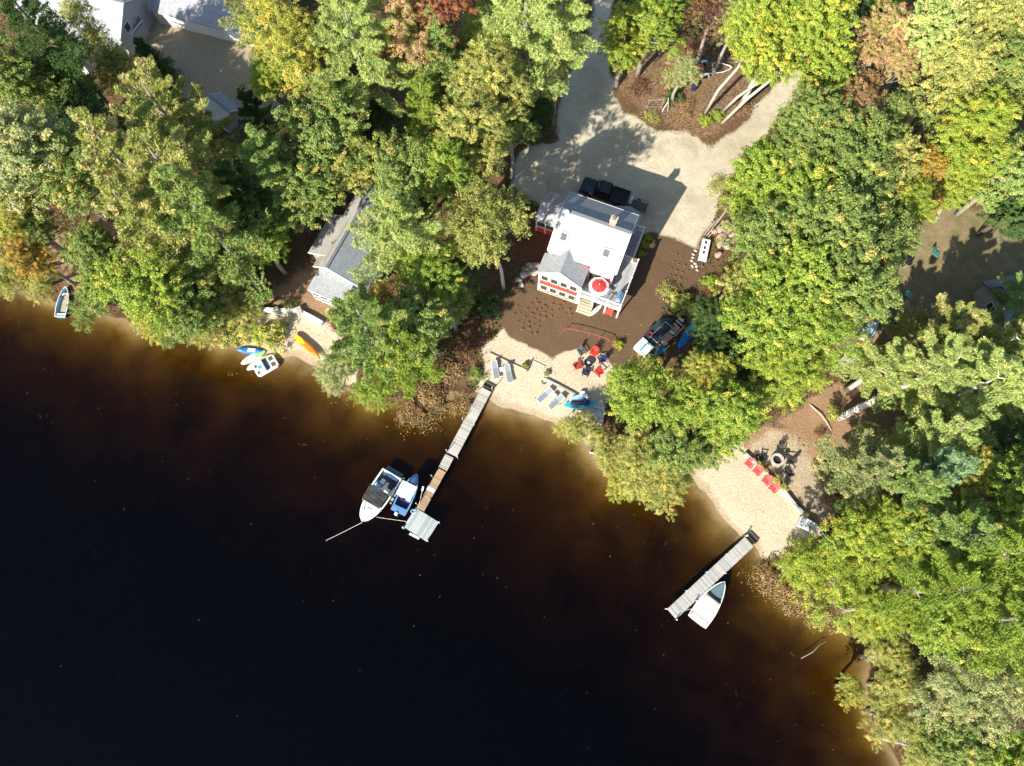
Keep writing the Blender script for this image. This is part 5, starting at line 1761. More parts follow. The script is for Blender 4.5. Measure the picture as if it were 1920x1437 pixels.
ridge = lambda x, v: 0.02 + (1 - v * v) * (0.10 + 0.30 * math.exp(-((x - 0.52 * L3) / 0.45) ** 2) + 0.07 * math.exp(-((x - 0.32 * L3) / 0.3) ** 2))
cover(b3, 0.12 * L3, 0.60 * L3, 0.10, ridge, 'cream_canvas', 'cockpit_cover', 22)
cover(b3, 0.60 * L3, 0.95 * L3, 0.10, lambda x, v: 0.02 + (1 - v * v) * 0.10, 'teal_canvas', 'bow_cover')
MB().slab([(0.56 * L3, -0.8, g3(2) + 0.42), (0.66 * L3, -0.66, g3(2) + 0.12), (0.66 * L3, 0.66, g3(2) + 0.12), (0.56 * L3, 0.8, g3(2) + 0.42)], 0.02).build('windscreen', 'skylight_glass', b3)
MB().box((0.06 * L3, 0, g3(0) + 0.02), (0.5, 1.66, 0.08)).build('stern_deck', 'gelcoat', b3, bev=0.03)
# old rowing boat on the left bank
b4, L4 = boat_at('rowing_boat', 'white and aqua open rowing boat with leaves on its floor, moored at the left bank', 'boat', (112, 594), (124, 538))
boat_body(b4, L4, 1.35, 0.5, 'teal_paint', 'lightblue', sheer=0.12, tran=0.86, k=3.2, keel=-0.1, deep=0.35, rim=0.07, rimmat='white_paint')
MB().box((L4 * 0.48, 0, 0.085), (L4 * 0.62, 0.5, 0.02)).build('floor_litter', simple('leaf_litter_boat', (0.36, 0.24, 0.11), 0.9, 0.5, 9.0, col2=(0.6, 0.5, 0.36)), b4)
for u in (0.08, 0.76):
    MB().box((L4 * u, 0, 0.30), (0.26, 1.1, 0.05)).build('thwart', 'white_paint', b4)
# aluminium boat on the beach
b5, L5 = boat_at('aluminium_boat', 'open aluminium boat pulled up under the round tree at the main beach', 'boat', (1115, 804), (1126, 752))
b5.location.z = 0.5
boat_body(b5, L5, 1.35, 0.5, 'aluminium', 'aluminium', sheer=0.1, tran=0.9, k=3.0, keel=-0.15, deep=0.4, rim=0.05)
for u in (0.14, 0.45, 0.74):
    MB().box((L5 * u, 0, 0.22), (0.28, 1.12, 0.05)).build('thwart', 'white_paint' if u < 0.2 else 'aluminium', b5)
# stored boat on the right bank
b6, L6 = boat_at('stored_boat', 'white pointed boat stored on land at the edge of the right woods', 'boat', (1614, 640), (1641, 597))
b6.location.z = 0.75
boat_body(b6, L6, 1.25, 0.6, 'gelcoat', 'lightblue', sheer=0.1, tran=0.85, k=2.4, deep=0.35, rim=0.12)
MB().box((L6 * 0.62, 0, 0.36), (0.9, 0.7, 0.06)).build('foredeck', 'white_paint', b6, bev=0.02)


def board(name, label, cat, a, b_, wd, mat, z, pad=None, th=0.11, kayak=False, group=None, tip=None):
    p, L_, r_ = frame_of(a, b_, z)
    mid = W((a[0] + b_[0]) / 2, (a[1] + b_[1]) / 2, z)
    t_ = thing(name, label, cat, (mid.x, mid.y, z), r_, group)
    ol = [(math.copysign(abs(math.cos(2 * math.pi * i / 32)) ** 0.9, math.cos(2 * math.pi * i / 32)) * L_ / 2, math.sin(2 * math.pi * i / 32) * (abs(math.sin(2 * math.pi * i / 32)) ** (0.35 if kayak else 0.15)) * wd / 2) for i in range(32)]
    if kayak:
        MB().rings(ol, [(0.9, 0.55, 0.0), (0.98, 0.95, 0.12), (1, 1, 0.2), (0.97, 0.86, 0.28), (0.85, 0.45, 0.34)]).build('hull', mat, t_, smooth=False)
    else:
        MB().rings(ol, [(0.95, 0.9, 0.0), (1, 1, th * 0.5), (0.985, 0.94, th)]).build('board', mat, t_)
    if tip:
        to = [(x * 0.40 + L_ * 0.27, y * 0.72) for x, y in ol]
        MB().rings(to, [(1, 1, th + 0.003 if not kayak else 0.30), (0.98, 0.95, th + 0.012 if not kayak else 0.35)]).build('nose_panel', tip, t_)
    if pad:
        MB().box((0.1 * L_, 0, (0.34 if kayak else th) + 0.012), (L_ * 0.3, wd * 0.55, 0.05)).build('seat' if kayak else 'deck_pad', pad, t_, bev=0.015)
    return t_


board('paddleboard', 'upper one of two white paddleboards with green noses beside the pedal boat', 'paddleboard', (452, 683), (498, 659), 0.85, 'pale_board', 0.12, tip='lime_board', group='pale paddleboards')
board('paddleboard', 'lower one of two white paddleboards with green noses, touching the pedal boat', 'paddleboard', (463, 694), (508, 667), 0.85, 'pale_board', 0.16, tip='lime_board', group='pale paddleboards')
board('kayak', 'blue kayak half under the shrub beside the white paddleboards', 'kayak', (445, 657), (493, 660), 0.72, 'blue_plastic', 0.05, 'white_paint', kayak=True)
board('kayak', 'orange and yellow kayak lying on the small left beach', 'kayak', (601, 673), (551, 628), 0.78, 'orange_plastic', 0.42, None, kayak=True, tip='yellow_plastic')
board('kayak', 'blue kayak lying in the shade right of the scrap trailer', 'kayak', (1270, 655), (1311, 598), 0.95, 'blue_plastic', 0.55, 'cyan_plastic', kayak=True)
board('paddleboard', 'cyan paddleboard under a black bag beside the aluminium boat', 'paddleboard', (1057, 760), (1120, 757), 0.9, 'cyan_plastic', 0.5)
ib = board('inflatable_raft', 'pale blue inflatable raft lying behind the cyan paddleboard', 'raft', (1067, 752), (1097, 744), 0.75, 'lightblue', 0.62, th=0.18)
bag = thing('duffel_bag', 'long black bag lying across the cyan paddleboard', 'bag', W(1088, 757, 0.62), ang((1072, 758), (1108, 757)))
MB().tube([(-1.05, 0, 0.16), (-0.95, 0, 0.18), (0.9, 0, 0.18), (1.0, 0, 0.16)], [0.12, 0.26, 0.28, 0.14], 10).build('body', 'black_cloth', bag)
MB().box((0.35, 0.02, 0.42), (0.8, 0.4, 0.08)).build('flap', 'navy', bag, bev=0.03)
for lab, px, py, rz in (('small white box behind the inflatable raft, left of two', 1091, 739, 0.1), ('small white box at the end of the inflatable raft, right of two', 1099, 746, -1.0)):
    t_ = thing('cooler', lab, 'cooler', G(px, py), rz, 'white boxes by the raft')
    MB().box((0, 0, 0.2), (0.5, 0.3, 0.4)).build('body', 'lightblue', t_, bev=0.02)
    MB().box((0, 0, 0.42), (0.53, 0.33, 0.06)).build('lid', 'white_vinyl', t_, bev=0.01)
# pedal boat
pb = thing('pedal_boat', 'white pedal boat with four dark wells floating off the small left beach', 'boat', W(500, 687, 0.05), ang((487, 694), (515, 678)))
po = [(-1.25, -0.6), (-1.05, -0.8), (1.0, -0.8), (1.25, -0.62), (1.25, 0.62), (1.0, 0.8), (-1.05, 0.8), (-1.25, 0.6)]
MB().rings(po, [(0.92, 0.9, -0.15), (1, 1, 0.1), (1, 1, 0.34), (0.95, 0.93, 0.42)]).build('hull', 'gelcoat', pb)
for x, y, sx, sy in ((0.78, 0.36, 0.5, 0.5), (0.78, -0.36, 0.5, 0.5), (-0.95, 0.4, 0.28, 0.34), (-0.95, -0.4, 0.28, 0.34)):
    MB().box((x, y, 0.423), (sx, sy, 0.012)).build('foot_well', simple('well', (0.10, 0.08, 0.035), 0.8, 0.4, 5.0) if 'well' not in MATS else 'well', pb)
MB().box((0.05, 0, 0.44), (0.42, 1.4, 0.06)).build('seat', 'grey_mesh', pb, bev=0.02)
MB().box((-0.12, 0, 0.58), (0.12, 1.4, 0.36)).build('backrest', 'grey_mesh', pb, bev=0.03)
MB().box((-0.62, 0.1, 0.44), (0.36, 0.36, 0.03)).build('panel', 'cyan_plastic', pb)

# ------------------------------------------------------------------ chairs, loungers, fire pits
def adirondack(label, mat, loc, rz, group):
    c = thing('adirondack_chair', label, 'chair', loc, rz, group)
    s_ = MB()
    for i in range(5):
        s_.box((0, -0.28 + i * 0.115, 0.36 - i * 0.022), (0.52, 0.1, 0.022), rx=-0.19)
    s_.build('seat', mat, c, fix=False)
    b_ = MB()
    for i in range(5):
        a = (i - 2) * 0.105
        h_ = 0.80 - 0.05 * abs(i - 2) ** 1.5
        b_.bar((a * 0.85, 0.22, 0.26), (a * 1.25, 0.22 + h_ * 0.42, 0.26 + h_ * 0.9), 0.095, 0.022)
    b_.build('backrest', mat, c, fix=False)
    for sx in (-1, 1):
        MB().box((0.35 * sx, -0.02, 0.53), (0.13, 0.72, 0.025)).build('arm', mat, c)
        MB().bar((0.31 * sx, -0.33, 0), (0.31 * sx, -0.33, 0.52), 0.09, 0.03).build('leg', mat, c)
        MB().bar((0.27 * sx, -0.36, 0.33), (0.27 * sx, 0.52, 0.02), 0.03, 0.1).build('leg', mat, c)
    return c


K = {}


def chair(mat, label, px, py, target, group):
    loc = G(px, py)
    rz = facing((px, py), target)
    if mat in K:
        return again(K[mat], label, loc, rz, group)
    K[mat] = adirondack(label, mat, loc, rz, group)
    return K[mat]


FP = (1103, 682)
chair('red_plastic', 'bright red chair at the top of the fire pit circle', 1113, 663, FP, 'chairs round the main fire pit')
chair('red_plastic', 'red chair left of the fire pit on the pale sand', 1083, 688, FP, 'chairs round the main fire pit')
chair('red_plastic', 'deep red shaded chair at the lower right of the fire pit', 1121, 699, FP, 'chairs round the main fire pit')
chair('grey_plastic', 'dark grey chair at the upper left of the fire pit', 1090, 662, FP, 'chairs round the main fire pit')
chair('navy', 'dark blue chair right of the fire pit', 1127, 676, FP, 'chairs round the main fire pit')
chair('navy', 'dark blue shaded chair below the fire pit', 1098, 700, FP, 'chairs round the main fire pit')
f_ = thing('fire_pit', 'dark iron fire bowl on a sandy terrace ringed by red and dark chairs', 'fire pit', G(*FP), 0)
MB().lathe([(0.25, 0.02), (0.40, 0.18), (0.46, 0.36), (0.50, 0.38), (0.50, 0.41), (0.43, 0.40), (0.36, 0.22), (0.0, 0.12)], (0, 0, 0), 20).build('bowl', 'dark_metal', f_)
MB().lathe([(0.0, 0.30), (0.14, 0.30), (0.18, 0.36), (0.0, 0.40)], (0, 0, 0), 10).build('ash', 'concrete', f_)
for i in range(3):
    a = i * 2.1
    MB().tube([(0.42 * math.cos(a), 0.42 * math.sin(a), 0), (0.36 * math.cos(a), 0.36 * math.sin(a), 0.2)], 0.02, 6).build('leg', 'dark_metal', f_)
FP2 = (1456, 863)
WALLTO = (1380, 940)
for i, (px, py, lab) in enumerate(((1403, 871, 'pinkish red beach chair, first from the trees, below the timber wall'), (1418, 885, 'pinkish red beach chair, second from the trees, below the timber wall'),
                                   (1435, 903, 'pinkish red beach chair, third from the trees, below the timber wall'), (1448, 917, 'pinkish red beach chair nearest the storage box, below the timber wall'))):
    chair('pink_plastic', lab, px, py, (px - 40, py + 42), 'red chairs on the right hand beach')
chair('black_plastic', 'black chair left of the concrete fire ring', 1427, 860, FP2, 'dark chairs round the fire ring')
chair('black_plastic', 'black chair at the top of the concrete fire ring', 1460, 845, FP2, 'dark chairs round the fire ring')
chair('black_plastic', 'black chair right of the concrete fire ring', 1479, 865, FP2, 'dark chairs round the fire ring')
chair('black_plastic', 'black chair at the lower right of the concrete fire ring', 1475, 887, FP2, 'dark chairs round the fire ring')
f2_ = thing('fire_ring', 'round concrete fire ring with black ash in the yard above the right hand beach', 'fire pit', G(*FP2), 0)
MB().lathe([(0.62, 0.0), (0.66, 0.12), (0.66, 0.34), (0.46, 0.34), (0.44, 0.06), (0.0, 0.05)], (0, 0, 0), 24).build('ring', 'concrete', f2_)
MB().lathe([(0.0, 0.11), (0.25, 0.10), (0.43, 0.07)], (0, 0, 0), 14).build('ash', 'black_rubber', f2_)
sk = thing('bucket', 'dark bucket between the two chairs right of the concrete fire ring', 'bucket', G(1472, 852), 0)
MB().lathe([(0.16, 0), (0.21, 0.4), (0.18, 0.4), (0.14, 0.05), (0.0, 0.05)], (0, 0, 0), 14, cap0=True).build('body', 'black_plastic', sk)
MB().tube([(-0.2, 0, 0.38), (-0.12, 0, 0.52), (0.12, 0, 0.52), (0.2, 0, 0.38)], 0.012, 5).build('handle', 'galvanised', sk)


def lounger(label, a, b_, group):
    """a head, b_ foot in the photo."""
    p, L_, r_ = frame_of(a, b_, 0.6)
    g_ = gz(p.x, p.y)
    t_ = thing('sun_lounger', label, 'sun lounger', (p.x, p.y, g_), r_, group)
    MB().box((0.95, 0.30, 0.30), (1.9, 0.045, 0.05)).box((0.95, -0.30, 0.30), (1.9, 0.045, 0.05)).box((1.9, 0, 0.30), (0.05, 0.64, 0.05)).build('frame', 'white_paint', t_)
    MB().box((1.28, 0, 0.325), (1.2, 0.56, 0.02)).build('seat', 'grey_mesh', t_)
    MB().box((0.37, 0, 0.49), (0.72, 0.56, 0.02), ry=0.42).build('backrest', 'grey_mesh', t_)
    MB().bar((0.02, 0.30, 0.65), (0.70, 0.30, 0.335), 0.04, 0.04).bar((0.02, -0.30, 0.65), (0.70, -0.30, 0.335), 0.04, 0.04).bar((0.02, -0.3, 0.65), (0.02, 0.3, 0.65), 0.04, 0.04).build('back_frame', 'white_paint', t_)
    for x in (0.35, 1.7):
        for y in (-0.29, 0.29):
            MB().tube([(x, y, 0), (x, y, 0.3)], 0.02, 6).build('leg', 'white_paint', t_)
    return t_


LG = 'grey sun loungers on the main beach'
lounger('grey sun lounger nearest the long dock on the main beach', (926, 679), (931, 707), LG)
lounger('grey sun lounger right of the small white table on the main beach', (950, 686), (956, 714), LG)
lounger('grey sun lounger on open sand below the timber edging', (1034, 731), (1013, 749), LG)
lounger('grey sun lounger partly under weeds beside the pale raft', (1056, 744), (1035, 761), LG)
for lab, px, py, rz in (('small white table between the two loungers near the long dock', 941, 695, ang((926, 679), (931, 707))), ('small white table between the two loungers near the paddleboards', 1039, 744, ang((1034, 731), (1013, 749)))):
    t_ = thing('side_table', lab, 'table', G(px, py), rz, 'white side tables by the loungers')
    MB().box((0, 0, 0.42), (0.46, 0.46, 0.035)).build('table_top', 'white_vinyl', t_, bev=0.01)
    for sx in (-1, 1):
        for sy in (-1, 1):
            MB().box((0.18 * sx, 0.18 * sy, 0.2), (0.05, 0.05, 0.41)).build('leg', 'white_vinyl', t_)


def timber(name, label, cat, pts, wd, ht, mat, group=None, pname='beam', over=0.0):
    g0 = G(*pts[0])
    t_ = thing(name, label, cat, (g0.x, g0.y, 0), 0, group)
    for a, b_ in zip(pts[:-1], pts[1:]):
        p, q = G(*a), G(*b_)
        z = max(p.z, q.z)
        d = (q - p)
        d.z = 0
        L_ = d.length - 0.01
        m_ = (p + q) / 2
        MB().box((0, 0, 0), (L_, wd, ht + 0.3)).build(pname, mat, t_, loc=(m_.x - g0.x, m_.y - g0.y, z + over + (ht - 0.3) / 2), rz=math.atan2(d.y, d.x))
    return t_


timber('timber_edging', 'pale timber beam set in the sand above the first loungers', 'timber', [(917, 663), (952, 680), (987, 696)], 0.16, 0.18, 'wood_new')
timber('timber_edging', 'pale timber beam along the lower edge of the fire pit terrace', 'timber', [(1017, 710), (1048, 725), (1078, 741)], 0.22, 0.28, 'wood_white')
timber('timber_edging', 'thin grey board at the top edge of the sand, right of the dark plank', 'timber', [(1000, 677), (1022, 688)], 0.09, 0.1, 'wood_weathered')
dl = thing('dark_plank', 'dark weathered plank standing on edge beside the potted plant on the beach', 'plank', G(993, 686), ang((989, 696), (998, 674)))
MB().box((0, 0, 0.14), (1.4, 0.07, 0.32)).build('plank', 'wood_dark', dl)
MB().box((-0.55, 0.06, 0.12), (0.08, 0.06, 0.3)).build('stake', 'wood_dark', dl)
for lab, px, py, pot in (('green plant in a dark pot beside the dark plank on the beach', 985, 687, 'wood_dark'), ('green plant in a white rimmed pot at the corner of the fire pit terrace', 1024, 703, 'white_paint')):
    t_ = thing('potted_plant', lab, 'plant', G(px, py), 0, 'potted plants on the main beach')
    MB().lathe([(0.22, 0.0), (0.34, 0.30), (0.36, 0.33), (0.30, 0.33), (0.28, 0.28)], (0, 0, 0), 16, cap0=True, cap1=True).build('pot', pot, t_)
    put_leaves('shrub', 'bright', t_, (0, 0, 0.25), (0.22, 0.22, 0.26), 0, 'foliage')
hs = thing('garden_hose', 'coil of dark hose below the pale terrace timber', 'hose', G(1020, 717), 0)
MB().tube([(0.26 * math.cos(t * 0.5), 0.24 * math.sin(t * 0.5), 0.03 + 0.006 * t) for t in range(24)], 0.025, 5).build('hose', 'black_rubber', hs)
# red tape fence across the mulch
fp_ = [(1045, 634), (1060, 621), (1082, 624), (1105, 630), (1124, 636), (1141, 642), (1163, 657)]
g0 = G(*fp_[0])
rf = thing('tape_fence', 'low fence of red tape on thin stakes curving across the mulch bed', 'fence', (g0.x, g0.y, 0), 0)
prev = None
for i, q in enumerate(fp_):
    g_ = G(*q)
    hgt = 0.15 if i in (0, 6) else 0.75
    MB().tube([(0, 0, -0.1), (0, 0, hgt + 0.05)], 0.025, 6).build('stake', 'faded_red', rf, loc=(g_.x - g0.x, g_.y - g0.y, g_.z))
    cur = Vector((g_.x - g0.x, g_.y - g0.y, g_.z + hgt))
    if prev is not None:
        MB().bar(prev, cur, 0.02, 0.06).build('tape', 'faded_red', rf)
    prev = cur

# timber wall of the right hand beach
wl = [(1395, 852), (1411, 867), (1427, 882), (1451, 905), (1467, 921), (1487, 946), (1508, 968), (1530, 990), (1560, 1030)]
rw = timber('timber_wall', 'pale timber retaining wall along the back of the right hand beach', 'wall', wl, 0.30, 0.42, 'wood_white', pname='beam')
for px, py in ((1411, 867), (1467, 921), (1508, 968)):
    q = G(px, py)
    MB().box((0, 0, 0.25), (0.3, 0.36, 0.8)).build('post', 'white_paint', rw, loc=(q.x - rw.location.x, q.y - rw.location.y, q.z), rz=R(-40))
for px, py, r_, lab in ((1420, 873, 0.36, 'flowering plant in a pot on the timber wall behind the first pink chairs'), (1432, 884, 0.28, 'small potted plant on the timber wall behind the second pink chair'),
                        (1450, 901, 0.5, 'larger leafy potted plant on the timber wall behind the third pink chair'), (1466, 917, 0.5, 'leafy potted plant on the timber wall behind the last pink chair'), (1507, 964, 0.3, 'small potted plant on the timber wall near the white storage box')):
    q = G(px, py)
    t_ = thing('potted_plant', lab, 'plant', (q.x, q.y, q.z + 0.42), 0, 'potted plants on the timber wall')
    MB().lathe([(0.12, 0.0), (0.17, 0.22), (0.14, 0.22)], (0, 0, 0), 12, cap0=True, cap1=True).build('pot', 'wood_dark', t_)
    put_leaves('shrub', 'olive', t_, (0, 0, 0.2), (r_ / 1.6, r_ / 1.6, r_ / 1.3), 0, 'foliage')
sb = thing('storage_box', 'white storage box at the end of the timber wall of the right hand beach', 'box', G(1508, 985), ang((1500, 980), (1521, 991)))
MB().box((0, 0, 0.38), (1.55, 0.95, 0.75)).build('body', 'white_vinyl', sb, bev=0.02)
MB().box((0, 0, 0.79), (1.62, 1.02, 0.08)).build('lid', 'white_paint', sb, bev=0.015)
MB().box((0.3, -0.2, 0.835), (0.25, 0.12, 0.012)).build('latch', 'grey_plastic', sb)

# ribbed storage box, trailer of scrap, lumber
rb = thing('garden_box', 'white ribbed storage box with a teal stripe beside the scrap trailer', 'box', G(1205, 655), ang((1190, 652), (1208, 668)))
MB().box((0, 0, 0.4), (1.5, 1.35, 0.8)).build('body', 'white_paint', rb)
for i in range(9):
    if i != 4:
        MB().box((-0.70 + i * 0.175, 0, 0.83), (0.14, 1.42, 0.06)).build('rib', 'mint_metal', rb)
MB().box((0, 0, 0.84), (0.17, 1.44, 0.07)).build('stripe', 'teal_paint', rb)
tr_ = thing('scrap_trailer', 'black trailer bed covered by a dark tarp beside the pile of boards', 'trailer', G(1235, 625), ang((1208, 648), (1258, 600)))
MB().add([(-2.0, -0.9, 0.55), (1.6, -1.0, 0.55), (2.0, 0.1, 0.58), (1.1, 0.95, 0.6), (-1.4, 0.9, 0.6), (-2.1, 0.2, 0.55), (-2.0, -0.9, 0.48), (1.6, -1.0, 0.48), (2.0, 0.1, 0.5), (1.1, 0.95, 0.5), (-1.4, 0.9, 0.5), (-2.1, 0.2, 0.48)],
         [(0, 1, 2, 3, 4, 5), (11, 10, 9, 8, 7, 6)] + [(i, i + 6, (i + 1) % 6 + 6, (i + 1) % 6) for i in range(6)]).build('tarp', 'tarp', tr_)
for a, b_ in (((-1.3, -0.75), (1.1, -0.75)), ((1.1, -0.75), (1.1, 0.25)), ((1.1, 0.25), (-1.3, 0.25)), ((-1.3, 0.25), (-1.3, -0.75))):
    MB().tube([(*a, 0.95), (*b_, 0.95)], 0.03, 6).build('rail', 'galvanised', tr_)
for x, y in ((-1.3, -0.75), (1.1, -0.75), (1.1, 0.25), (-1.3, 0.25)):
    MB().tube([(x, y, 0.1), (x, y, 0.95)], 0.03, 6).build('upright', 'galvanised', tr_)
for s_ in (-1, 1):
    MB().lathe([(0.1, -0.09), (0.3, -0.09), (0.33, 0), (0.3, 0.09), (0.1, 0.09)], (0, 0, 0), 16).build('wheel', 'black_rubber', tr_, loc=(-0.2, 1.0 * s_, 0.32)).rotation_euler = (math.pi / 2, 0, 0)
tg = thing('plastic_tub', 'dark red plastic tub on the black tarp', 'tub', G(1217, 632) + Vector((0, 0, 0.6)), 0)
MB().lathe([(0.18, 0.0), (0.26, 0.24), (0.23, 0.24), (0.16, 0.03), (0, 0.03)], (0, 0, 0), 16, cap0=True).build('body', simple('dark_red', (0.22, 0.015, 0.03), 0.5), tg)
MB().lathe([(0.27, 0.23), (0.29, 0.25), (0.24, 0.25)], (0, 0, 0), 16).build('rim', 'dark_red', tg)
lp = 'scrap boards beside the black trailer'
for nm, lab, px, py, dims, mat, z in (('wood_panel', 'large pinkish plywood panel next to the black trailer', 1249, 637, (1.0, 0.75, 0.06), 'panel_pink', 0.75),
                                      ('wood_panel', 'reddish panel behind the large pinkish panel', 1262, 624, (0.8, 0.65, 0.06), 'panel_pink', 0.72),
                                      ('lumber_board', 'pale board lying across the reddish panel', 1266, 617, (0.15, 0.8, 0.07), 'wood_new', 0.85),
                                      ('lumber_board', 'pale board next to the tyre end of the scrap heap', 1270, 611, (0.14, 0.85, 0.07), 'wood_white', 0.85),
                                      ('lumber_board', 'short pale board at the far end of the scrap heap', 1274, 605, (0.3, 0.6, 0.07), 'wood_new', 0.8),
                                      ('lumber_board', 'rounded grey board edge between the two panels', 1257, 629, (0.22, 0.5, 0.08), 'wood_green', 0.85),
                                      ('lumber_board', 'long thin pale board on the right side of the scrap heap', 1271, 626, (1.7, 0.07, 0.07), 'wood_new', 0.8),
                                      ('concrete_block', 'white block beside the dark blue tub', 1229, 666, (0.5, 0.3, 0.35), 'white_paint', 0.1),
                                      ('wood_panel', 'mottled white and brown panel at the near end of the scrap heap', 1244, 647, (0.5, 0.6, 0.06), 'boulder_pale', 0.72)):
    q = G(px, py)
    r_ = ang((1208, 648), (1258, 600))
    t_ = thing(nm, lab, nm.replace('_', ' '), (q.x, q.y, q.z + z - 0.4), r_ + rng.uniform(-.06, .06), lp if 'scrap' in lab else None)
    MB().box((0, 0, 0.4 if z > 0.3 else 0.3), dims).build('board' if 'block' not in nm else 'block', mat, t_, bev=0.008)
    if z > 0.3:
        MB().box((0, 0, 0.0), (dims[0] * 0.6, dims[1] * 0.6, 0.74)).build('support', 'wood_dark', t_)
bt_ = thing('blue_tub', 'dark blue upturned tub between the scrap heap and the white block', 'tub', G(1238, 657), ang((1230, 664), (1246, 648)))
MB().rings([(-0.6, -0.3), (0.6, -0.3), (0.6, 0.3), (-0.6, 0.3)], [(1, 1, 0.0), (0.98, 0.97, 0.35), (0.92, 0.88, 0.42)]).build('body', simple('deep_blue', (0.01, 0.09, 0.19), 0.5), bt_, bev=0.03)
MB().rings([(-0.65, -0.34), (0.65, -0.34), (0.65, 0.34), (-0.65, 0.34)], [(1, 1, 0.0), (1, 1, 0.04)]).build('rim', 'cyan_plastic', bt_)
ty = thing('old_tyre', 'black tyre at the far end of the scrap heap', 'tyre', G(1281, 600), 0)
MB().lathe([(0.18, 0.0), (0.34, 0.0), (0.38, 0.09), (0.34, 0.18), (0.18, 0.18), (0.16, 0.09), (0.18, 0.0)], (0, 0, 0), 18).build('tyre', 'black_rubber', ty)
MB().lathe([(0.0, 0.08), (0.17, 0.08)], (0, 0, 0), 12).build('rim', 'galvanised', ty)
# white dock section stored on land, poles, rock heap
ws = thing('dock_section', 'white dock section with three dark slots stored beside the rocks', 'dock', G(1318, 474), ang((1323, 450), (1313, 496)))
for y0, y1 in ((-0.45, -0.11), (0.11, 0.45)):
    MB().box((0, (y0 + y1) / 2, 0.6), (2.75, y1 - y0, 0.07)).build('panel', 'white_vinyl', ws)
for x0, x1 in ((-1.375, -1.25), (-0.75, -0.55), (-0.12, 0.05), (0.48, 1.375)):
    MB().box(((x0 + x1) / 2, 0, 0.6), (x1 - x0, 0.22, 0.07)).build('panel', 'white_vinyl', ws)
for x in (-1.15, 1.15):
    for y in (-0.38, 0.38):
        MB().box((x, y, 0.28), (0.09, 0.09, 0.58)).build('leg', 'galvanised', ws)
MB().box((0, 0, 0.45), (2.6, 0.1, 0.1)).build('joist', 'black_rubber', ws)
for i, (a, b_, r_) in enumerate((((1322, 447), (1362, 396), 0.07), ((1327, 441), (1368, 385), 0.055), ((1320, 442), (1345, 412), 0.05), ((1326, 448), (1352, 420), 0.05))):
    p, q = G(*a), G(*b_)
    t_ = MB().tube([(0, 0, 0.1 + 0.05 * i), (q.x - p.x, q.y - p.y, 0.1 + 0.07 * i)], [r_, r_ * 0.7], 7).build('wooden_pole', 'bark_pale', loc=p)
    tag(t_, ('long thick pale pole lying between the parking area and the rocks', 'long pole lying closest to the woods beside the rocks', 'short pole lying nearest the sand beside the rocks', 'short pole lying next to the white dock section')[i], 'pole', 'poles beside the rock heap')
def rock_mesh(seed):
    bm = bmesh.new()
    bmesh.ops.create_icosphere(bm, subdivisions=2, radius=1)
    rs = random.Random(seed)
    ax = [Vector((rs.uniform(-1, 1), rs.uniform(-1, 1), rs.uniform(-1, 1))).normalized() for _ in range(7)]
    cut = [rs.uniform(0.62, 0.95) for _ in ax]
    for v in bm.verts:
        for a, c_ in zip(ax, cut):
            d = v.co.dot(a)
            if d > c_:
                v.co -= a * (d - c_) * 0.85
        v.co *= 1 + rs.uniform(-.04, .04)
    me = bpy.data.meshes.new('boulder')
    bm.to_mesh(me)
    bm.free()
    return me


ROCKS = [rock_mesh(s) for s in (3, 5, 8, 13)]


def rock(px, py, r_, mat, label, group, sq=(1, 0.75, 0.6)):
    g_ = G(px, py)
    o = bpy.data.objects.new('boulder', ROCKS[rng.randrange(4)])
    COL.objects.link(o)
    if not o.data.materials:
        o.data.materials.append(MATS[mat])
    o.material_slots[0].link = 'OBJECT'
    o.material_slots[0].material = MATS[mat]
    o.location = (g_.x, g_.y, g_.z + r_ * 0.25)
    o.scale = (r_ * sq[0], r_ * sq[1], r_ * sq[2])
    o.rotation_euler = (rng.uniform(-.3, .3), rng.uniform(-.3, .3), rng.uniform(0, 6.28))
    tag(o, label, 'rock', group)


for px, py, r_, lab in ((1340, 435, 0.5, 'boulder at the left end of the rock heap beside the poles'), (1350, 432, 0.6, 'boulder in the upper left of the rock heap'), (1360, 437, 0.55, 'boulder in the upper middle of the rock heap'),
                        (1372, 428, 0.75, 'large flat boulder at the top of the rock heap'), (1383, 420, 0.6, 'boulder at the upper right corner of the rock heap by the woods'), (1373, 441, 0.6, 'boulder in the right half of the rock heap'),
                        (1352, 447, 0.7, 'broad boulder in the centre of the rock heap'), (1365, 452, 0.5, 'small boulder below the centre of the rock heap'), (1376, 452, 0.45, 'warm coloured boulder at the right of the rock heap'),
                        (1350, 458, 0.65, 'boulder at the bottom left of the rock heap'), (1362, 462, 0.6, 'boulder at the bottom of the rock heap'), (1346, 479, 0.5, 'single rounded boulder below the rock heap'), (1364, 420, 0.5, 'small boulder above the rock heap')):
    rock(px, py, r_, 'boulder_warm', lab, 'boulders of the rock heap')
for px, py, r_, lab in ((972, 526, 0.5, 'grey boulder at the left end of the row below the house corner'), (983, 516, 0.55, 'second boulder of the row below the house corner'), (985, 506, 0.5, 'boulder in the upper left of the row beside the house'),
                        (993, 512, 0.45, 'small boulder in the middle of the row beside the house'), (996, 502, 0.5, 'pale boulder in the upper row beside the house'), (1005, 500, 0.6, 'large pale boulder touching the house wall'),
                        (1003, 510, 0.6, 'large sunlit boulder at the house corner'), (978, 535, 0.4, 'small boulder in the shade under the row'), (992, 497, 0.4, 'small boulder at the upper end of the row beside the house')):
    rock(px, py, r_, 'boulder_pale', lab, 'boulders beside the red house')
for i, (px, py) in enumerate(((1300, 478), (1299, 484), (1297, 490), (1303, 495), (1298, 500), (1306, 500), (1307, 507), (1304, 471))):
    rock(px, py, 0.22, 'boulder_pale', 'small pale stone in the row beside the white dock section', 'small stones beside the white dock section')
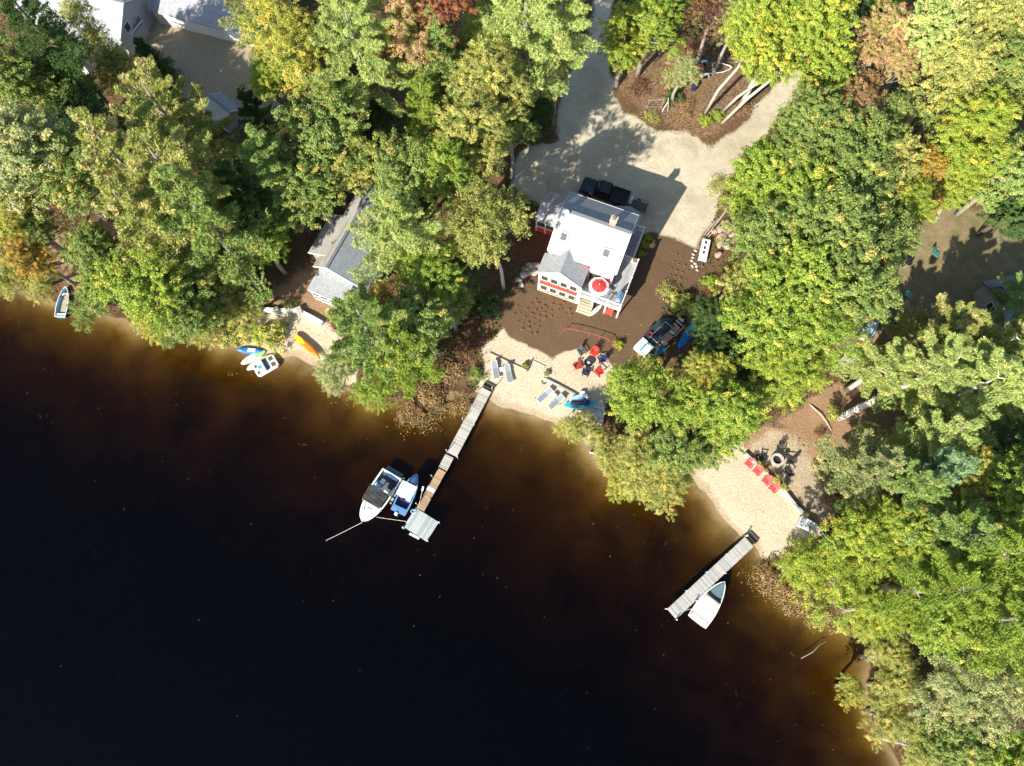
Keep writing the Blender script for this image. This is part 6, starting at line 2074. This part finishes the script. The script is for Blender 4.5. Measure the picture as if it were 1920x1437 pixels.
for px, py, lab in ((1095, 870, 'pale stone at the water edge below the olive willow'), (1090, 640, 'pale stone in the mulch near the red tape')):
    pass

# ------------------------------------------------------------------ vehicles on the drive
def loc_house(x, y, z=0.0):
    q = HL(x, y)
    return Vector((q.x, q.y, gz(q.x, q.y) + z))


tk = thing('pickup_truck', 'black pickup truck parked in the shade behind the red house', 'pickup truck', loc_house(-4.65, 8.3), HA + math.pi)
side = [(-2.75, 0.55), (-2.72, 1.02), (-0.75, 1.06), (-0.75, 1.06), (1.35, 1.06), (2.55, 0.98), (2.78, 0.72), (2.75, 0.5)]
mb = MB()
for y in (-0.96, 0.96):
    pass
n_ = len(side)
lv = [(-0.98, 0.0), (-0.90, 0.05), (0.90, 0.05), (0.98, 0.0)]
vs = []
for y, dz in lv:
    vs += [(x * (1 if abs(y) < 0.95 else 0.985), y, z + (dz if z > 0.9 else 0)) for x, z in side]
fs = []
for i in range(3):
    fs += [(i * n_ + k, i * n_ + (k + 1) % n_, (i + 1) * n_ + (k + 1) % n_, (i + 1) * n_ + k) for k in range(n_)]
fs += [tuple(range(n_)), tuple(range(3 * n_, 4 * n_))[::-1]]
MB().box((0, 0, 0.72), (5.4, 1.9, 0.5)).build('body', 'black_paint', tk, bev=0.1)
MB().box((1.95, 0, 1.02), (1.55, 1.78, 0.22)).build('hood', 'black_paint', tk, bev=0.08)
cabo = [(-0.85, -0.9), (1.15, -0.9), (1.15, 0.9), (-0.85, 0.9)]
MB().add([(-0.75, -0.92, 0.95), (1.30, -0.92, 0.95), (1.30, 0.92, 0.95), (-0.75, 0.92, 0.95), (-0.55, -0.74, 1.82), (0.55, -0.74, 1.84), (0.55, 0.74, 1.84), (-0.55, 0.74, 1.82)],
         [(0, 3, 2, 1), (4, 5, 6, 7), (0, 1, 5, 4), (1, 2, 6, 5), (2, 3, 7, 6), (3, 0, 4, 7)]).build('cab', 'black_paint', tk, bev=0.06)
MB().add([(1.27, -0.84, 1.04), (1.27, 0.84, 1.04), (0.66, 0.70, 1.75), (0.66, -0.70, 1.75), (1.29, -0.84, 1.05), (1.29, 0.84, 1.05), (0.69, 0.70, 1.77), (0.69, -0.70, 1.77)],
         [(4, 5, 6, 7), (0, 3, 2, 1), (0, 1, 5, 4), (1, 2, 6, 5), (2, 3, 7, 6), (3, 0, 4, 7)]).build('windscreen', 'car_glass', tk)
MB().box((-0.68, 0, 1.42), (0.03, 1.4, 0.5), ry=0.2).build('rear_window', 'car_glass', tk)
for s_ in (-1, 1):
    MB().box((0.15, 0.86 * s_, 1.40), (1.15, 0.03, 0.46), rx=0.2 * s_).build('side_window', 'car_glass', tk)
    MB().box((-1.75, 0.90 * s_, 1.06), (1.95, 0.12, 0.22)).build('bed_side', 'black_paint', tk, bev=0.03)
    MB().box((1.05, 1.05 * s_, 1.15), (0.12, 0.22, 0.18)).build('mirror', 'black_plastic', tk, bev=0.03)
    MB().box((2.70, 0.72 * s_, 0.86), (0.08, 0.34, 0.18)).build('headlight', 'window_glass', tk)
    for x in (-1.75, 1.75):
        wh = MB().lathe([(0.18, -0.12), (0.36, -0.12), (0.39, 0), (0.36, 0.12), (0.18, 0.12)], (0, 0, 0), 18).build('wheel', 'black_rubber', tk, loc=(x, 0.90 * s_, 0.39))
        wh.rotation_euler = (math.pi / 2, 0, 0)
        MB().lathe([(0.0, 0.06), (0.2, 0.09)], (0, 0, 0), 12).build('rim', 'aluminium', wh)
        MB().lathe([(0.0, -0.06), (0.2, -0.09)], (0, 0, 0), 12).build('rim', 'aluminium', wh)
MB().box((-1.75, 0, 0.985), (1.9, 1.66, 0.03)).build('bed_floor', 'black_rubber', tk)
MB().box((-2.72, 0, 1.06), (0.08, 1.7, 0.22)).build('tailgate', 'black_paint', tk, bev=0.02)
MB().box((2.78, 0, 0.5), (0.14, 1.8, 0.2)).build('bumper', 'black_plastic', tk, bev=0.04)
# utility trailer with open rails hitched behind
ut = thing('utility_trailer', 'open frame utility trailer with a mesh ramp behind the black pickup', 'trailer', loc_house(-0.35, 8.2), HA)
for y in (-0.62, 0.62):
    MB().tube([(-1.45, y, 0.55), (0.75, y, 0.55)], 0.03, 6).build('rail', 'galvanised', ut)
    MB().tube([(-1.45, y, 0.95), (0.75, y, 0.95)], 0.025, 6).build('rail', 'dark_metal', ut)
    for x in (-1.45, -0.35, 0.75):
        MB().tube([(x, y, 0.45), (x, y, 0.95)], 0.02, 6).build('upright', 'dark_metal', ut)
    wh = MB().lathe([(0.1, -0.08), (0.27, -0.08), (0.29, 0), (0.27, 0.08), (0.1, 0.08)], (0, 0, 0), 14).build('wheel', 'black_rubber', ut, loc=(-0.4, y * 1.22, 0.3))
    wh.rotation_euler = (math.pi / 2, 0, 0)
MB().box((-0.35, 0, 0.50), (2.2, 1.2, 0.04)).build('floor', 'wood_dark', ut)
rm = MB()
for i in range(7):
    rm.bar((0.8, -0.58 + i * 0.193, 0.42), (1.75, -0.58 + i * 0.193, 0.05), 0.018, 0.018)
for i in range(5):
    u = i / 4
    rm.bar((0.8 + 0.95 * u, -0.6, 0.42 - 0.37 * u), (0.8 + 0.95 * u, 0.6, 0.42 - 0.37 * u), 0.018, 0.018)
rm.build('ramp', 'galvanised', ut, fix=False)
tb_ = thing('tool_box', 'silver tool box with blue straps between truck bed and utility trailer', 'tool box', loc_house(-1.55, 8.2, 1.0), HA)
MB().box((0, 0, 0.15), (0.3, 0.9, 0.3)).build('body', 'aluminium', tb_, bev=0.02)
MB().box((0.05, -0.25, 0.31), (0.34, 0.12, 0.03)).build('strap', 'blue_plastic', tb_)
# boat trailer among the trees
bt2 = thing('boat_trailer', 'green and white boat trailer with a curved white rail among the drive island trunks', 'trailer', G(1325, 135), ang((1300, 135), (1365, 132)))
for y in (-0.75, 0.75):
    MB().box((-0.6, y, 0.6), (2.6, 0.1, 0.12)).build('rail', simple('trailer_green', (0.04, 0.20, 0.14), 0.5) if 'trailer_green' not in MATS else 'trailer_green', bt2)
    fe = MB()
    for k in range(6):
        a = math.pi * k / 5
        fe.box((-0.35 + 0.42 * math.cos(a), y * 1.25, 0.34 + 0.42 * math.sin(a)), (0.3, 0.3, 0.03), ry=-(a - math.pi / 2))
    fe.build('fender', 'white_paint', bt2, fix=False)
    wh = MB().lathe([(0.1, -0.1), (0.3, -0.1), (0.33, 0), (0.3, 0.1), (0.1, 0.1)], (0, 0, 0), 14).build('wheel', 'black_rubber', bt2, loc=(-0.35, y * 1.25, 0.34))
    wh.rotation_euler = (math.pi / 2, 0, 0)
    MB().tube([(0.7, y, 0.6), (1.7, y * 0.85, 0.6), (2.5, y * 0.4, 0.58), (2.9, 0.0, 0.55)], 0.055, 7).build('tongue_rail', 'white_paint', bt2)
for x in (-1.8, -0.6, 0.6):
    MB().box((x, 0, 0.58), (0.1, 1.5, 0.1)).build('cross_member', 'white_paint', bt2)
MB().box((-1.2, 0, 0.68), (1.3, 1.1, 0.08)).build('cover', simple('faded_coral', (0.45, 0.13, 0.09), 0.7), bt2)
# black barrel, pipe rack and sawhorse on the drive island
br = thing('barrel', 'black barrel at the foot of a trunk on the drive island', 'barrel', G(1300, 168), 0)
MB().lathe([(0.28, 0), (0.33, 0.2), (0.34, 0.45), (0.33, 0.7), (0.28, 0.9), (0.0, 0.9)], (0, 0, 0), 16, cap0=True).build('body', 'navy', br)
MB().lathe([(0.345, 0.3), (0.345, 0.36)], (0, 0, 0), 16).build('hoop', 'dark_metal', br)
pr_ = thing('pipe_rack', 'thin metal pipe rack standing on the drive island left of the white sawhorse', 'rack', G(1240, 203), ang((1240, 203), (1215, 203)))
MB().tube([(0, 0, 0), (0, 0, 1.6)], 0.05, 6).build('upright', 'galvanised', pr_)
MB().tube([(0, 0.0, 1.5), (1.7, 0.05, 1.45)], 0.035, 6).tube([(0, 0, 0.25), (1.9, 0.0, 0.2)], 0.035, 6).build('arm', 'galvanised', pr_)
MB().tube([(1.7, 0.05, 0), (1.7, 0.05, 1.45)], 0.035, 6).build('upright', 'galvanised', pr_)
sh = thing('sawhorse', 'white A shaped sawhorse on the drive island', 'sawhorse', G(1247, 209), 0)
MB().bar((-0.35, 0, 0), (0.12, 0.35, 1.25), 0.08, 0.04).build('leg', 'white_paint', sh)
MB().bar((0.32, 0.02, 0), (0.14, 0.36, 1.25), 0.08, 0.04).build('leg', 'white_paint', sh)
MB().bar((0.13, 0.35, 1.2), (0.2, 0.95, 1.2), 0.07, 0.09).build('beam', 'white_paint', sh)
MB().bar((0.4, 1.1, 0), (0.2, 0.9, 1.2), 0.07, 0.04).build('leg', 'white_paint', sh)
for a, b_, lab in (((979, 327), (998, 300), 'long tan plank lying at the left edge of the sandy drive'), ((1064, 320), (1068, 296), 'pale stick lying on the sand left of the pickup'), ((975, 314), (980, 294), 'reddish plank lying in the shade left of the tan plank')):
    p, q = G(*a), G(*b_)
    t_ = MB().bar((0, 0, 0.04), (q.x - p.x, q.y - p.y, 0.06), 0.16, 0.05).build('loose_plank', 'wood_new' if 'tan' in lab else 'wood_tan', loc=p)
    tag(t_, lab, 'plank')
# sticks and driftwood
for a, b_, lab, r_, bkk in (((1519, 760), (1558, 808), 'thin pale pole lying across the reddish yard', 0.07, 'bark_pale'), ((1628, 1164), (1684, 1186), 'thin white fallen branch at the bend of the lower right shore', 0.06, 'bark_birch'),
                            ((1628, 1128), (1668, 1113), 'curved pale branch above the bend of the lower right shore', 0.07, 'bark_pale'), ((1650, 1101), (1678, 1100), 'short thick white log at the lower right shore', 0.13, 'bark_birch'),
                            ((1498, 1234), (1545, 1203), 'grey sunken branch in the lower right water', 0.05, 'bark_grey'), ((1106, 849), (1119, 856), 'white driftwood log at the water edge below the round tree', 0.1, 'bark_birch')):
    p, q = G(*a), G(*b_)
    p.z, q.z = max(p.z, 0.0), max(q.z, 0.0)
    d = q - p
    t_ = MB().tube([(0, 0, 0.1), (d.x * 0.4 + 0.1, d.y * 0.4, d.z * 0.4 + 0.35), (d.x * 0.7, d.y * 0.7 + 0.12, d.z + 0.3), (d.x, d.y, d.z + 0.15)], [r_, r_ * 0.9, r_ * 0.7, r_ * 0.4], 6).build('fallen_branch', bkk, loc=p)
    tag(t_, lab, 'branch')

# ------------------------------------------------------------------ other buildings
def gable_house(root, x0, x1, y0, y1, ze, zr, zb, wall, roof1, roof2, trim='white_paint', oh=0.3, yr=None, z2=None):
    yr = (y0 + y1) / 2 if yr is None else yr
    z2 = ze if z2 is None else z2
    pr2 = [(y0, zb), (y1, zb), (y1, z2 - 0.05), (yr, zr - 0.14), (y0, ze - 0.05)]
    vs = [(x0, y, z) for y, z in pr2] + [(x1, y, z) for y, z in pr2]
    MB().add(vs, [tuple(range(5)), tuple(range(5, 10))[::-1]] + [(i, i + 5, (i + 1) % 5 + 5, (i + 1) % 5) for i in (0, 1, 4)]).build('wall', wall, root)
    s0, s1 = (zr - ze) / (yr - y0), (zr - z2) / (y1 - yr)
    MB().slab([(x0 - oh, y0 - oh, ze - oh * s0), (x1 + oh, y0 - oh, ze - oh * s0), (x1 + oh, yr, zr), (x0 - oh, yr, zr)], 0.12).build('roof', roof1, root, fix=False)
    MB().slab([(x1 + oh, y1 + oh, z2 - oh * s1), (x0 - oh, y1 + oh, z2 - oh * s1), (x0 - oh, yr, zr - 0.003), (x1 + oh, yr, zr - 0.003)], 0.12).build('roof', roof2, root, fix=False)
    for x in (x0 - oh - 0.03, x1 + oh + 0.03):
        MB().bar((x, y0 - oh, ze - oh * s0 - 0.08), (x, yr, zr - 0.06), 0.05, 0.18).bar((x, yr, zr - 0.063), (x, y1 + oh, z2 - oh * s1 - 0.08), 0.05, 0.18).build('rake_board', trim, root)
    MB().bar((x0 - oh, yr, zr + 0.012), (x1 + oh, yr, zr + 0.012), 0.3, 0.05).build('ridge_cap', roof1, root)


# grey cottage left of the red house: x runs along the ridge away from the lake
cp = W(612, 502, 5.4)
cr_ = ang((612, 502), (700, 350), 5.4)
ct = thing('grey_cottage', 'grey cottage with stained long roof half hidden by trees on the left', 'house', (cp.x, cp.y, 0), cr_)
gable_house(ct, 0.35, 11.2, -3.9, 1.6, 3.5, 5.4, 0.4, 'white_siding', 'roof_grey', 'roof_stained', yr=0.0, z2=4.35, oh=0.35)
gable_house(ct, 1.7, 6.2, 0.9, 3.35, 3.55, 4.9, 0.4, 'white_siding', 'roof_stained', 'roof_stained', yr=0.62, z2=3.45, oh=0.25)
MB().slab([(-2.3, -2.6, 3.1), (0.3, -2.6, 3.35), (0.3, 1.6, 3.35), (-2.3, 1.6, 3.1)], 0.12).build('porch_roof', 'roof_pale', ct, fix=False)
MB().box((-2.33, -0.5, 3.02), (0.05, 4.3, 0.2)).box((-1.0, 1.63, 3.1), (2.7, 0.05, 0.2)).build('fascia', 'white_paint', ct)
for i in range(5):
    MB().box((-2.15, -2.4 + i * 0.97, 1.7), (0.12, 0.12, 2.6)).build('porch_post', 'white_paint', ct)
for z in (0.75, 1.55, 2.6):
    MB().box((-2.17, -0.46, z), (0.08, 4.0, 0.1)).build('porch_rail', 'white_paint', ct)
MB().box((-2.1, -0.46, 1.15), (0.04, 3.9, 0.75)).build('screen', 'screen_mesh', ct)
MB().box((-2.1, -0.46, 2.08), (0.04, 3.9, 0.9)).build('screen', 'screen_mesh', ct)
MB().box((-0.95, -0.5, 0.55), (2.5, 4.1, 0.12)).build('porch_floor', 'deck_grey', ct)
MB().tube([(2.9, 1.0, 4.2), (2.9, 1.0, 5.15)], 0.06, 8).build('vent_pipe', 'dark_metal', ct)
window(ct, (0.35, -1.6, 2.4), 1.0, 1.1, 'W')
window(ct, (3.9, 3.35, 2.2), 1.0, 1.0, 'N')
# white retaining wall in front of it
lw = timber('retaining_wall', 'curved white concrete retaining wall above the small left beach', 'wall', [(480, 583), (503, 583), (521, 586), (545, 584), (563, 586), (585, 597), (606, 609)], 0.42, 0.5, 'white_paint', pname='block')
for px, py in ((521, 586), (563, 586)):
    q = G(px, py)
    MB().box((0, 0, 0.2), (0.55, 0.9, 0.8)).build('pier', 'concrete', lw, loc=(q.x - lw.location.x, q.y - lw.location.y, q.z), rz=0.4)
# white roofed house in the upper left corner
ap_ = W(236, 18, 5.0)
ar_ = ang((90, -30), (242, 8), 6.0)
wh_ = thing('white_roofed_house', 'pale roofed house with a dark gable and grey lean-to in the top left corner', 'house', (ap_.x, ap_.y, 0), ar_)
gable_house(wh_, -13.0, 0.0, -3.2, 3.2, 4.2, 6.2, 0.4, 'grey_siding', 'roof_pale', 'roof_grey', oh=0.35)
window(wh_, (0.0, -1.3, 3.6), 0.9, 1.0, 'E')
ci_, si_ = math.cos(-ar_), math.sin(-ar_)


def in_wh(px, py, z):
    q = W(px, py, z)
    dx, dy = q.x - ap_.x, q.y - ap_.y
    return (dx * ci_ - dy * si_, dx * si_ + dy * ci_, z)


lq = [in_wh(203, 66, 2.6), in_wh(221, 92, 2.5), in_wh(266, 38, 2.9), in_wh(246, 11, 3.1)]
MB().slab(lq, 0.12).build('lean_to_roof', 'roof_teal', wh_, fix=False)
lw_ = [(q[0] * 0.97 + 0.03 * lq[0][0], q[1]) for q in lq]
MB().prism([(q[0], q[1]) for q in lw_], 0.4, 2.35).build('lean_to_wall', 'grey_siding', wh_)
MB().bar((lq[1][0], lq[1][1], lq[1][2] - 0.05), (lq[2][0], lq[2][1], lq[2][2] - 0.05), 0.08, 0.2).build('rake_board', 'white_paint', wh_)
MB().box((-5.0, -3.4, 0.6), (6.0, 3.2, 0.25)).build('terrace', 'concrete', wh_)
MB().slab([(-9.5, -7.2, 2.6), (-3.5, -7.2, 2.6), (-3.5, -3.1, 3.4), (-9.5, -3.1, 3.4)], 0.12).build('porch_roof', 'roof_pale', wh_, fix=False)
MB().box((-6.5, -5.2, 1.4), (5.6, 3.6, 2.0)).build('porch_wall', 'white_siding', wh_)
# long low building along the top
lb_ = W(285, -2, 3.5)
lr_ = ang((283, 2), (440, 42), 3.0)
lb = thing('long_shed', 'long low building with a bright pale roof along the top of the back yard', 'building', (lb_.x, lb_.y, 0), lr_)
gable_house(lb, 0.0, 15.0, -0.9, 6.0, 2.9, 4.6, 0.4, 'white_siding', 'roof_pale', 'roof_grey', oh=0.3)
# small weathered shed by the tan pine
ss_ = G(428, 224)
ss = thing('small_shed', 'small shed with a weathered blue grey roof beside the tan pine', 'shed', ss_, R(-40))
gable_house(ss, -1.5, 1.5, -1.3, 1.3, 2.0, 2.8, 0.0, 'grey_siding', 'roof_pale', 'roof_grey', oh=0.2)
# right hand cottage with flag
rc_ = W(1905, 558, 4.2)
rcot = thing('right_cottage', 'dark walled cottage with teal grey roof half under pines at the right edge', 'house', (rc_.x, rc_.y, 0), R(12))
gable_house(rcot, -1.4, 8.0, -2.8, 2.4, 3.2, 4.6, 0.4, 'grey_siding', 'roof_teal', 'roof_teal', trim='grey_plastic', oh=0.35)
MB().slab([(-4.0, -4.6, 2.7), (7.5, -4.6, 2.7), (7.5, -2.4, 3.1), (-4.0, -2.4, 3.1)], 0.12).build('porch_roof', 'roof_teal', rcot, fix=False)
MB().box((1.5, -6.2, 0.9), (11.0, 3.6, 0.12)).build('porch_floor', 'wood_tan', rcot)
for i in range(5):
    MB().box((-3.8 + i * 2.75, -4.4, 1.7), (0.12, 0.12, 2.1)).build('porch_post', 'white_paint', rcot)
window(rcot, (-1.4, 0.0, 2.2), 0.9, 1.0, 'W')
# flag on a slanted pole
fl_b = G(1845, 566)
fl = thing('flag', 'striped flag with a blue corner on a pole at the right hand cottage', 'flag', (fl_b.x, fl_b.y, 0), R(-20))
MB().tube([(0, 0, 0.3), (0.05, 0.1, 4.0)], 0.03, 7).build('pole', 'white_paint', fl)
for i in range(13):
    z0, z1 = 3.9 - i * 0.085, 3.9 - (i + 1) * 0.085
    vs, fs = [], []
    for k in range(9):
        u = -k * 0.18
        wv = 0.10 * math.sin(k * 0.9)
        dr_ = -0.10 * (k * 0.18) ** 1.4
        vs += [(u, 0.1 + wv, z0 + dr_), (u, 0.1 + wv, z1 + dr_)]
    lo_k = 3 if i < 7 else 0
    fs = [(2 * k, 2 * k + 1, 2 * k + 3, 2 * k + 2) for k in range(lo_k, 8)]
    MB().add(vs, fs).build('stripe', 'canvas_red' if i % 2 == 0 else 'canvas_white', fl, fix=False)
vs = []
for k in range(4):
    u = -k * 0.18
    vs += [(u, 0.1 + 0.10 * math.sin(k * 0.9), 3.9 - 0.10 * (k * 0.18) ** 1.4), (u, 0.1 + 0.10 * math.sin(k * 0.9), 3.9 - 7 * 0.085 - 0.10 * (k * 0.18) ** 1.4)]
cn = MB().add(vs, [(2 * k, 2 * k + 1, 2 * k + 3, 2 * k + 2) for k in range(3)]).build('canton', 'navy', fl, fix=False)
stm = MB()
for r_ in range(5):
    for k in range(3):
        for sd2 in (-1, 1):
            x, y = -0.09 - k * 0.17, 0.1 + 0.10 * math.sin((k + 0.5) * 0.9) + sd2 * 0.012
            stm.box((x, y, 3.86 - r_ * 0.11), (0.05, 0.006, 0.05))
stm.build('star', 'canvas_white', cn, fix=False)['kind'] = 'stuff'
# lawn furniture on the right
for nm, lab, mat, px, py, rz in (('lawn_chair', 'teal reclining lawn chair on the tan lawn', 'teal_paint', 1700, 553, 2.6), ('lawn_chair', 'beige lawn chair below the teal one', 'cream_canvas', 1694, 574, 2.9),
                                 ('lawn_chair', 'green lawn chair in the dappled shade at the top of the lawn', 'trailer_green', 1752, 480, 0.8)):
    t_ = thing(nm, lab, 'chair', G(px, py), rz, 'lawn chairs on the right hand lawn')
    MB().box((0, 0, 0.38), (0.62, 0.6, 0.04)).build('seat', mat, t_, bev=0.01)
    MB().box((0, 0.50, 0.62), (0.62, 0.04, 0.66), rx=-0.7).build('backrest', mat, t_, bev=0.01)
    for sx in (-1, 1):
        MB().tube([(0.33 * sx, -0.3, 0), (0.33 * sx, -0.28, 0.58), (0.33 * sx, 0.35, 0.58), (0.33 * sx, 0.42, 0)], 0.018, 6).build('leg', 'galvanised', t_)
mt = thing('black_mat', 'black folded mat on the ground beside the stored boat', 'mat', G(1668, 610), R(-35))
MB().box((0, 0, 0.05), (1.0, 1.2, 0.1)).build('mat', 'tarp', mt, bev=0.02)
MB().box((0.1, 0.1, 0.13), (0.8, 0.9, 0.05)).build('fold', 'black_cloth', mt, bev=0.015)
gl_ = thing('charcoal_grill', 'black kettle grill at the left edge of the lawn under the trees', 'grill', G(1697, 498), 0)
MB().lathe([(0.0, 0.55), (0.25, 0.6), (0.38, 0.75), (0.40, 0.85), (0.36, 0.98), (0.2, 1.08), (0.0, 1.1)], (0, 0, 0), 16).build('bowl', 'black_paint', gl_)
for i in range(3):
    a = i * 2.094
    MB().tube([(0.4 * math.cos(a), 0.4 * math.sin(a), 0), (0.15 * math.cos(a), 0.15 * math.sin(a), 0.62)], 0.018, 6).build('leg', 'aluminium', gl_)
wlk = thing('grey_platform', 'pale grey boarded platform under the pine left of the reddish yard', 'platform', G(1587, 675), ang((1573, 688), (1602, 660)))
first = None
for i in range(13):
    at = (-0.95 + i * 0.155, 0, 0.4)
    if first is None:
        first = MB().box((0, 0, 0), (0.14, 1.0, 0.05)).build('plank', 'wood_weathered', wlk, loc=at)
    else:
        part(first, wlk, at)
MB().box((0, 0.42, 0.2), (1.9, 0.08, 0.34)).box((0, -0.42, 0.2), (1.9, 0.08, 0.34)).build('support', 'wood_dark', wlk)

# ------------------------------------------------------------------ uncounted stuff: undergrowth, drifting leaves, drowned weed
rs = np.random.RandomState(5)
k = 260000
P = np.column_stack([rs.uniform(-66, 66, k), rs.uniform(-16, 76, k)])
sd2 = shore_sd(P)
ok = (sd2 > 0.2)
for a in AREAS:
    soft = {'drive': 0.25, 'mulch': 0.2, 'beach': 0.0, 'beach2': 0.2, 'beach3': 0.2, 'lawn': 1.0, 'yard': 0.6}.get(a, 0.0)
    ok &= (sdf(P, AREAS[a]) + soft < 0.6 * vnoise(P, 1.5, 31))
isl = poly([(1100, 110), (1160, 190), (1230, 240), (1330, 270), (1440, 160), (1420, 60), (1200, 80)])
dens = 0.5 + 0.5 * vnoise(P, 3.0, 33) + 0.3 * vnoise(P, 1.0, 34)
dens = np.where(in_poly(P, isl), dens * 0.35, dens)
house_c = np.array([HL(-3.5, 0).x, HL(-3.5, 0).y])
ok &= np.hypot(P[:, 0] - house_c[0], P[:, 1] - house_c[1]) > 7
ok &= rs.uniform(size=k) < dens
P = P[ok][:95000]
z = height(P) + np.abs(rs.normal(size=len(P))) * 0.28 * (1 + vnoise(P, 2.0, 35)) + 0.04
N = rs.normal(size=(len(P), 3)) * 0.5 + np.array([0, 0, 0.9])
me = leaf_mesh('undergrowth', np.column_stack([P, z]), N, rs.uniform(size=len(P)), (vnoise(P, 1.2, 36) * 0.5 + 0.5) % 1.0, 0.26, 0.17, None, rs)
me.materials.append(leaf_mat('under', (0.075, 0.110, 0.035), (0.20, 0.11, 0.05), 0.35))
o = bpy.data.objects.new('undergrowth', me)
COL.objects.link(o)
tag(o, 'low leafy undergrowth covering the forest floor between the trunks', 'undergrowth', kind='stuff')
k = 5200
P = np.column_stack([rs.uniform(-62, 45, k), rs.uniform(-14, 48, k)])
sd2 = shore_sd(P)
clump = vnoise(P, 5.0, 41) * 0.6 + vnoise(P, 1.6, 42) * 0.5
ok = (sd2 < -0.3) & (rs.uniform(size=k) < np.clip(0.10 + 0.35 * np.maximum(clump, 0) + 0.25 * (sd2 > -8), 0, 1) * np.clip(1.2 + sd2 / 26, 0.08, 1))
P = P[ok]
N = rs.normal(size=(len(P), 3)) * 0.12 + np.array([0, 0, 1.0])
me = leaf_mesh('floating_leaves', np.column_stack([P, np.full(len(P), 0.012)]), N, rs.uniform(size=len(P)), rs.uniform(size=len(P)), 0.062, 0.048, None, rs)
me.materials.append(leaf_mat('drift', (0.26, 0.22, 0.14), (0.46, 0.42, 0.34), 0.35, 0.1))
o = bpy.data.objects.new('floating_leaves', me)
COL.objects.link(o)
tag(o, 'small pale fallen leaves drifting on the dark lake', 'leaves', kind='stuff')
k = 9000
P = np.column_stack([rs.uniform(-30, 45, k), rs.uniform(8, 70, k)])
near = np.maximum.reduce([sdf(P, AREAS[a]) for a in ('drive', 'mulch', 'beach', 'beach2', 'beach3')])
P = P[(near > 0) & (shore_sd(P) > 0.4) & (rs.uniform(size=k) < 0.12 + 0.75 * np.exp(-near / 1.2)) & (np.hypot(P[:, 0] - house_c[0], P[:, 1] - house_c[1]) > 7)]
N = rs.normal(size=(len(P), 3)) * 0.25 + np.array([0, 0, 1.0])
me = leaf_mesh('fallen_leaves', np.column_stack([P, height(P) + 0.03]), N, rs.uniform(size=len(P)), rs.uniform(size=len(P)), 0.13, 0.09, None, rs)
me.materials.append(leaf_mat('fallen', (0.16, 0.09, 0.045), (0.40, 0.27, 0.10), 0.3, 0.1))
o = bpy.data.objects.new('fallen_leaves', me)
COL.objects.link(o)
tag(o, 'scattered brown fallen leaves on the sand and mulch', 'leaves', kind='stuff')
# reeds and drowned brush standing in the shallows left of the long dock and on the right shore
PTS = []
for cx_, cy_, sx_, sy_, k in ((800, 755, 50, 22, 5200), (785, 785, 40, 26, 1300), (1450, 1085, 40, 30, 2000), (1500, 1130, 40, 20, 2000), (430, 700, 20, 8, 60), (45, 605, 6, 5, 40), (1560, 1175, 40, 12, 700), (700, 752, 40, 8, 900)):
    c_ = W(cx_, cy_, 0)
    s_ = W(cx_ + sx_, cy_, 0) - c_
    t_ = W(cx_, cy_ - sy_, 0) - c_
    a = rs.normal(size=(k, 2)) * 0.55
    PTS.append(np.array([c_.x, c_.y]) + a[:, :1] * np.array([s_.x, s_.y]) + a[:, 1:] * np.array([t_.x, t_.y]))
P = np.vstack(PTS)
P = P[shore_sd(P) < 0.8]
cl_ = vnoise(P, 1.1, 51) + 0.6 * vnoise(P, 0.5, 52)
P = P[cl_ > -0.15]
N = rs.normal(size=(len(P), 3)) * 0.6 + np.array([0, 0, 0.6])
me = leaf_mesh('water_weeds', np.column_stack([P, 0.05 + np.abs(rs.normal(size=len(P))) * 0.22]), N, rs.uniform(size=len(P)), rs.uniform(size=len(P)), 0.19, 0.075, None, rs)
me.materials.append(leaf_mat('weed', (0.24, 0.155, 0.07), (0.36, 0.30, 0.13), 0.35, 0.2))
o = bpy.data.objects.new('water_weeds', me)
COL.objects.link(o)
tag(o, 'dry brown water weeds standing in the shallows along the shore', 'weeds', kind='stuff')
